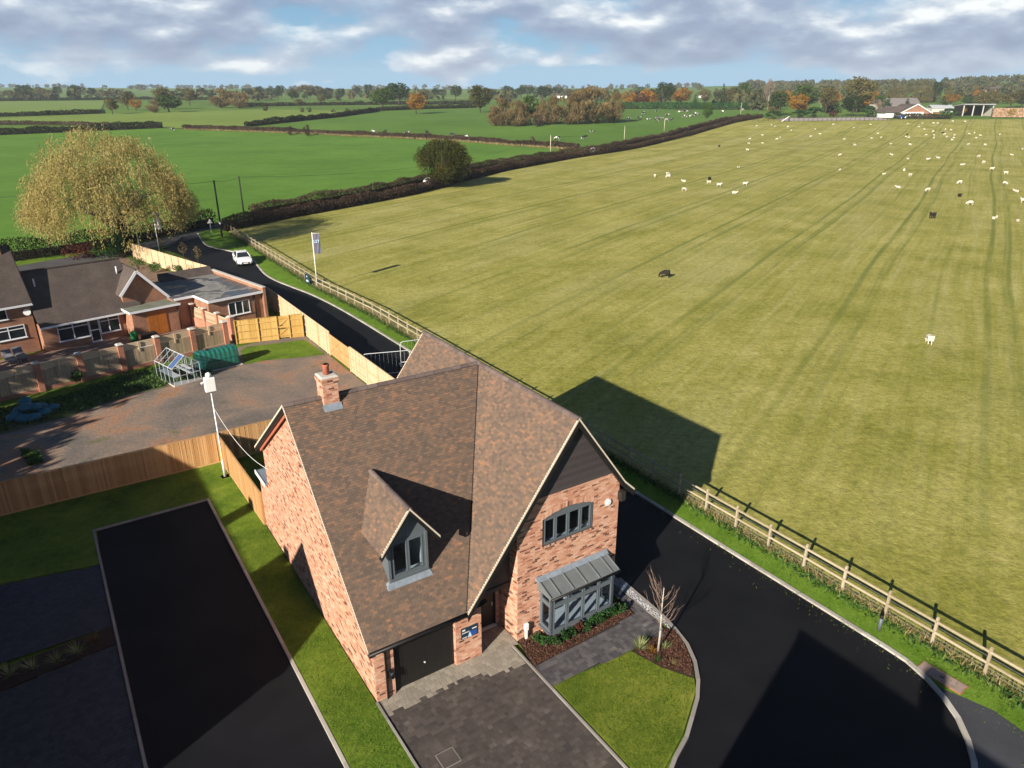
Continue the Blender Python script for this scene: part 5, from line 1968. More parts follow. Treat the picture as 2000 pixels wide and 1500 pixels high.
# camera mast
mp_ = G(440, 932)
mast = thing('camera_mast', 'white camera mast with square cabinet on top beside the fence corner', 'mast', mp_, HA)
mh = z_at(408, 762, mp_)
MB().tube([(0, 0, 0.05), (0, 0, 0.9), (0, 0, 1.1), (0, 0, mh)], [.075, .075, .042, .036], 10).build('pole', M['metal'], mast)
MB().box(-.2, .2, -.2, .2, 0, .06).build('base_plate', M['metal'], mast)
bevel(MB().box(-.26, .26, -.16, .16, mh - .05, mh + .72).build('cabinet', M['white'], mast), .02)
MB().tube([(0, 0, mh + .72), (0, 0, mh + .80), (0, 0, mh + .92), (0, 0, mh + .98)], [.12, .16, .14, .05], 12).build('camera_dome', M['white'], mast)
MB().tube([(-.27, 0, mh + .5), (-.42, -.05, mh + .46)], .055, 8).build('floodlight', M['metal'], mast)
for k in range(7):
    MB().tube([(0, 0, 1.15 + k * .09), (0, 0, 1.19 + k * .09)], .056, 10).build('stripe', plain('yellow_band', (0.75, 0.5, 0.05), .5) if k == 0 else bpy.data.materials['yellow_band'], mast)
cab = MB()
A_, B_ = mp_ + V((0, 0, mh - 1.0)), W(-0.02, 11.2, 4.0)
cab.tube([A_.lerp(B_, t) - V((0, 0, 1.1 * 4 * t * (1 - t) * .5)) for t in np.linspace(0, 1, 16)], .012, 5)
tag(cab.build('cable', M['white']), 'thin white cable sagging from the camera mast to the house', 'cable')


# flags on white poles
M['flaggrey'] = plain('grey_flag', (0.10, 0.10, 0.14), .7, .12, 2)
M['flagpale'] = plain('pale_grey_flag', (0.33, 0.34, 0.40), .7, .12, 2)


def text_mesh(body, size, name):
    cu_ = bpy.data.curves.new(name, 'FONT')
    cu_.body = body
    cu_.size = size
    cu_.extrude = 0.002
    cu_.align_x = 'CENTER'
    to = link(bpy.data.objects.new('tmp', cu_))
    dg_ = bpy.context.evaluated_depsgraph_get()
    me = bpy.data.meshes.new_from_object(to.evaluated_get(dg_))
    bpy.data.objects.remove(to)
    return me


def flag(label, P, h, m, txt, vertical, rz):
    o = thing('flag', label, 'flag', P, rz)
    MB().tube([(0, 0, 0), (0, 0, h)], [.055, .04], 10).build('pole', M['white'], o)
    MB().tube([(0, 0, h - .03), (.80, 0, h - .03)], .018, 6).build('arm', M['white'], o)
    MB().tube([(0, 0, h), (0, 0, h + .07)], [.06, .03], 8).build('finial', M['white'], o)
    c = MB()
    n1, n2 = 10, 14
    f = lambda i, j: (.06 + .72 * i / n1 * (1 - .04 * j / n2), .05 * math.sin(i * 1.1 + j * .35) * (i / n1), h - .05 - 2.1 * j / n2 - .03 * i / n1)
    for i in range(n1):
        for j in range(n2):
            c.face([f(i, j), f(i, j + 1), f(i + 1, j + 1), f(i + 1, j)], 0, True)
            c.face([tuple(np.add(p, (0, .012, 0))) for p in (f(i, j), f(i + 1, j), f(i + 1, j + 1), f(i, j + 1))], 0, True)
    c.build('cloth', m, o)
    for k, (tx, sz, zz_, mt) in enumerate(txt):
        me = text_mesh(tx, sz, 'lettering')
        me.materials.append(M[mt])
        t_ = link(bpy.data.objects.new('lettering', me))
        t_.parent = o
        t_.location = (.42, -.075, h - zz_)
        t_.rotation_euler = (PI / 2, R(90) if vertical else 0, 0)
    return o


fp1 = G(620, 562)
flag('dark grey flag with pale blue lettering on white pole by the field fence', fp1, z_at(615, 455, fp1), M['flaggrey'], [('LST', .42, 1.0, 'skyprint')], False, 0.0)
fp2 = G(312, 493)
flag('pale grey flag with white upright lettering behind the pale panel fence', fp2, z_at(298, 415, fp2), M['flagpale'], [('JUNI', .42, 1.15, 'white')], True, 0.0)

# banner tied to the field fence
bn = thing('fence_banner', 'dark round cornered banner tied to the post and rail fence', 'banner', G(603, 556), math.atan2(FENCE_L[5][1] - FENCE_L[4][1], FENCE_L[5][0] - FENCE_L[4][0]))
bevel(MB().box(-.65, .65, -.10, -.085, .2, 1.2).build('sheet', M['navy'], bn), .01)
MB().box(-.3, .25, -.106, -.1005, .35, .55).box(-.15, .05, -.106, -.1005, .85, 1.0).build('print', M['skyprint'], bn)

# street lamp, poles, wires, road sign
lp = G(277, 507)
lamp = thing('street_lamp', 'slim green street lamp column beside the panel fence and willow', 'street lamp', lp, 0)
lh_ = z_at(258, 384, lp)
M['lampgreen'] = plain('green_grey_paint', (0.10, 0.16, 0.13), .5)
MB().tube([(0, 0, 0), (0, 0, 1.2), (0, 0, 1.25), (0, 0, lh_)], [.09, .09, .06, .045], 10).build('column', M['lampgreen'], lamp)
bevel(MB().box(-.12, .38, -.12, .12, lh_ - .03, lh_ + .08).build('lantern', M['metal'], lamp), .03)
POLES = []
for x, y, yt, m, lab in ((434, 463, 352, 'pole_black', 'black timber pole at the lane mouth'), (476, 416, 344, 'pole_black', 'black timber pole rising behind the lane hedge'), (1075, 301, 264, 'pole_pale', 'pale timber pole by the cow field hedge, tallest of the pale poles'), (1219, 276, 246, 'pole_pale', 'pale timber pole behind the lane hedge bend'), (1297, 256, 231, 'pole_pale', 'pale timber pole close to the grazing herd'), (1446, 226, 200, 'pole_pale', 'pale timber pole near the clipped hedge corner')):
    P = G(x, y)
    h = z_at(x, yt, P) - P.z
    o = thing('utility_pole', lab, 'pole', P)
    MB().tube([(0, 0, -.2), (0, 0, h)], [.15, .11], 8).build('shaft', M[m], o)
    MB().box(-.1, .1, -.06, .06, h - .5, h - .2).build('insulator', M['wire'], o)
    if y > 450:
        MB().box(-.13, .13, -.2, -.12, 1.9, 2.2).build('notice', M['white'], o)
    POLES.append(P + V((0, 0, h - .15)))


def wire(label, a, b, sag):
    mb = MB()
    mb.tube([a.lerp(b, t) - V((0, 0, sag * 4 * t * (1 - t))) for t in np.linspace(0, 1, 24)], .022, 5)
    tag(mb.build('overhead_wire', M['wire']), label, 'wire')


wire('overhead wire between the two black poles', POLES[0], POLES[1], .25)
wire('overhead wire running from the black pole through the willow', POLES[0], V((-95, 92, 7.0)), .9)
wire('long overhead wire sagging over the bright green field', POLES[1], POLES[2], 3.2)
wire('overhead wire between the pale poles of the cow field', POLES[2], POLES[3], 1.6)
wire('overhead wire beyond the lane bend between pale poles', POLES[3], POLES[4], 1.4)
rs = G(413, 455)
sn = thing('road_sign', 'small white triangular sign back on a grey post at junction', 'sign', rs, 0.3)
MB().tube([(0, 0, 0), (0, 0, 2.0)], .035, 8).build('post', M['metal'], sn)
t3 = MB()
t3.prism([(-.38, -.045, 1.45), (.38, -.045, 1.45), (0, -.045, 2.1)], (0, -.012, 0))
t3.build('plate', M['white'], sn)
# bollard light and inspection cover on the verge
bl = thing('bollard_light', 'short dark bollard light on the verge by the field fence', 'bollard', G(1716, 1232))
MB().tube([(0, 0, .04), (0, 0, .62)], .075, 14).build('column', M['frame'], bl)
MB().tube([(0, 0, .62), (0, 0, .70), (0, 0, .74)], [.065, .065, .04], 14).build('lamp_head', M['black'], bl)
ic = thing('inspection_cover', 'rust edged concrete inspection cover set in the verge', 'cover', G(1839, 1323, .06), math.atan2(-.835, .55) + .05)
MB().box(-.75, .75, -.28, .28, -.02, .02).build('slab', plain('pinkish_concrete', (0.30, 0.22, 0.19), .9, .15, 5), ic)
MB().box(-.78, .78, -.31, .31, -.02, .012).build('frame', M['terracotta'], ic)
MB().box(-.04, .08, -.03, .03, .0205, .03).build('lifting_eye', M['black'], ic)
dc = thing('drain_cover', 'recessed block paved cover with metal frame in the driveway', 'cover', W(0.95, -3.35, .036), HA)
for a, b in (((-.3, -.3), (.3, -.3)), ((.3, -.3), (.3, .3)), ((.3, .3), (-.3, .3)), ((-.3, .3), (-.3, -.3))):
    MB().bar((*a, 0), (*b, 0), .014, .012).build('frame_bar', M['edging'], dc)
MB().box(-.29, .29, -.29, .29, -.006, .002).build('lid', M['block'], dc)

# ------------------------------------------------------------------ foliage
def leaf_mesh(name, C, S, m, aspect=1.0, normals=None, spread=1.0, pv=None, updir=None):
    """n small quads at C with sizes S; updir gives a preferred long axis"""
    n = len(C)
    C = np.asarray(C, dtype=np.float64)
    S = np.asarray(S, dtype=np.float64).reshape(n, 1)
    a = RNG.normal(size=(n, 3))
    if updir is not None:
        a = a * spread + np.asarray(updir)
    a /= np.linalg.norm(a, axis=1, keepdims=True) + 1e-9
    b = RNG.normal(size=(n, 3))
    if normals is not None:
        nn = np.asarray(normals) + RNG.normal(size=(n, 3)) * 0.7 * spread
        b = np.cross(nn, a)
    b -= a * (a * b).sum(1, keepdims=True)
    b /= np.linalg.norm(b, axis=1, keepdims=True) + 1e-9
    h = S * 0.5
    w = h / aspect
    v = np.stack([C - a * h, C + b * w * .9, C + a * h, C - b * w * .9], 1).reshape(-1, 3)
    me = bpy.data.meshes.new(name)
    me.vertices.add(4 * n)
    me.loops.add(4 * n)
    me.polygons.add(n)
    me.vertices.foreach_set('co', v.astype(np.float32).ravel())
    me.loops.foreach_set('vertex_index', np.arange(4 * n, dtype=np.int32))
    me.polygons.foreach_set('loop_start', np.arange(0, 4 * n, 4, dtype=np.int32))
    me.polygons.foreach_set('loop_total', np.full(n, 4, dtype=np.int32))
    at = me.attributes.new('pv', 'FLOAT', 'FACE')
    at.data.foreach_set('value', (RNG.random(n) if pv is None else np.clip(np.asarray(pv), 0, 1)).astype(np.float32))
    me.update()
    me.validate()
    me.materials.append(m)
    return me


def mesh_obj(name, me, parent=None):
    o = link(bpy.data.objects.new(name, me))
    if parent is not None:
        o.parent = parent
    return o


def clump_points(n, clumps, shell=0.55):
    """points on and inside a list of clumps (centre, radius)"""
    k = len(clumps)
    cc = np.array([c[0] for c in clumps])
    rr = np.array([c[1] for c in clumps])
    w = rr ** 2 / (rr ** 2).sum()
    idx = RNG.choice(k, n, p=w)
    d = RNG.normal(size=(n, 3))
    d /= np.linalg.norm(d, axis=1, keepdims=True)
    r = shell + (1 - shell) * RNG.random(n) ** 0.6
    P = cc[idx] + d * (r * rr[idx])[:, None] * np.array([1, 1, .85])
    tone = RNG.normal(size=k) * .16
    return P, d, tone[idx]


M['trunk'] = plain('bark', (0.085, 0.062, 0.045), .95, .3, 6, 0, .4)
M['trunkpale'] = plain('pale_bark', (0.42, 0.38, 0.33), .9, .2, 6)
FOL = {
    'dark': foliage('dark_green_leaves', [(0.2, (0.016, 0.030, 0.010)), (0.6, (0.034, 0.058, 0.018)), (0.95, (0.065, 0.095, 0.030))]),
    'green': foliage('mid_green_leaves', [(0.2, (0.030, 0.058, 0.012)), (0.6, (0.060, 0.105, 0.022)), (0.95, (0.11, 0.16, 0.040))]),
    'olive': foliage('olive_leaves', [(0.2, (0.062, 0.058, 0.020)), (0.6, (0.130, 0.112, 0.038)), (0.95, (0.21, 0.175, 0.064))]),
    'orange': foliage('orange_autumn_leaves', [(0.2, (0.17, 0.075, 0.010)), (0.6, (0.34, 0.165, 0.020)), (0.95, (0.48, 0.27, 0.045))]),
    'oak': foliage('turning_oak_leaves', [(0.2, (0.026, 0.036, 0.010)), (0.55, (0.065, 0.072, 0.018)), (0.8, (0.12, 0.085, 0.020)), (0.95, (0.17, 0.10, 0.025))]),
    'brown': foliage('brown_twigs', [(0.2, (0.115, 0.078, 0.034)), (0.6, (0.205, 0.148, 0.066)), (0.95, (0.30, 0.225, 0.108))]),
    'yellow': foliage('yellow_leaves', [(0.2, (0.22, 0.14, 0.012)), (0.6, (0.38, 0.27, 0.025)), (0.95, (0.50, 0.40, 0.05))]),
    'red': foliage('dark_red_leaves', [(0.2, (0.050, 0.016, 0.014)), (0.6, (0.110, 0.035, 0.025)), (0.95, (0.17, 0.060, 0.035))]),
    'willow': foliage('willow_leaves', [(0.15, (0.24, 0.185, 0.058)), (0.5, (0.43, 0.35, 0.130)), (0.95, (0.60, 0.51, 0.24))], .45),
    'hedge': foliage('bare_hedge_twigs', [(0.2, (0.034, 0.024, 0.017)), (0.55, (0.070, 0.047, 0.033)), (0.8, (0.10, 0.066, 0.042)), (0.95, (0.075, 0.085, 0.030))], .2),
    'hedgedark': foliage('dark_hedge_leaves', [(0.2, (0.016, 0.020, 0.008)), (0.6, (0.034, 0.040, 0.016)), (0.95, (0.070, 0.066, 0.030))], .2),
    'laurel': foliage('laurel_leaves', [(0.2, (0.016, 0.045, 0.012)), (0.6, (0.030, 0.085, 0.022)), (0.95, (0.085, 0.17, 0.045))], .2),
    'grass': foliage('tuft_blades', [(0.2, (0.07, 0.12, 0.015)), (0.6, (0.13, 0.21, 0.03)), (0.95, (0.30, 0.30, 0.08))], .3),
    'dry': foliage('dry_grass', [(0.2, (0.19, 0.145, 0.06)), (0.6, (0.30, 0.24, 0.11)), (0.95, (0.42, 0.35, 0.18))], .3),
    'weed': foliage('weed_leaves', [(0.2, (0.030, 0.060, 0.020)), (0.6, (0.060, 0.12, 0.030)), (0.95, (0.15, 0.22, 0.06))], .25),
    'twig': foliage('bare_twigs', [(0.2, (0.16, 0.11, 0.085)), (0.9, (0.34, 0.26, 0.21))], .1),
}


def limbs(mb, base, top, r0, n, spread, seed=0, seg=6, up=.6):
    """trunk and forking limbs"""
    rnd = random.Random(seed)
    base, top = V(base), V(top)
    mid = base.lerp(top, .5) + V((rnd.uniform(-.05, .05), rnd.uniform(-.05, .05), 0)) * (top - base).length
    mb.tube([base, mid, top], [r0, r0 * .72, r0 * .35], seg)
    for k in range(n):
        f = rnd.uniform(.35, .95)
        p = base.lerp(mid, f * 2) if f < .5 else mid.lerp(top, f * 2 - 1)
        a = 2 * PI * k / n + rnd.uniform(-.4, .4)
        e = p + V((math.cos(a) * spread, math.sin(a) * spread, spread * rnd.uniform(up * .5, up * 1.4)))
        m_ = p.lerp(e, .5) + V((0, 0, spread * .1))
        mb.tube([p, m_, e], [r0 * .4 * (1.2 - f), r0 * .26 * (1.2 - f), r0 * .08], 5)


def crown_tree(name, label, cat, fol, nl, leaf, nclump=26, seed=1, lo=.22, squash=1.0, shape='round', trunk='trunk', aspect=1.3, twiggy=False):
    """unit tree: height 1, crown diameter about 1, standing at the origin"""
    rnd = random.Random(seed)
    o = thing(name, label, cat)
    tb_ = MB()
    limbs(tb_, (0, 0, -.01), (0, 0, .72), .028 if shape != 'conifer' else .02, 9, .22, seed)
    tb_.build('trunk', M[trunk], o)
    cl = []
    for k in range(nclump):
        if shape == 'conifer':
            z = lo + (1 - lo) * rnd.random() ** 1.25
            r = .5 * (1 - z) / (1 - lo) + .02
            a = rnd.random() * 2 * PI
            cl.append((np.array([r * .6 * math.cos(a), r * .6 * math.sin(a), z * .94]), .07 + r * .35))
        elif shape == 'column':
            z = lo + (1 - lo) * rnd.random()
            r = .5 * math.sin(PI * min(1, (z - lo) / (1 - lo) * .8 + .18)) ** .7
            a = rnd.random() * 2 * PI
            cl.append((np.array([r * .62 * math.cos(a), r * .62 * math.sin(a), z * .9]), .10 + .11 * rnd.random()))
        else:
            z = rnd.uniform(-1, 1)
            a = rnd.random() * 2 * PI
            rr = math.sqrt(1 - z * z) * rnd.uniform(.55, 1.0)
            hz = (1 - lo) / 2
            rad = rnd.uniform(.10, .19)
            cl.append((np.array([rr * .36 * math.cos(a), rr * .36 * math.sin(a), lo + hz + z * (hz - rad * .8)]), rad))
    P, d, tone = clump_points(nl, cl)
    up = None
    if twiggy:
        up = (P - np.array([0, 0, .05]))
        up /= np.linalg.norm(up, axis=1, keepdims=True)
        up = up + np.array([0, 0, .6])
    me = leaf_mesh('crown', P, leaf * (0.6 + .8 * RNG.random(nl)), FOL[fol], aspect, d, 1.0 if not twiggy else .45, .5 + tone + RNG.normal(size=nl) * .2, up)
    mesh_obj('crown', me, o)
    return o


PROTO = {}


def proto(key, *a, **k):
    o = crown_tree(*a, **k)
    PROTO[key] = [o, None, False]


proto('oakdark', 'oak_tree', 'x', 'tree', 'dark', 1500, .062, seed=3)
proto('oakgreen', 'broadleaf_tree', 'x', 'tree', 'green', 1500, .062, seed=4)
proto('oakolive', 'broadleaf_tree', 'x', 'tree', 'olive', 1500, .060, seed=5)
proto('oakturn', 'oak_tree', 'x', 'tree', 'oak', 2200, .052, 34, seed=6, lo=.18)
proto('orange', 'autumn_tree', 'x', 'tree', 'orange', 1800, .056, seed=7, lo=.16)
proto('brown', 'willow_bush', 'x', 'bush', 'brown', 2600, .085, 30, seed=8, lo=.0, aspect=4.5, twiggy=True)
proto('yellow', 'yellow_tree', 'x', 'tree', 'yellow', 1300, .060, seed=9, lo=.12)
proto('red', 'red_tree', 'x', 'tree', 'red', 1300, .060, seed=10, lo=.08)
proto('conifer', 'conifer', 'x', 'tree', 'dark', 1500, .055, 34, seed=11, lo=.06, shape='conifer')
proto('poplar', 'poplar_tree', 'x', 'tree', 'olive', 1500, .060, 30, seed=12, lo=.06, shape='column', aspect=2)
proto('bare', 'bare_tree', 'x', 'tree', 'twig', 900, .13, 24, seed=13, lo=.2, trunk='trunkpale', aspect=14, twiggy=True)
proto('bush', 'bush', 'x', 'bush', 'hedge', 700, .095, 16, seed=14, lo=.0, aspect=2)
proto('bushgreen', 'bush', 'x', 'bush', 'laurel', 700, .090, 16, seed=15, lo=.0)
for v_ in PROTO.values():
    v_[1] = tree_of(v_[0])
RT = random.Random(21)


def put_tree(key, x, yb, yt, w, label, group=None, maxd=1100):
    """tree whose foot is at photo pixel x, yb, top at row yt, crown w pixels wide"""
    P = G(x, yb)
    if P.y > maxd:
        P = V((P.x * maxd / P.y, maxd, 0))
    P.z = hill_z(P.x, P.y) - .1
    h = z_at(x, yt, P) - P.z
    wm = w * depth_at(P) / FPX
    pr_ = PROTO[key]
    sc_ = (wm / .92, wm / .92, h)
    rz = RT.random() * 6
    if not pr_[2]:
        o = pr_[0]
        pr_[2] = True
        o.location, o.scale, o.rotation_euler = P, sc_, (0, 0, rz)
        tag(o, label, None, group)
        if not group and 'group' in o:
            del o['group']
        return o
    o = dup(pr_[0], P, rz, sc_, label, group, pr_[1])
    if not group and 'group' in o:
        del o['group']
    return o


LAB = {
    'skyoak': ('dark rounded tree on the far skyline beyond the green fields', 'dark skyline trees'),
    'skyolive': ('olive brown tree among the far field hedges', 'olive trees in far hedges'),
    'wbush': ('russet willow bush in the thicket standing in the cow field', 'willow thicket in the cow field'),
    'pop': ('pale olive poplar in the row behind the far farm buildings', 'poplars behind the farm'),
    'hb': ('small round bush dotted along the pasture boundary', 'bushes along pasture boundaries'),
    'gard': ('autumn garden tree behind the clipped far hedge', 'garden trees beyond the cow field'),
}


def far(key, lab, *rows):
    for r_ in rows:
        l_, g_ = LAB[lab]
        put_tree(key, *r_, l_, g_)


far('oakdark', 'skyoak', (48, 194, 164, 33), (79, 190, 168, 13), (116, 190, 168, 19), (152, 192, 165, 33), (181, 191, 170, 18), (397, 193, 170, 20), (508, 190, 167, 28), (532, 190, 170, 26), (550, 190, 165, 22), (642, 191, 170, 24), (667, 194, 171, 17), (699, 190, 168, 21), (721, 190, 163, 19), (890, 196, 166, 27), (1018, 192, 168, 26), (990, 190, 166, 30), (1060, 196, 166, 40), (1030, 190, 168, 30), (490, 190, 171, 22), (20, 192, 175, 20), (850, 192, 171, 20), (866, 192, 173, 18))
far('oakolive', 'skyolive', (220, 223, 190, 33), (250, 214, 177, 34), (322, 213, 168, 46), (371, 205, 170, 36), (600, 193, 164, 42), (570, 194, 171, 24), (620, 193, 167, 40), (585, 209, 192, 18), (627, 204, 183, 20), (25, 194, 176, 34), (100, 192, 174, 20), (210, 192, 176, 30), (198, 191, 174, 22), (232, 190, 173, 22), (930, 192, 165, 26), (960, 192, 172, 30), (830, 192, 172, 26), (685, 191, 174, 18), (740, 196, 170, 20), (1080, 190, 170, 34), (1110, 192, 172, 30))
put_tree('oakgreen', 331, 219, 185, 62, 'broad dark green tree in the left far hedgerow')
put_tree('orange', 266, 216, 191, 28, 'small orange tree in the left far hedgerow')
put_tree('brown', 301, 220, 195, 32, 'low russet bush beside the left hedgerow trees')
put_tree('brown', 432, 210, 170, 58, 'tall bare grey brown willow in the left hedgerow')
put_tree('brown', 468, 211, 179, 56, 'wide russet willow bush, right end of left hedgerow')
put_tree('oakgreen', 748, 214, 170, 56, 'pale green oak standing at the hedge corner')
put_tree('oakdark', 779, 206, 159, 52, 'tall dark oak behind the pale green oak')
put_tree('orange', 813, 223, 177, 47, 'orange autumn oak standing alone in pasture')
put_tree('oakturn', 938, 220, 164, 54, 'large round oak turning brown left of the thicket')
far('brown', 'wbush', (968, 246, 205, 42), (985, 246, 188, 60), (1008, 247, 193, 46), (1075, 243, 186, 62), (1055, 244, 200, 40), (1112, 243, 180, 64), (1160, 241, 166, 110), (1196, 240, 176, 56), (1025, 246, 200, 36), (1130, 243, 172, 60))
put_tree('oakgreen', 1036, 242, 184, 42, 'dark green tree inside the russet willow thicket')
put_tree('bush', 1050, 247, 224, 30, 'low dark bush at the front of the thicket')

for x, yb, yt, w in ((518, 217, 204, 16), (590, 219, 210, 13), (604, 219, 210, 15), (651, 219, 213, 12), (679, 219, 211, 15), (566, 264, 246, 18), (600, 266, 243, 20), (752, 266, 253, 18), (836, 272, 254, 22), (1096, 300, 290, 18), (1040, 278, 266, 12)):
    l_, g_ = LAB['hb']
    put_tree('bush', x, yb, yt, w, l_, g_)
far('orange', 'gard', (1330, 206, 168, 50), (1265, 207, 172, 50), (1226, 208, 176, 36))
put_tree('red', 1252, 208, 181, 29, 'dark red tree behind the clipped far hedge')
put_tree('oakdark', 1296, 208, 158, 44, 'tall dark green tree behind the clipped far hedge')
put_tree('conifer', 1357, 208, 184, 18, 'small dark conifer behind the clipped far hedge')
put_tree('conifer', 1410, 208, 162, 17, 'tall pointed conifer rising over the garden trees')
put_tree('oakolive', 1375, 206, 172, 30, 'pale olive garden tree by the flat roofed house')
put_tree('oakolive', 1430, 208, 167, 34, 'brown olive tree beside the pointed conifer')
put_tree('oakgreen', 1452, 206, 159, 32, 'large green tree with ivy behind the clipped hedge')
put_tree('yellow', 1477, 208, 184, 27, 'bright yellow tree at the clipped hedge corner')
put_tree('bare', 1499, 215, 152, 30, 'tall pale bare birch at the hedge corner')
put_tree('oakgreen', 1380, 240, 198, 22, 'slender pale leaved tree standing in the lane hedge')
put_tree('oakdark', 1520, 225, 176, 42, 'dense dark evergreen tree at the field corner')
put_tree('orange', 1556, 221, 180, 46, 'bright orange tree behind the paddock fence')
put_tree('oakolive', 1612, 221, 167, 44, 'golden brown tree behind the paddock fence')
put_tree('oakgreen', 1572, 216, 163, 62, 'tall lime green tree behind the orange tree')
put_tree('oakolive', 1672, 219, 147, 72, 'tallest olive brown tree at the paddock end')
put_tree('oakdark', 1664, 226, 186, 46, 'dark green evergreen in front of the tallest tree')
put_tree('bushgreen', 1590, 230, 208, 40, 'dark green shrub mass behind the paddock fence')
put_tree('red', 1627, 230, 216, 20, 'small purple red shrub behind the paddock fence')
put_tree('bushgreen', 1560, 230, 214, 36, 'green shrub under the orange tree')
put_tree('bushgreen', 1510, 233, 216, 40, 'dense green shrub at the lane hedge end')
put_tree('bare', 1707, 226, 194, 34, 'pale bare spreading tree beside the farm buildings')
put_tree('bushgreen', 1695, 228, 206, 36, 'dark shrub behind the pale bare tree')
far('poplar', 'pop', (1740, 202, 155, 17), (1754, 202, 152, 17), (1768, 202, 156, 16), (1784, 203, 156, 16), (1798, 203, 154, 18), (1812, 203, 162, 18))
put_tree('oakdark', 1826, 203, 157, 22, 'dark tree at the end of the poplar row')
put_tree('conifer', 1838, 218, 187, 32, 'spreading blue green conifer behind the red bungalow')
put_tree('conifer', 1770, 214, 192, 22, 'small dark conifer in front of the long barn')
put_tree('orange', 1905, 202, 173, 20, 'rusty orange tree beside the white caravan')
put_tree('yellow', 1970, 229, 209, 23, 'bright yellow bush by the log pile')
put_tree('orange', 1880, 226, 203, 16, 'brown orange shrub beside the open barn')
put_tree('bushgreen', 1850, 228, 211, 40, 'olive hedge shrub beside the parked vehicles')
put_tree('oakolive', 1700, 205, 165, 40, 'pale olive tree left of the poplar row')
put_tree('bare', 1975, 190, 160, 40, 'pale bare tree on the right far slope')

RX = random.Random(77)
for k in range(46):
    x = RX.uniform(1490, 1740) if k < 24 else RX.uniform(1820, 2010)
    yb = RX.uniform(207, 221) if k < 24 else RX.uniform(196, 214)
    kk = RX.choice(['oakgreen', 'oakolive', 'oakdark', 'orange', 'oakolive', 'oakturn', 'conifer', 'bare', 'poplar'])
    put_tree(kk, x, yb, yb - RX.uniform(18, 40), RX.uniform(18, 38), {'oakgreen': 'green', 'oakolive': 'olive', 'oakdark': 'dark green', 'orange': 'orange', 'oakturn': 'turning brown', 'conifer': 'pointed dark', 'bare': 'bare pale', 'poplar': 'upright olive'}[kk] + ' tree filling the belt round the far farm', kk + ' trees round the far farm')
for k in range(34):
    x = RX.uniform(20, 1330)
    kk = RX.choice(['oakdark', 'oakdark', 'oakolive', 'oakgreen'])
    yb = RX.uniform(189, 197)
    put_tree(kk, x, yb, yb - RX.uniform(12, 22), RX.uniform(12, 26), {'oakdark': 'dark', 'oakolive': 'olive brown', 'oakgreen': 'mid green'}[kk] + ' hedgerow tree below the far skyline', kk + ' hedgerow trees below the skyline')
# far-off woods on the rise: read as one mass
nW = 2300
wc, ws_, wt = [], [], []
for k in range(nW):
    px = RT.uniform(1380, 2200) if k % 5 < 3 else RT.uniform(-200, 1450)
    D = hill_dist(px)
    right = px > 1420
    yy = D * (RT.uniform(.50, 1.0) if right else RT.choice([RT.uniform(.30, .45), RT.uniform(.7, 1.0), 1.0]))
    if not right and math.sin(px * .021 + yy * .004) + math.sin(px * .047 + 1.3 - yy * .002) < -.25:
        continue
    if right and math.sin(px * .013 + yy * .021) > .72:
        continue
    x = (px - 1000) / FPX * yy / math.cos(PITCH)
    z = hill_z(x, yy)
    r = RT.uniform(2.6, 5.6) if right else RT.uniform(3.2, 7.5)
    npt = 34
    d = RNG.normal(size=(npt, 3))
    d /= np.linalg.norm(d, axis=1, keepdims=True)
    wc.append(np.array([x, yy, z + r * .8]) + d * r * np.array([1, 1, .9]) * (.6 + .4 * RNG.random((npt, 1))))
    ws_.append(np.full(npt, r * .75))
    wt.append(np.full(npt, RT.random()) * .7 + RNG.random(npt) * .3)
FOL['woods'] = foliage('distant_woods', [(0.2, (0.030, 0.040, 0.018)), (0.45, (0.055, 0.064, 0.028)), (0.65, (0.085, 0.082, 0.036)), (0.85, (0.115, 0.092, 0.042)), (0.97, (0.10, 0.10, 0.04))], .1)
wd = mesh_obj('distant_woodland', leaf_mesh('distant_woodland', np.concatenate(wc), np.concatenate(ws_), FOL['woods'], 1.1, None, 1.0, np.concatenate(wt)))
tag(wd, 'hazy autumn woodland covering the far rise along the horizon', 'woodland', None, 'stuff')


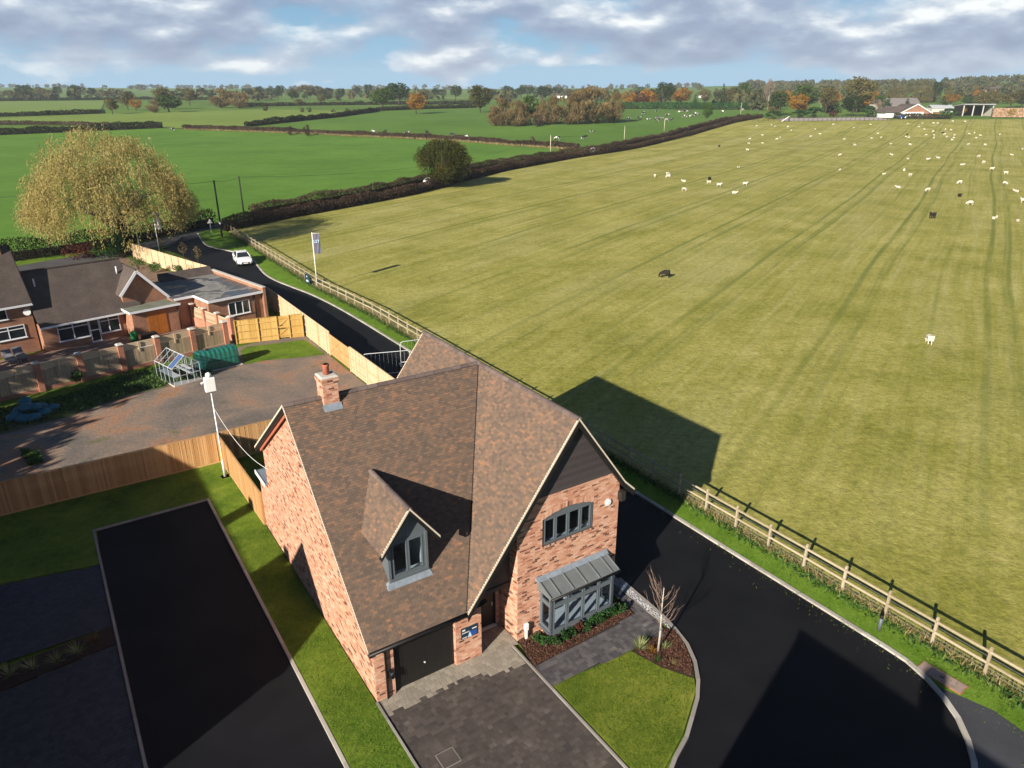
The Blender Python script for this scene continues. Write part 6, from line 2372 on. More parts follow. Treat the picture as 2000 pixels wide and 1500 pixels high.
# ------------------------------------------------------------------ hedges
def hedge(label, line, h, w, fol, dens=60, leaf=.28, seed=0, top_var=.25, name='hedge', aspect=2.2, twig=True):
    P = resample(line, 1.0)
    n = max(2, len(P))
    L = len(P) - 1
    cnt = int(L * dens)
    t = RNG.random(cnt) * L
    i = np.minimum(t.astype(int), L - 1)
    f = (t - i)[:, None]
    A = np.array([[p.x, p.y] for p in P])
    c = A[i] * (1 - f) + A[i + 1] * f
    d = A[i + 1] - A[i]
    d /= np.linalg.norm(d, axis=1, keepdims=True) + 1e-9
    s = np.stack([d[:, 1], -d[:, 0]], 1)
    hv = h * (1 + top_var * (np.interp(t, np.arange(L + 1), np.convolve(RNG.normal(size=L + 5), np.ones(5) / 5, 'valid')[:L + 1])))
    ang = RNG.random(cnt) * PI
    rad = .72 + .28 * RNG.random(cnt) ** .5
    oy = np.cos(ang) * rad * w / 2 * (1 + .15 * RNG.normal(size=cnt))
    oz = np.abs(np.sin(ang)) ** .6 * rad * hv
    oz = np.where(RNG.random(cnt) < .35, RNG.random(cnt) * hv * .8, oz)
    xy = c + s * oy[:, None]
    z = np.interp(xy[:, 1], TY, TZ) + np.maximum(.05, oz)
    C_ = np.column_stack([xy, z])
    o0 = V((P[0].x, P[0].y, T(P[0].y)))
    o = thing(name, label, 'hedge', o0)
    nrm = np.column_stack([s * np.cos(ang)[:, None], np.sin(ang)])
    up = np.tile(np.array([0, 0, 1.0]), (cnt, 1)) if twig else None
    tn = .5 + .22 * RNG.normal(size=cnt) + .25 * np.interp(t, np.arange(L + 1), np.convolve(RNG.normal(size=L + 9), np.ones(9) / 4, 'valid')[:L + 1])
    me = leaf_mesh('foliage', C_ - np.array(o0), leaf * (.6 + .8 * RNG.random(cnt)), FOL[fol], aspect, nrm, .8, tn, up)
    mesh_obj('foliage', me, o)
    # woody core that stops light passing straight through
    core = MB()
    for k in range(len(P) - 1):
        a, b = P[k], P[k + 1]
        tt = (b - a).normalized()
        sd = V((tt.y, -tt.x, 0)) * (w * .16)
        za, zb2 = T(a.y), T(b.y)
        hh = h * .45
        q = [a - sd + V((0, 0, za - .05)), a + sd + V((0, 0, za - .05)), b + sd + V((0, 0, zb2 - .05)), b - sd + V((0, 0, zb2 - .05))]
        r_ = [a - sd * .5 + V((0, 0, za + hh)), a + sd * .5 + V((0, 0, za + hh)), b + sd * .5 + V((0, 0, zb2 + hh)), b - sd * .5 + V((0, 0, zb2 + hh))]
        core.hexa([x - o0 for x in q] + [x - o0 for x in r_])
    core.build('stems', M['stems'], o)
    return o


M['stems'] = plain('hedge_stems', (0.030, 0.022, 0.016), .95, .3, 3)
HF = [V((*q, 0)) for q in HEDGE_F]
front = [(p.x, p.y) for p in offset_line(HF, -0.7)]
back = [(p.x, p.y) for p in offset_line(HF, -8.0)]
hedge('brown bare hedge along the sheep field side of the lane', smooth_line(front, 2), 2.0, 2.0, 'hedge', 330, .30)
hedge('brown bare hedge along the pasture side of the lane', smooth_line(back[1:], 2), 2.1, 1.7, 'hedge', 200, .32)
hedge('dark roadside hedge passing behind the willow tree', smooth_line(gp((-600, 605), (-200, 540), (0, 512), (110, 497), (230, 478), (330, 459), (415, 438)), 2), 2.3, 2.6, 'hedgedark', 260, .28)
hedge('tall dark hedge at the top of the bright green field', gp((-150, 268), (0, 264), (160, 257), (318, 250)), 2.9, 2.6, 'hedgedark', 110, .65, aspect=1.6)
hedge('brown hedge with dry grass between bright field and cow pasture', gp((358, 252), (480, 256), (620, 261), (760, 268), (900, 275), (1000, 283), (1130, 291)), 1.9, 2.2, 'hedge', 110, .6, aspect=1.6)
hedge('dark hedge slanting across the middle pasture', gp((480, 247), (560, 239), (660, 229), (740, 217)), 2.6, 2.4, 'hedgedark', 80, .75, aspect=1.5)
hedge('dark hedge running on behind the orange oak', gp((742, 216), (820, 213), (930, 210)), 2.6, 3.0, 'hedgedark', 34, .9, aspect=1.5)
hedge('pale brown strip hedge left of the gateway', gp((-100, 246), (0, 243), (100, 243.5), (215, 246)), 1.7, 2.2, 'hedge', 36, .7, aspect=1.5)
hedge('dark hedge at the top of the left pale pasture', gp((-100, 229), (60, 226), (205, 221)), 2.4, 3.0, 'hedgedark', 36, .9, aspect=1.5)
hedge('far dark hedge crossing below the skyline oaks', gp((480, 208), (600, 206), (760, 204), (930, 203)), 2.6, 4.0, 'hedgedark', 26, 1.2, aspect=1.4)
hedge('thin far hedge below the left skyline trees', gp((-60, 198), (90, 196), (300, 194), (470, 195)), 2.6, 5.0, 'hedgedark', 18, 1.5, aspect=1.4)
hedge('clipped dark green hedge at the head of the cow field', gp((1216, 212), (1340, 213), (1486, 214)), 4.6, 3.0, 'laurel', 70, .9, top_var=.02, aspect=1.2, twig=False)
hedge('low green hedge in front of the red bungalow', gp((1745, 231), (1800, 231.5), (1856, 232)), 2.6, 3, 'hedgedark', 60, .6, top_var=.1, aspect=1.2)

# dry grass along the foot of the field hedges and the fence
def tufts(name, label, pts, size, fol, aspect=5, lean=.5, cat='grass'):
    pts = np.asarray(pts)
    n = len(pts)
    up = np.tile(np.array([0, 0, 1.0]), (n, 1))
    s = size * (.5 + RNG.random(n))
    c = pts + np.column_stack([np.zeros(n), np.zeros(n), s * .42])
    me = leaf_mesh(name, c, s, FOL[fol], aspect, None, lean, None, up)
    return tag(mesh_obj(name, me), label, cat, None, 'stuff')


def along(line, n, w, off=0.0, lo=0, hi=1):
    P = resample(line, .5)
    A = np.array([[p.x, p.y] for p in P])
    t = (lo + (hi - lo) * RNG.random(n)) * (len(A) - 1)
    i = np.minimum(t.astype(int), len(A) - 2)
    f = (t - i)[:, None]
    c = A[i] * (1 - f) + A[i + 1] * f
    d = A[i + 1] - A[i]
    d /= np.linalg.norm(d, axis=1, keepdims=True)
    s = np.stack([d[:, 1], -d[:, 0]], 1)
    xy = c + s * (off + RNG.normal(size=(n, 1)) * w)
    return np.column_stack([xy, np.interp(xy[:, 1], TY, TZ) + .04])


tufts('dry_grass', 'long dry grass fringe under the post and rail fence', along(FENCE_L, 14000, .17), .26, 'dry', 9, .55)
tufts('rough_grass', 'green rough grass and weeds on the verge side of the fence', along(FENCE_L, 12000, .2, .28), .17, 'weed', 2.2, 1.2)
tufts('verge_tufts', 'short grass blades over the road verge', along(FENCE_L, 26000, .55, 1.0), .09, 'grass', 5, .6)
tufts('hedge_grass', 'pale dry grass at the foot of the brown pasture hedge', along(gp((358, 254), (480, 258), (620, 263), (760, 270), (900, 277.5), (1000, 285.5), (1130, 294)), 4500, .5), .9, 'dry', 5, .5)


def in_poly(poly, n):
    """random points in a polygon of (x, y)"""
    A = np.array(poly)
    lo, hi = A.min(0), A.max(0)
    out = []
    while len(out) < n:
        q = lo + (hi - lo) * RNG.random((n * 2, 2))
        ins = np.zeros(len(q), bool)
        j = len(A) - 1
        for i in range(len(A)):
            c = ((A[i, 1] > q[:, 1]) != (A[j, 1] > q[:, 1])) & (q[:, 0] < (A[j, 0] - A[i, 0]) * (q[:, 1] - A[i, 1]) / (A[j, 1] - A[i, 1] + 1e-12) + A[i, 0])
            ins ^= c
            j = i
        out.extend(q[ins].tolist())
    return np.array(out[:n])


def lay(poly, n, z):
    return np.column_stack([in_poly(poly, n), np.full(n, z)])


tufts('lawn_blades', 'short mown grass blades of the triangular front lawn', lay(wp((5.5, -2.85), (8.9, -3.05), (9.25, -4.2), (9.8, -5.25), (9.5, -5.6), (7.75, -6.7), (6.35, -7.3), (5.5, -8.0)), 9000, .055), .06, 'grass', 5, .7)
tufts('lawn_blades', 'short mown grass blades of the strip beside the house', lay(wp((-1.72, 13.0), (-0.15, 13.0), (-0.15, -5), (-1.72, -5)), 13000, .055), .065, 'grass', 5, .7)
tufts('yard_weed_tufts', 'weeds and rough grass along the yard side of pier fence', lay(gp((-100, 830), (0, 800), (120, 775), (240, 735), (310, 718), (400, 712), (420, 732), (330, 752), (250, 772), (130, 812), (0, 845)), 7000, .01), .22, 'weed', 2.5, 1.1)
tufts('yard_weed_tufts', 'clump of weeds on the red soil by the shaded fence', lay(gp((40, 880), (75, 885), (85, 905), (55, 912)), 900, .01), .22, 'weed', 2.5, 1.1)
tufts('fallen_leaves', 'scattered fallen leaves on tarmac and paving', np.concatenate([lay(wp((11.6, 3), (16.9, 3), (16.9, -9), (8, -9)), 45, .004), lay(wp((0.1, -8), (5.2, -8), (5.2, -.5), (.1, -.5)), 16, .036), lay(wp((-1.7, 12), (-.2, 12), (-.2, -6), (-1.7, -6)), 40, .075)]), .045, 'hedge', 1.4, 3, 'leaves')
# white gravel and bark pieces
def chips(name, label, pts, size, m, parent_kind='gravel'):
    n = len(pts)
    me = leaf_mesh(name, pts + np.column_stack([np.zeros((n, 2)), RNG.random(n) * size * .5]), size * (.5 + RNG.random(n)), m, 1.4, np.tile(np.array([0, 0, 1.5]), (n, 1)), .5)
    return tag(mesh_obj(name, me), label, parent_kind, None, 'stuff')


chips('white_gravel', 'strip of white gravel between the path edging and tarmac', lay(wp((11.14, 6), (11.4, 6), (11.4, 0.6), (11.25, -2.4), (11.0, -3.0), (11.04, -2.5), (11.14, 0.6)), 5500, .062), .05, M['gravelwhite'])
chips('bark_mulch', 'brown bark mulch over the bed below the bay window', lay(wp((5.48, -1.64), (10.45, -1.46), (10.45, -0.95), (9.85, -0.3), (9.82, -0.92), (6.72, -0.92), (6.7, -0.2), (5.75, -0.2)), 9000, .065), .07, M['bark'], 'mulch')
chips('bark_mulch', 'brown bark mulch of the curved bed round the birch sapling', lay(wp((9.05, -3.05), (9.75, -2.72), (10.5, -3.17), (10.85, -2.8), (11.15, -3.05), (10.9, -3.75), (10.36, -4.7), (9.95, -5.1), (9.4, -4.2)), 5000, .065), .07, M['bark'], 'mulch')


# ------------------------------------------------------------------ the great willow
wpos = G(240, 497)
wil = thing('willow_tree', 'great golden weeping willow leaning over the roadside hedge', 'tree', wpos)
tw = MB()
sc_w = depth_at(wpos) / FPX
Htree = z_at(230, 256, wpos)
RW = 147 * sc_w
tw.tube([(0, 0, -.2), (.1, 0, 1.6), (-.1, .1, 3.2)], [.75, .6, .55], 10)
rw_ = random.Random(5)
ends = []
for k in range(13):
    a = 2 * PI * k / 13 + rw_.uniform(-.2, .2)
    el = rw_.uniform(.45, 1.2)
    L = RW * rw_.uniform(.5, .82)
    p0 = V((-.1, .1, 2.9))
    p1 = p0 + V((math.cos(a) * math.cos(el), math.sin(a) * math.cos(el), math.sin(el))) * L * .5
    p2 = p1 + V((math.cos(a) * .8, math.sin(a) * .8, .45)) * L * .5
    tw.tube([p0, p1, p2], [.3, .18, .05], 7)
    ends += [p1.lerp(p2, .3), p1.lerp(p2, .7), p2]
    for j in range(4):
        q = p1.lerp(p2, rw_.random())
        aa = a + rw_.uniform(-1.2, 1.2)
        e = q + V((math.cos(aa), math.sin(aa), rw_.uniform(.1, .8))) * L * .35
        tw.tube([q, q.lerp(e, .5) + V((0, 0, .2)), e], [.08, .05, .02], 5)
        ends.append(e)
tw.build('trunk', M['trunk'], wil)
iv = leaf_mesh('ivy', *(lambda n: (np.column_stack([np.cos(t_ := RNG.random(n) * 2 * PI) * (r_ := .6 + .35 * RNG.random(n)), np.sin(t_) * r_, RNG.random(n) ** .8 * 5.5]), np.full(n, .3)))(1500), FOL['laurel'])
mesh_obj('ivy', iv, wil)
# hanging strands from a domed shell
ns = 4600
cz = 6.2
pos, siz, updr, pvv = [], [], [], []
lump = [(RNG.normal(size=3), RNG.uniform(.06, .20)) for _ in range(60)]
wclus = []
for k in range(330):
    d = RNG.normal(size=3)
    d[2] = abs(d[2]) * .95 - .16
    wclus.append((d / np.linalg.norm(d), RNG.uniform(.84, 1.04), RNG.normal() * .14))
for k in range(ns):
    cdir, crad, ctone = wclus[RNG.integers(len(wclus))]
    d = cdir + RNG.normal(size=3) * .10
    d /= np.linalg.norm(d)
    bl_ = crad
    for ld, la in lump:
        c_ = d @ (ld / np.linalg.norm(ld))
        if c_ > .90:
            bl_ += la * (c_ - .90) / .10 * .55
    rr = RNG.uniform(.62, 1.0) ** .5 * bl_ * .93
    p = np.array([d[0] * RW * rr, d[1] * RW * rr, cz + d[2] * (Htree - cz - .3) * rr])
    # left side sweeps out a little further, as the wind leans it
    p[0] -= .03 * RW * (p[2] / Htree)
    ln = RNG.uniform(.9, 2.6) * (.5 + .7 * np.hypot(d[0], d[1]) ** 2)
    ln = min(ln, max(.7, p[2] - RNG.uniform(2.2, 4.4)))
    nl_ = int(15 * ln / 2.4) + 6
    out = np.array([d[0], d[1], .25]) * .5
    sway = RNG.normal(size=3) * .10
    tone = RNG.normal() * .10 + .5 + ctone
    for j in range(nl_):
        f = (j + RNG.random()) / nl_
        q = p + np.array([0, 0, -1]) * ln * f ** 1.2 + out * ln * math.sin(f * 2.2) * .6 + sway * f * ln * .5 + RNG.normal(size=3) * .12
        pos.append(q)
        siz.append(RNG.uniform(.16, .34))
        updr.append(np.array([out[0] * 1.2, out[1] * 1.2, -.8 - .5 * f]))
        pvv.append(tone + RNG.normal() * .14)
pos = np.array(pos)
me = leaf_mesh('crown', pos, np.array(siz), FOL['willow'], 2.6, None, .42, np.array(pvv), np.array(updr))
mesh_obj('crown', me, wil)
print('willow leaves', len(pos), 'height', round(Htree, 1), 'radius', round(RW, 1))

# round oak in the lane hedge
op = G(866, 366)
oak = thing('oak_tree', 'round oak with turning leaves growing in the lane hedge', 'tree', op)
Ho = z_at(866, 270, op)
Ro = 59 * depth_at(op) / FPX
lt = MB()
limbs(lt, (0, 0, -.2), (0, 0, Ho * .75), .32, 14, Ro * .55, 4, 8)
lt.build('trunk', M['trunk'], oak)
ro_ = random.Random(9)
cl = []
for k in range(110):
    z = ro_.uniform(-1, 1)
    a = ro_.random() * 2 * PI
    q = math.sqrt(1 - z * z) * ro_.uniform(.55, 1)
    rad = Ro * ro_.uniform(.16, .30)
    cl.append((np.array([q * (Ro - rad * .7) * math.cos(a), q * (Ro - rad * .7) * math.sin(a), Ho * .53 + z * (Ho * .47 - rad * .7)]), rad))
P_, d_, tn_ = clump_points(26000, cl, .5)
mesh_obj('crown', leaf_mesh('crown', P_, .30 * (.6 + .8 * RNG.random(26000)), FOL['oak'], 1.4, d_, 1.0, .45 + tn_ * 1.1 + RNG.normal(size=26000) * .2), oak)


# ------------------------------------------------------------------ small plants
def shrub(name, label, P, r, h, n, leaf, fol, cat='shrub', group=None, stems=True, aspect=1.8):
    o = thing(name, label, cat, P, 0, group)
    cl = [(np.array([RT.uniform(-.5, .5) * r, RT.uniform(-.5, .5) * r, h * RT.uniform(.35, .75)]), r * RT.uniform(.35, .6)) for _ in range(7)]
    P_, d_, t_ = clump_points(n, cl, .3)
    P_[:, 2] = np.clip(P_[:, 2], .02, h * 1.15)
    mesh_obj('foliage', leaf_mesh('foliage', P_, leaf * (.6 + .8 * RNG.random(n)), FOL[fol], aspect, d_, 1, .5 + t_ + RNG.normal(size=n) * .2), o)
    if stems:
        s = MB()
        for k in range(4):
            a = RT.random() * 6
            s.tube([(0, 0, -.05), (math.cos(a) * r * .4, math.sin(a) * r * .4, h * .7)], [.02 + r * .02, .008], 5)
        s.build('stem', M['trunk'], o)
    return o


lb = 'young glossy laurel plant in the bed under the bay window'
for i, (a, b) in enumerate(((6.25, -.75), (6.4, -1.05), (6.75, -1.22), (7.15, -1.18), (7.5, -1.2), (7.9, -1.16), (8.25, -1.2), (8.6, -1.15), (8.95, -1.18), (9.3, -1.12), (9.65, -1.1), (9.95, -.95), (10.05, -.6), (10.1, -1.2))):
    red = i == 5
    if red:
        shrub('shrub', 'small red leaved shrub among the laurels below the bay', W(a, b, .06), .24, .75, 130, .10, 'red', 'shrub', None)
    else:
        shrub('laurel_plant', lb, W(a, b, .06), .26 + .06 * RT.random(), .42 + .16 * RT.random(), 150, .11, 'laurel', 'shrub', 'laurels under the bay window')


def grass_clump(name, label, P, n, L, fol, cat='plant', group=None):
    o = thing(name, label, cat, P, RT.random() * 6, group)
    mb = MB()
    for k in range(n):
        a = RT.random() * 2 * PI
        l_ = L * RT.uniform(.7, 1.15)
        lean = RT.uniform(.15, .95)
        pts = []
        for j in range(5):
            f = j / 4
            pts.append(V((math.cos(a) * l_ * lean * f, math.sin(a) * l_ * lean * f, l_ * (f - .55 * lean * f * f))))
        s = V((-math.sin(a), math.cos(a), 0)) * .014 * (L / .5)
        pvv_ = RT.random()
        for j in range(4):
            w0, w1 = 1 - j / 4.2, 1 - (j + 1) / 4.2
            mb.face([pts[j] - s * w0, pts[j] + s * w0, pts[j + 1] + s * w1, pts[j + 1] - s * w1], pvv_)
    mb.build('blades', FOL[fol], o)
    return o


FOL['stripe'] = foliage('striped_blades', [(0.1, (0.12, 0.17, 0.05)), (0.5, (0.26, 0.30, 0.12)), (0.9, (0.50, 0.50, 0.30))], .3)
for i, (x, y) in enumerate(((20, 1322), (64, 1308), (112, 1296), (152, 1278))):
    grass_clump('grass_plant', 'pale arching grass plant in the shaded strip bed', G(x, y, .06), 60, .62, 'stripe', 'plant', 'arching grasses in the shaded bed')
grass_clump('grass_plant', 'rust coloured feathery grass in the shaded strip bed', G(186, 1256, .06), 90, .55, 'brown', 'plant')
grass_clump('grass_plant', 'tall yellow green grass plant beside the birch sapling', W(9.25, -3.12, .06), 80, .60, 'stripe', 'plant')
grass_clump('grass_plant', 'small orange leaved plant beside the birch sapling', W(9.5, -3.5, .06), 90, .38, 'orange', 'plant')
grass_clump('grass_plant', 'yellow green spiky plant right of the birch sapling', W(10.05, -3.62, .06), 60, .42, 'stripe', 'plant')
grass_clump('grass_plant', 'low green spiky plant at the front of the birch bed', W(9.35, -3.95, .06), 50, .34, 'weed', 'plant')
grass_clump('grass_plant', 'low brown tufted plant near the lawn edge of birch bed', W(9.75, -4.35, .06), 50, .30, 'dry', 'plant')
grass_clump('grass_plant', 'dark spiky plant behind the tall yellow green grass', W(9.75, -2.95, .06), 50, .40, 'laurel', 'plant')
for x, y, r_, h_, lab in ((272, 527, 1.2, 1.5, 'leafy garden shrub before the pale panel fence'), (300, 532, 1.0, 1.2, 'second leafy shrub along the pale panel fence'), (350, 535, .8, 1.3, 'rounded dark green shrub by the extension roof'), (388, 541, 1.3, 1.4, 'wide olive shrub at the panel fence end'), (150, 748, .7, 1.0, 'weedy green shrub against the shaded pier fence')):
    shrub('garden_shrub', lab, G(x, y), r_, h_, 500, .17, 'weed' if 'olive' not in lab else 'oak')
shrub('garden_shrub', 'orange red hedge shrub behind the bungalow roof', G(170, 503), 3.0, 1.6, 900, .25, 'red')
shrub('garden_shrub', 'dark green hedge shrub behind the bungalow ridge', G(215, 505), 2.2, 2.4, 900, .25, 'laurel')
shrub('garden_shrub', 'ivy covered dark stump at the willow foot', G(240, 503), 1.2, 3.4, 900, .25, 'laurel')
for x, y, yt, lab in ((360, 506, 473, 'brown leaved sapling beside the junction, taller one'), (388, 517, 481, 'brown leaved sapling nearest the pale panel fence'), (315, 490, 465, 'thin brown sapling next to the pale flag')):
    P = G(x, y)
    h = z_at(x, yt, P)
    o = thing('sapling', lab, 'tree', P)
    MB().tube([(0, 0, 0), (0, 0, h * .9)], [.04, .015], 6).build('trunk', M['trunk'], o)
    n = 130
    zc_ = h * (.35 + .65 * RNG.random(n))
    rr_ = .55 * np.sin(np.clip((zc_ / h - .3) / .72, 0.02, 1) * PI) ** .7 * RNG.random(n) ** .5
    aa_ = RNG.random(n) * 2 * PI
    mesh_obj('crown', leaf_mesh('crown', np.column_stack([rr_ * np.cos(aa_), rr_ * np.sin(aa_), zc_]), np.full(n, .17), FOL['brown'], 1.5), o)

# birch sapling in the bed
bp = W(9.78, -3.55, .06)
bi = thing('birch_sapling', 'bare white stemmed birch sapling in the curved bark bed', 'tree', bp)
hb_ = z_at(1303, 1128, bp)
MB().tube([(0, 0, 0), (.02, 0, hb_ * .3), (-.01, .01, hb_ * .6), (0, 0, hb_ * .85)], [.045, .038, .026, .012], 8).build('trunk', M['trunkpale'], bi)
tgs = MB()
rb = random.Random(3)
for k in range(22):
    f = rb.uniform(.30, .92)
    a = rb.random() * 2 * PI
    L = hb_ * (.50 - .26 * f) * rb.uniform(.6, 1.1)
    p = V((0, 0, hb_ * .85 * f))
    e = p + V((math.cos(a) * .55, math.sin(a) * .55, .95)) * L
    m_ = p.lerp(e, .5) + V((math.cos(a), math.sin(a), 0)) * L * .1
    tgs.tube([p, m_, e], [.011, .008, .003], 4)
    for j in range(4):
        q = p.lerp(e, rb.uniform(.35, .95))
        a2 = a + rb.uniform(-1, 1)
        tgs.tube([q, q + V((math.cos(a2) * .5, math.sin(a2) * .5, .8)) * L * .28], [.005, .002], 3)
tgs.build('twigs', plain('reddish_twig', (0.26, 0.18, 0.14), .9), bi)

# ------------------------------------------------------------------ animals
def skin_mesh(name, pts, edges, rad, root, m, sub=2):
    me = bpy.data.meshes.new(name + '_skeleton')
    me.from_pydata(pts, edges, [])
    o = link(bpy.data.objects.new('tmp_skeleton', me))
    sk = o.modifiers.new('skin', 'SKIN')
    sk.use_smooth_shade = True
    lay_ = me.skin_vertices[0].data
    for i, r_ in enumerate(rad):
        lay_[i].radius = (r_, r_) if not hasattr(r_, '__len__') else r_
        lay_[i].use_root = (i == root)
    ss = o.modifiers.new('sub', 'SUBSURF')
    ss.levels = sub
    ss.render_levels = sub
    dg_ = bpy.context.evaluated_depsgraph_get()
    res = bpy.data.meshes.new_from_object(o.evaluated_get(dg_))
    res.name = name
    bpy.data.objects.remove(o)
    res.materials.clear()
    res.materials.append(m)
    res.polygons.foreach_set('use_smooth', [True] * len(res.polygons))
    return res


def quadruped(kind, pose, m):
    if kind == 'sheep':
        L, H_, br, lr = .42, .62, .25, .045
    else:
        L, H_, br, lr = .85, 1.05, .40, .085
    z = H_ if pose != 'lying' else br * 1.0
    pts = [(-L, 0, z), (-L * .4, 0, z + .03), (L * .35, 0, z + .02), (L, 0, z + .01)]
    rad = [br * .86, br * 1.08, br * 1.06, br * .82]
    ed = [(0, 1), (1, 2), (2, 3)]
    k = len(pts)
    hl = .9 if kind == 'sheep' else 1.0
    if pose == 'grazing':
        head = [(L * 1.38, .02, z - br * .35), (L * 1.62, .05, H_ * .36), (L * 1.78, .06, H_ * .12)]
    elif pose == 'lying':
        head = [(L * 1.30, .06, z + br * .8), (L * 1.45, .12, z + br * 1.35), (L * 1.85, .16, z + br * 1.05)]
    else:
        head = [(L * 1.30, .04, z + br * .8), (L * 1.42, .06, z + br * 1.35), (L * 1.85, .10, z + br * 1.10)]
    pts += head
    rad += [br * .50, br * .40, br * .22]
    ed += [(3, k), (k, k + 1), (k + 1, k + 2)]
    # ears
    e0 = len(pts)
    hx = head[1]
    for s in (-1, 1):
        pts.append((hx[0] - .02, hx[1] + s * br * .62, hx[2] + br * .12))
        rad.append(br * .09)
        ed.append((k + 1, len(pts) - 1))
    if pose != 'lying':
        for x0, bend, at in ((-L * .92, -1, 0), (L * .86, 1, 3)):
            for s in (-1, 1):
                b = len(pts)
                y = s * br * .55
                pts += [(x0, y, z - br * .55), (x0 + (.07 * L / .42 if bend < 0 else .0) * (1 if s > 0 else .6), y, z * .46), (x0 - (.05 * L / .42 if bend < 0 else -.01), y, z * .22), (x0 + .03 * s, y, 0.02)]
                rad += [br * .38, lr * 1.15, lr * .85, lr * .95]
                ed += [(at, b), (b, b + 1), (b + 1, b + 2), (b + 2, b + 3)]
    # tail
    b = len(pts)
    pts += [(-L * 1.18, 0, z + .02), (-L * 1.28, 0, z - br * (1.0 if kind == 'sheep' else 1.5))]
    rad += [br * .18, br * .10]
    ed += [(0, b), (b, b + 1)]
    return skin_mesh(kind, pts, ed, rad, 1, m, 2 if kind == 'sheep' else 1)


M['wool'] = plain('cream_wool', (0.56, 0.51, 0.42), .95, .10, 9, 0, .5)
M['woolblack'] = plain('black_wool', (0.018, 0.014, 0.012), .95, .3, 9, 0, .5)


def cow_mat():
    m, t, b, _ = new_mat('black_and_white_hide')
    co = coords(t)
    oi = t.nodes.new('ShaderNodeObjectInfo')
    add = t.nodes.new('ShaderNodeVectorMath')
    add.operation = 'ADD'
    t.links.new(co, add.inputs[0])
    cb = t.nodes.new('ShaderNodeCombineXYZ')
    t.links.new(math_n(t, 'MULTIPLY', oi.outputs['Random'], 37.0), cb.inputs[0])
    t.links.new(cb.outputs[0], add.inputs[1])
    n = noise_n(t, add.outputs[0], 1.5, 1)
    c = ramp_n(t, n, [(0.0, (0.012, 0.011, 0.011)), (0.54, (0.012, 0.011, 0.011)), (0.56, (0.62, 0.60, 0.56)), (1, (0.7, 0.68, 0.64))])
    t.links.new(c, b.inputs['Base Color'])
    b.inputs['Roughness'].default_value = .8
    return m


M['hide'] = cow_mat()
SHEEP = {(p, c): quadruped('sheep', p, M['wool' if c == 'w' else 'woolblack']) for p in ('grazing', 'standing', 'lying') for c in 'wb'}
COWS = {p: quadruped('cow', p, M['hide']) for p in ('grazing', 'standing', 'lying')}
SHADE = {}


def animal(name, me, P, rz, s, label, cat, group=None):
    o = link(bpy.data.objects.new(name, me))
    o.location = P
    o.rotation_euler = (0, 0, rz)
    o.scale = (s, s, s)
    return tag(o, label, cat, group)


ZS = lambda a, b: (1250 + a * .375, 230 + b * .375)
WS = [(607, 43), (685, 38), (702, 45), (770, 47), (788, 67), (912, 60), (938, 83), (888, 95), (1006, 35), (1114, 50), (1200, 33), (1237, 83), (1255, 103), (1205, 105), (638, 93), (570, 112), (565, 132), (637, 131), (713, 112), (731, 104), (559, 170), (1062, 114), (1117, 143), (1040, 196), (1040, 273), (1306, 136), (1395, 30), (1453, 47), (1480, 58), (1472, 27), (1527, 28), (1549, 29), (1525, 72), (1530, 88), (1490, 90), (1530, 106), (1590, 62), (1618, 65), (1585, 87), (1597, 100), (1637, 92), (1632, 105), (1625, 117), (1400, 103), (1385, 97), (1715, 85), (1740, 80), (1772, 90), (1748, 106), (1710, 137), (1796, 143), (1873, 87), (1628, 18), (1692, 20), (1404, 141), (1393, 215), (1552, 208), (1500, 215), (1762, 204), (1787, 237), (1677, 245), (1376, 273), (1405, 304), (1270, 294), (1344, 363), (1496, 381), (1662, 342), (1904, 292), (1898, 346), (1957, 384), (1718, 452), (1848, 525), (1965, 542), (1936, 193), (1990, 165), (1995, 440), (511, 260), (145, 298), (147, 310), (78, 307), (228, 331), (228, 379), (357, 342), (410, 357), (493, 393), (545, 351), (1309, 192), (1830, 271)]
RA = random.Random(31)
POSE_L = {'grazing': 'white sheep grazing head down out in the mown field', 'standing': 'white sheep standing head up out in the mown field', 'lying': 'white sheep lying down out in the mown field'}
for a, b in WS:
    x, y = ZS(a, b)
    P = G(x, y + 1.5) + V((0, 0, .05))
    pose = RA.choice(['grazing', 'grazing', 'standing', 'lying', 'lying'])
    animal('sheep', SHEEP[(pose, 'w')], P, RA.choice([0, PI]) + RA.gauss(0, .7), (RA.uniform(.84, .98) if y > 300 else RA.uniform(.72, .86)), POSE_L[pose], 'sheep', 'white sheep ' + pose + ' in the mown field')
animal('sheep', SHEEP[('grazing', 'w')], G(1813, 672) + V((0, 0, .05)), R(75), .92, 'lone white sheep seen from behind in the near part of field', 'sheep')
for a, b in ((413, 148), (360, 320), (1392, 88), (1576, 77), (1664, 409)):
    x, y = ZS(a, b)
    animal('sheep', SHEEP[('lying', 'b')], G(x, y + 1.5) + V((0, 0, .05)), RA.random() * 6, 1.15, 'black sheep lying among the white flock', 'sheep', 'black sheep in the flock')
x, y = ZS(1520, 526)
animal('sheep', SHEEP[('standing', 'b')], G(x, y) + V((0, 0, .05)), R(200), 1.1, 'black sheep with head raised beside a pale mown strip', 'sheep')
animal('sheep', SHEEP[('grazing', 'b')], G(1299, 543) + V((0, 0, .05)), R(165), 1.0, 'lone black sheep grazing far from the flock', 'sheep')
ZC = lambda a, b: (900 + a / 4, 130 + b / 4)
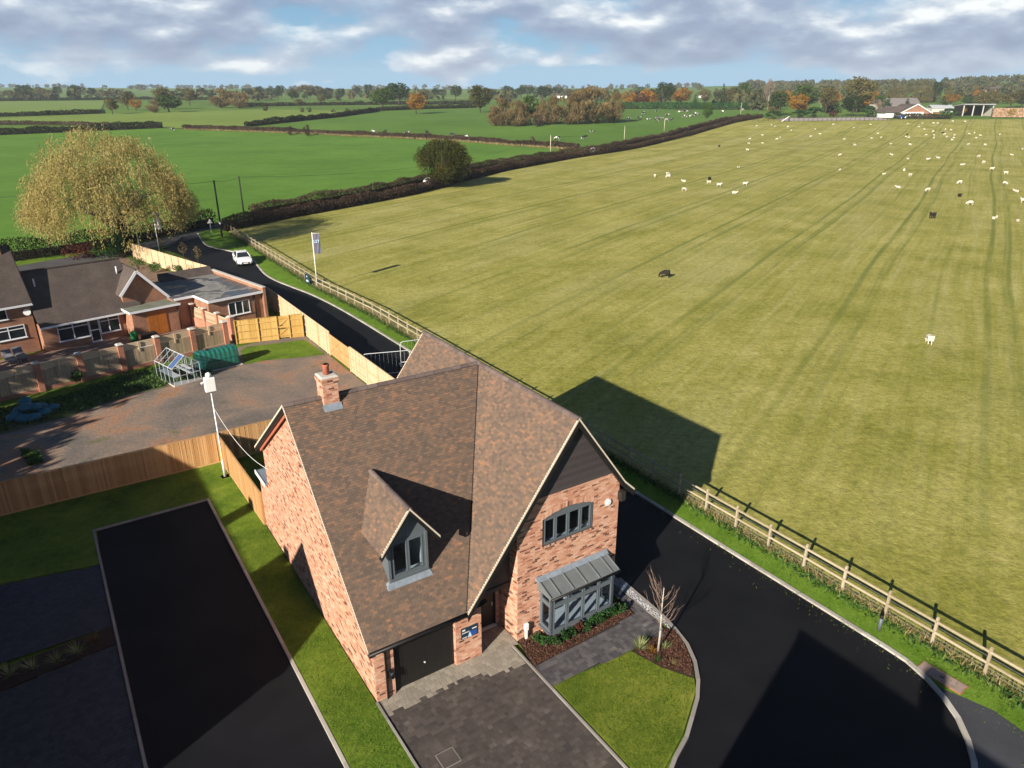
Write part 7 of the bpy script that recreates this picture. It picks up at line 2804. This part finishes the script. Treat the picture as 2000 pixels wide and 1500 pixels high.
CW = [ZC(*q) for q in ((755, 575), (970, 568), (1022, 514), (1310, 419), (1398, 415), (1466, 418), (1425, 370), (1522, 356), (1540, 408), (1572, 407), (1532, 432), (1612, 392), (1612, 430), (1642, 427), (1703, 358), (1745, 356), (1772, 364), (1750, 400), (1795, 391), (1838, 384))] + [(480 + a / 4, 130 + b / 4) for a, b in ((1008, 526), (1258, 521), (1612, 546), (1728, 549))] + [(1350 + .175 * a, 130 + .175 * b) for a, b in ((20, 556), (55, 541), (362, 518), (580, 492), (718, 492), (738, 492))] + [(337, 256)]
POSE_C = {'grazing': 'black and white cow grazing in the pasture beyond the lane', 'standing': 'black and white cow standing in the pasture beyond the lane', 'lying': 'black and white cow lying in the pasture beyond the lane'}
for x, y in CW:
    pose = RA.choice(['grazing', 'grazing', 'standing', 'lying'])
    animal('cow', COWS[pose], G(x, y) + V((0, 0, .02)), RA.choice([0, PI]) + RA.gauss(0, .6), RA.uniform(.98, 1.15), POSE_C[pose], 'cow', 'cows ' + pose + ' in the pasture')


# ------------------------------------------------------------------ white saloon car
M['carwhite'] = plain('white_car_paint', (0.80, 0.80, 0.80), .18, .01, 1, spec=.6)
M['tyre'] = plain('tyre', (0.015, 0.015, 0.015), .9)
M['alloy'] = plain('alloy', (0.42, 0.42, 0.43), .35, .05, 3, .6)
M['carglass'] = dark_glass()
M['lens'] = plain('lamp_lens', (0.35, 0.37, 0.40), .1, .05, 3, spec=.8)


def make_car(label, loc, rz):
    o = thing('car', label, 'car', loc, rz)
    # stations: x, half width, sill z, shoulder z, top z (bonnet or boot)
    st = [(-2.33, .66, .42, .74, .86), (-2.24, .80, .30, .84, .97), (-2.0, .89, .24, .90, 1.03), (-1.4, .92, .20, .92, 1.02), (-.4, .92, .19, .90, .98), (.6, .92, .19, .87, .95), (1.05, .92, .20, .84, .93), (1.6, .91, .22, .78, .86), (2.05, .86, .26, .70, .76), (2.26, .76, .30, .62, .68), (2.34, .62, .36, .56, .60)]
    rings = []
    for x, w, zs, zh, zt in st:
        rings.append([(x, 0, zs), (x, w * .85, zs), (x, w * .97, zs + .10), (x, w, (zs + zh) / 2), (x, w * .97, zh - .04), (x, w * .90, zh + .02), (x, w * .55, zt - .01), (x, 0, zt)])
    b = MB()
    for s in (1, -1):
        R2 = [[(p[0], p[1] * s, p[2]) for p in r] for r in rings]
        for a, c in zip(R2[:-1], R2[1:]):
            for j in range(7):
                f = [a[j], c[j], c[j + 1], a[j + 1]]
                b.face(f if s < 0 else f[::-1], 0, j not in (0,))
        for r in (R2[0], R2[-1]):
            b.face(r if (s > 0) == (r is R2[0]) else r[::-1])
    b.build('body', M['carwhite'], o)
    # cabin: dark glazing with a white roof and pillars over it
    cab_ = [(1.05, .80, .90, .74, .93), (.25, .80, .93, .60, 1.34), (-.5, .80, .95, .61, 1.40), (-1.15, .80, .97, .58, 1.33), (-1.95, .72, 1.00, .66, 1.03)]
    g = MB()
    for s in (1, -1):
        r2 = [[(x, w0 * s, z0), (x, w1 * s, z1 - .02), (x, w1 * s * .8, z1), (x, 0, z1 + .012)] for x, w0, z0, w1, z1 in cab_]
        for a, c in zip(r2[:-1], r2[1:]):
            for j in range(3):
                f = [a[j], c[j], c[j + 1], a[j + 1]]
                g.face(f if s < 0 else f[::-1])
    g.build('windows', M['carglass'], o)
    rf2 = MB()
    for s in (1, -1):
        pr2 = [(.30, .62, 1.345), (-.5, .63, 1.415), (-1.2, .60, 1.345)]
        for (xa, wa, za), (xc, wc2, zc2) in zip(pr2[:-1], pr2[1:]):
            f = [(xa, wa * s, za - .02), (xc, wc2 * s, zc2 - .02), (xc, wc2 * .75 * s, zc2 + .012), (xa, wa * .75 * s, za + .012)]
            rf2.face(f if s < 0 else f[::-1], 0, True)
            f = [(xa, wa * .75 * s, za + .012), (xc, wc2 * .75 * s, zc2 + .012), (xc, 0, zc2 + .025), (xa, 0, za + .025)]
            rf2.face(f if s < 0 else f[::-1], 0, True)
    rf2.build('roof', M['carwhite'], o)
    for s in (1, -1):
        MB().bar((1.08, .79 * s, .92), (.28, .62 * s, 1.345), .07, .05).build('pillar', M['carwhite'], o)
        MB().bar((-1.98, .70 * s, 1.02), (-1.18, .60 * s, 1.34), .16, .05).build('pillar', M['carwhite'], o)
        MB().bar((-.48, .805 * s, .94), (-.5, .63 * s, 1.39), .07, .03).build('pillar', M['black'], o)
        for x in (-1.42, 1.40):
            wh = MB()
            wh.tube([(x, s * .70, .33), (x, s * .91, .33)], .33, 20)
            wo_ = wh.build('wheel', M['tyre'], o)
            MB().tube([(x, s * .905, .33), (x, s * .925, .33)], [.235, .22], 16).build('rim', M['alloy'], wo_)
            MB().tube([(x, s * .84, .34), (x, s * .918, .34)], .375, 20).build('wheel_arch', M['black'], o)
        hl = MB()
        hl.hexa([(2.06, s * .82, .60), (2.30, s * .50, .55), (2.30, s * .50, .57), (2.06, s * .82, .62), (2.02, s * .84, .70), (2.26, s * .50, .64), (2.2, s * .50, .65), (1.98, s * .84, .71)])
        hl.build('headlight', M['lens'], o)
        MB().box(2.18, 2.29, min(s * .60, s * .78), max(s * .60, s * .78), .33, .47).build('air_intake', M['black'], o)
        bevel(MB().box(.72, .88, min(s * .90, s * 1.07), max(s * .90, s * 1.07), .93, 1.05).build('mirror', M['black'], o), .02)
        MB().box(-2.335, -2.2, min(s * .45, s * .78), max(s * .45, s * .78), .72, .84).build('tail_light', M['red_lens'], o)
        for x in (.1, -.95):
            MB().box(x - .10, x + .10, min(s * .905, s * .935), max(s * .905, s * .935), .76, .79).build('door_handle', M['carwhite'], o)
    gr = MB()
    gr.prism([(2.352, -.42, .56), (2.352, -.50, .46), (2.352, -.36, .30), (2.352, .36, .30), (2.352, .50, .46), (2.352, .42, .56)], (-.05, 0, 0))
    gr.build('grille', M['black'], o)
    MB().box(2.354, 2.366, -.27, .27, .37, .48).build('number_plate', M['white'], o)
    MB().box(-2.36, -2.345, -.27, .27, .55, .66).build('number_plate', M['white'], o)
    return o


M['red_lens'] = plain('red_lens', (0.35, 0.01, 0.01), .15, .05, 3, spec=.8)
fr_ = (G(461, 521) + G(497, 516)) * .5
cd = -62.0
cc_ = V((fr_.x - math.cos(R(cd)) * 1.6, fr_.y - math.sin(R(cd)) * 1.6, 0.01))
car = make_car('white saloon car driving along the new tarmac road', cc_, R(cd))
ct = tree_of(car)
for px_, lab in ((842, 'white car in the lane, its roof showing over hedge by the round oak'), (1165, 'white car far along the lane, its roof showing over the hedge')):
    q = min(lane_c, key=lambda p: abs(1000 + FPX * p.x / depth_at((p.x, p.y, T(p.y))) - px_))
    i = lane_c.index(q)
    d = lane_c[min(i + 1, len(lane_c) - 1)] - q
    c2_ = dup(car, (q.x, q.y, T(q.y) + .02), math.atan2(d.y, d.x), None, lab, None, ct)
    c2_.scale = (1.05, 1.05, 1.25)

# ------------------------------------------------------------------ farm and paddock at the far side of the field
def at(x, y):
    P = G(x, y)
    return V((P.x, P.y, T(P.y)))


pk0, pk1 = at(1532, 237), at(1742, 235)
sand = sheet('riding_arena', [(pk0.x, pk0.y), (pk1.x, pk1.y), (pk1.x + 4, pk1.y + 26), (pk0.x + 4, pk0.y + 26)], .12, plain('arena_sand', (0.42, 0.36, 0.33), .95, .1, .5))
M['darkwood'] = plain('dark_stained_wood', (0.022, 0.017, 0.015), .8, .2, 2)
rail_fence('paddock_fence', 'dark stained fence along the front of the riding arena', [(pk0.x, pk0.y), (pk1.x, pk1.y)], 2.7, 1.4, (1.3, .75, .2), M['darkwood'], .16, False)
rail_fence('paddock_fence', 'dark stained fence along the back of the riding arena', [(pk0.x + 4, pk0.y + 26), (pk1.x + 4, pk1.y + 26)], 2.7, 1.6, (1.5, 1.1, .7, .3), M['darkwood'], .16, False)
rail_fence('paddock_fence', 'brown rail fence from lane hedge to the riding arena', [tuple(at(1470, 237)[:2]), (pk0.x, pk0.y)], 2.7, 1.5, (1.35, .8), M['darkwood'], .16, False)
rp = thing('loading_ramp', 'white striped ramp board leaning at the arena corner', 'ramp', at(1536, 237.5), 0)
MB().bar((-2.6, 0, .1), (1.2, .2, 2.6), .8, .15).build('board', M['white'], rp)
MB().bar((1.2, .2, 0), (1.2, .2, 2.6), .3, .3).build('post', M['navy'], rp)


def px_w(P, px_):
    return px_ * depth_at(P) / FPX


fb = at(1787, 230)
fh = thing('far_bungalow', 'far red brick bungalow with white gable end and dark roof', 'bungalow', fb, R(8))
w_ = px_w(fb, 62)
e_ = px_w(fb, 10)
ap_ = px_w(fb, 25)
gw_ = MB()
gw_.prism([(-w_ / 2, 0, 0), (w_ / 2, 0, 0), (w_ / 2, 0, e_), (0, 0, ap_ - .5), (-w_ / 2, 0, e_)], (0, 14, 0))
gw_.build('wall', M['brickold'], fh)
MB().box(-w_ * .46, w_ * .27, -.06, 0, .1, e_ * 1.05).build('white_panel', M['white'], fh)
for s in (-1, 1):
    a = [(0, -.5, ap_), (s * w_ * .56, -.5, e_ - .5), (s * w_ * .56, 14.5, e_ - .5), (0, 14.5, ap_)]
    rr2 = MB()
    rr2.hexa([(p[0], p[1], p[2] - .25) for p in a] + a)
    rr2.build('roof', M['oldtile'], fh)
    MB().bar((0, -.55, ap_ - .1), (s * w_ * .56, -.55, e_ - .6), .1, .5).build('bargeboard', M['white'], fh)
for k in range(6):
    x = -w_ * .36 + k * w_ * .095
    MB().box(x, x + w_ * .05, -.12, -.061, e_ * .25, e_ * .85).build('window', M['darkglass'], fh)
MB().box(-w_ * .95, -w_ * .5, 2, 10, 0, e_).build('side_wing', M['white'], fh)
sw_ = MB()
sw_.hexa([(-w_ * 1.02, 1, e_), (-w_ * .4, 1, e_), (-w_ * .4, 11, e_), (-w_ * 1.02, 11, e_), (-w_ * .8, 5, ap_ * .85), (-w_ * .1, 5, ap_ * .85), (-w_ * .1, 7, ap_ * .85), (-w_ * .8, 7, ap_ * .85)])
sw_.build('side_roof', M['oldtile'], fh)
MB().box(w_ * .5, w_ * .78, -.5, 5, 0, e_ * .85).build('garage', M['orangewood'], fh)
lb_ = at(1755, 214)
lbn = thing('long_barn', 'long low grey roofed farm building behind the red bungalow', 'barn', lb_, R(4))
wl_ = px_w(lb_, 84)
MB().box(-wl_ / 2, wl_ / 2, 0, 12, 0, px_w(lb_, 9)).build('wall', M['concrete'], lbn)
gable_roof(lbn, -wl_ / 2 - .5, wl_ / 2 + .5, -.6, 6, 12.6, px_w(lb_, 9), px_w(lb_, 21), px_w(lb_, 9), plain('grey_roof_sheeting', (0.16, 0.145, 0.14), .9), .3)
lb2 = at(1840, 219)
lb2o = thing('low_shed', 'pale low metal roofed shed between long barn and open barn', 'shed', lb2, R(-3))
w2_ = px_w(lb2, 40)
MB().box(-w2_ / 2, w2_ / 2, 0, 8, 0, 2.6).build('wall', M['concrete'], lb2o)
gable_roof(lb2o, -w2_ / 2 - .4, w2_ / 2 + .4, -.5, 4, 8.5, 2.6, 4.4, 2.6, plain('pale_roof_sheeting', (0.36, 0.38, 0.40), .7), .25)
ob = at(1908, 227)
obn = thing('open_barn', 'open fronted dark barn with pale roof edge and stored feed', 'barn', ob, R(-6))
w3 = px_w(ob, 54)
h3 = px_w(ob, 21)
for k in range(4):
    x = -w3 / 2 + w3 * k / 3
    MB().box(x - .25, x + .25, 0, .5, 0, h3).build('post', M['concrete'], obn)
MB().box(-w3 / 2, w3 / 2, 11.8, 12, 0, h3 - .5).build('back_wall', M['darkwood'], obn)
MB().box(-w3 / 2 - .2, -w3 / 2, .5, 12, 0, h3 - .3).build('side_wall', M['darkwood'], obn)
MB().box(w3 / 2, w3 / 2 + .3, .5, 12, 0, h3 * .7).build('side_wall', M['concrete'], obn)
ro2 = MB()
ro2.hexa([(-w3 / 2 - .6, -1, h3), (w3 / 2 + .6, -1, h3), (w3 / 2 + .6, 12.5, h3 - 1), (-w3 / 2 - .6, 12.5, h3 - 1), (-w3 / 2 - .6, -1, h3 + .5), (w3 / 2 + .6, -1, h3 + .5), (w3 / 2 + .6, 12.5, h3 - .6), (-w3 / 2 - .6, 12.5, h3 - .6)])
ro2.build('roof', plain('barn_roof_sheet', (0.30, 0.31, 0.32), .7), obn)
lg0 = at(1940, 229)
lgs = thing('log_pile', 'long stack of cut logs beside the open barn', 'log pile', lg0, R(-6))
wl2 = px_w(lg0, 74)
hl2 = px_w(lg0, 17)
lgm = MB()
z = .35
row = 0
while z < hl2:
    x = (.35 if row % 2 else 0)
    while x < wl2:
        r_ = RA.uniform(.28, .36)
        lgm.tube([(x, RA.uniform(-.2, .2), z), (x, 3, z)], r_, 7, pv=RA.random())
        x += .72
    z += .62
    row += 1
lgm.build('logs', pieces('log_ends', [(0, (0.20, 0.12, 0.07)), (.6, (0.34, 0.22, 0.14)), (1, (0.46, 0.32, 0.22))], .9), lgs, 'stuff')
cv = at(1869, 199)
cvo = thing('caravan', 'white touring caravan parked behind the farm', 'caravan', cv, R(10))
bevel(MB().box(-3.4, 3.2, -1.2, 1.2, .5, 3.0).build('body', M['white'], cvo), .35, 3)
for x in (-2, 0, 2):
    MB().box(x - .5, x + .5, -1.23, -1.2, 1.6, 2.4).build('window', M['darkglass'], cvo)
MB().tube([(0, -1.22, .4), (0, -1.0, .4)], .4, 12).build('wheel', M['tyre'], cvo)
tr_ = at(1762, 232.5)
tro = thing('tractor', 'blue tractor with white roof parked before the red bungalow', 'tractor', tr_, R(200))
bevel(MB().box(.2, 2.4, -.45, .45, .9, 1.7).build('bonnet', M['blueprint'], tro), .08, 2)
MB().box(-1.2, .2, -.75, .75, 1.0, 1.5).build('chassis', M['blueprint'], tro)
MB().box(-1.1, .1, -.7, .7, 1.5, 2.6).build('cab', M['darkglass'], tro)
bevel(MB().box(-1.25, .25, -.8, .8, 2.6, 2.75).build('cab_roof', M['white'], tro), .05)
for x, r_, wd_ in ((-.8, .95, .5), (1.8, .6, .35)):
    for s in (-1, 1):
        wo_ = MB().tube([(x, s * .75, r_), (x, s * (.75 + wd_), r_)], r_, 16).build('wheel', M['tyre'], tro)
        MB().tube([(x, s * (.76 + wd_), r_), (x, s * (.79 + wd_), r_)], r_ * .55, 12).build('rim', M['white'], wo_)
vn = at(1832, 231)
vno = thing('parked_van', 'pale green van parked beside the red bungalow hedge', 'van', vn, R(5))
vb_ = MB()
vb_.prism([(-2.5, -.9, .4), (2.5, -.9, .4), (2.5, -.9, 1.1), (1.6, -.9, 1.3), (1.0, -.9, 2.1), (-2.5, -.9, 2.1)], (0, 1.8, 0))
vb_.build('body', plain('pale_green_paint', (0.42, 0.50, 0.46), .3), vno)
MB().box(-1.9, .8, -.92, -.9, 1.4, 1.9).build('window', M['darkglass'], vno)
for x in (-1.6, 1.6):
    MB().tube([(x, -.95, .38), (x, -.7, .38)], .38, 12).build('wheel', M['tyre'], vno)
for (x, y, wpx, lab) in ((1770, 206, 14, 'pale small house roof among the poplars'), (1700, 203, 20, 'far cream house half hidden behind garden trees'), (1375, 190, 20, 'flat roofed pale house behind the garden trees'), (1095, 183, 26, 'far pale village houses beyond the thicket'), (1880, 184, 40, 'white farm cottages on the right far slope'), (1945, 195, 60, 'low brown stable block on the far right slope')):
    P = at(x, y)
    if P.y > 1000:
        P = V((P.x * 1000 / P.y, 1000, 0))
    P.z = hill_z(P.x, P.y)
    o = thing('far_house', lab, 'house', P, R(RA.uniform(-20, 20)))
    ww = px_w(P, wpx)
    MB().box(-ww / 2, ww / 2, 0, 7, 0, 3.2).build('wall', M['white'] if 'brown' not in lab else M['brickold'], o)
    gable_roof(o, -ww / 2 - .4, ww / 2 + .4, -.4, 3.5, 7.4, 3.2, 5.6, 3.2, M['oldtile'], .25)
    for k in range(3):
        xx = -ww * .35 + k * ww * .3
        MB().box(xx, xx + 1.2, -.06, 0, 1.2, 2.3).build('window', M['darkglass'], o)


# ------------------------------------------------------------------ neighbouring houses and trees behind the viewpoint: they cast the long shadows over the plot
def neighbour(label, x, y, za, ze, hw, length, chim=True, rz=HA):
    """gabled house, ridge along the plot's depth; x, y = foot of its rear apex"""
    o = thing('neighbour_house', label, 'house', (x, y, 0), rz)
    w = MB()
    w.prism([(-hw, -.25, 0), (hw, -.25, 0), (hw, -.25, ze + .05), (0, -.25, za - .2), (-hw, -.25, ze + .05)][::-1], (0, -length + .5, 0))
    w.build('wall', M['brickold'], o)
    k = (za - ze) / hw
    for s in (-1, 1):
        a = [(0, 0, za), (s * (hw + .0), 0, ze), (s * hw, -length, ze), (0, -length, za)]
        q = MB()
        q.hexa([(p[0], p[1], p[2] - .15) for p in a] + a)
        q.build('roof', M['oldtile'], o)
    MB().bar((0, .02, za), (0, -length, za), .22, .12).build('ridge', M['ridge'], o)
    for s in (-.5, .5):
        for z in (1.0, 3.4):
            if z + 1.2 < ze:
                upvc_window(o, s * hw - .6, s * hw + .6, z, z + 1.2, -length + .24, [s * hw])
    MB().box(-.5, .5, -length + .18, -length + .24, 0, 2.1).build('door', M['door_black'], o)
    if chim:
        MB().box(-.3, .3, -length * .6, -length * .6 + .6, za - .5, za + 1.2).build('chimney', M['brickpier'], o)
    return o


n1 = neighbour('neighbouring brick house whose gable shades the tarmac strip', -16.2, 12.7, 8.9, 5.42, 2.9, 11, True, HA - PI / 2)
n2 = neighbour('neighbouring brick house whose gable shades the turning area', .71, 5.71, 8.9, 4.9, 2.95, 9)
n3 = neighbour('neighbouring brick house whose ridge shades the rear lawn', -28.7, 19.7, 8.9, 4.6, 4.2, 13)
n4 = neighbour('neighbouring brick house with ridge parallel to the garden fence', -29.2, 18.9, 10.5, 6.0, 4.2, 14, False, HA - PI / 2)
for i, (x, y, w, h, lab) in enumerate(((-36, 8, 9, 12, 'broad evergreen tree beside the neighbouring drive'), (-40.5, 13.5, 9.5, 12, 'tall evergreen tree shading the yard edge'), (-42, 20, 9.5, 12.5, 'rounded evergreen tree shading the middle of yard edge'), (-40.5, 26.5, 9, 12, 'evergreen tree shading the pier fence'), (-40.5, 33, 8.5, 11, 'evergreen tree behind the old house garden'), (-44, 40, 9, 11, 'evergreen tree at the far end of the old garden'), (-34, 3, 9, 12, 'evergreen tree near the neighbouring gable'), (-38, 22.5, 8, 9, 'low evergreen tree filling the gap in the row'))):
    dup(PROTO['oakdark'][0], (x, y, 0), i * 1.3, (w, w, h), lab, None, PROTO['oakdark'][1])
dup(PROTO['oakdark'][0], (15.0, 6.0, 0), 2, (4, 4, 6.5), 'evergreen tree shading the field fence corner', None, PROTO['oakdark'][1])
for o in list(bpy.data.objects):
    if o.get('label') and 'evergreen tree' in o['label'] and 'group' in o:
        del o['group']

# ------------------------------------------------------------------ air: thin even haze round everything
hz = MB()
hz.box(-7600, 7600, -400, 4400, -1.5, 140)
hm = bpy.data.materials.new('haze')
hm.use_nodes = True
ht = hm.node_tree
ht.nodes.clear()
hv = ht.nodes.new('ShaderNodeVolumePrincipled')
hv.inputs['Color'].default_value = (0.80, 0.90, 1.0, 1)
hv.inputs['Density'].default_value = 0.00012
hv.inputs['Anisotropy'].default_value = 0.0
hout = ht.nodes.new('ShaderNodeOutputMaterial')
ht.links.new(hv.outputs[0], hout.inputs['Volume'])
tag(hz.build('haze', hm), 'thin pale haze in the air over the whole landscape', 'haze', None, 'stuff')
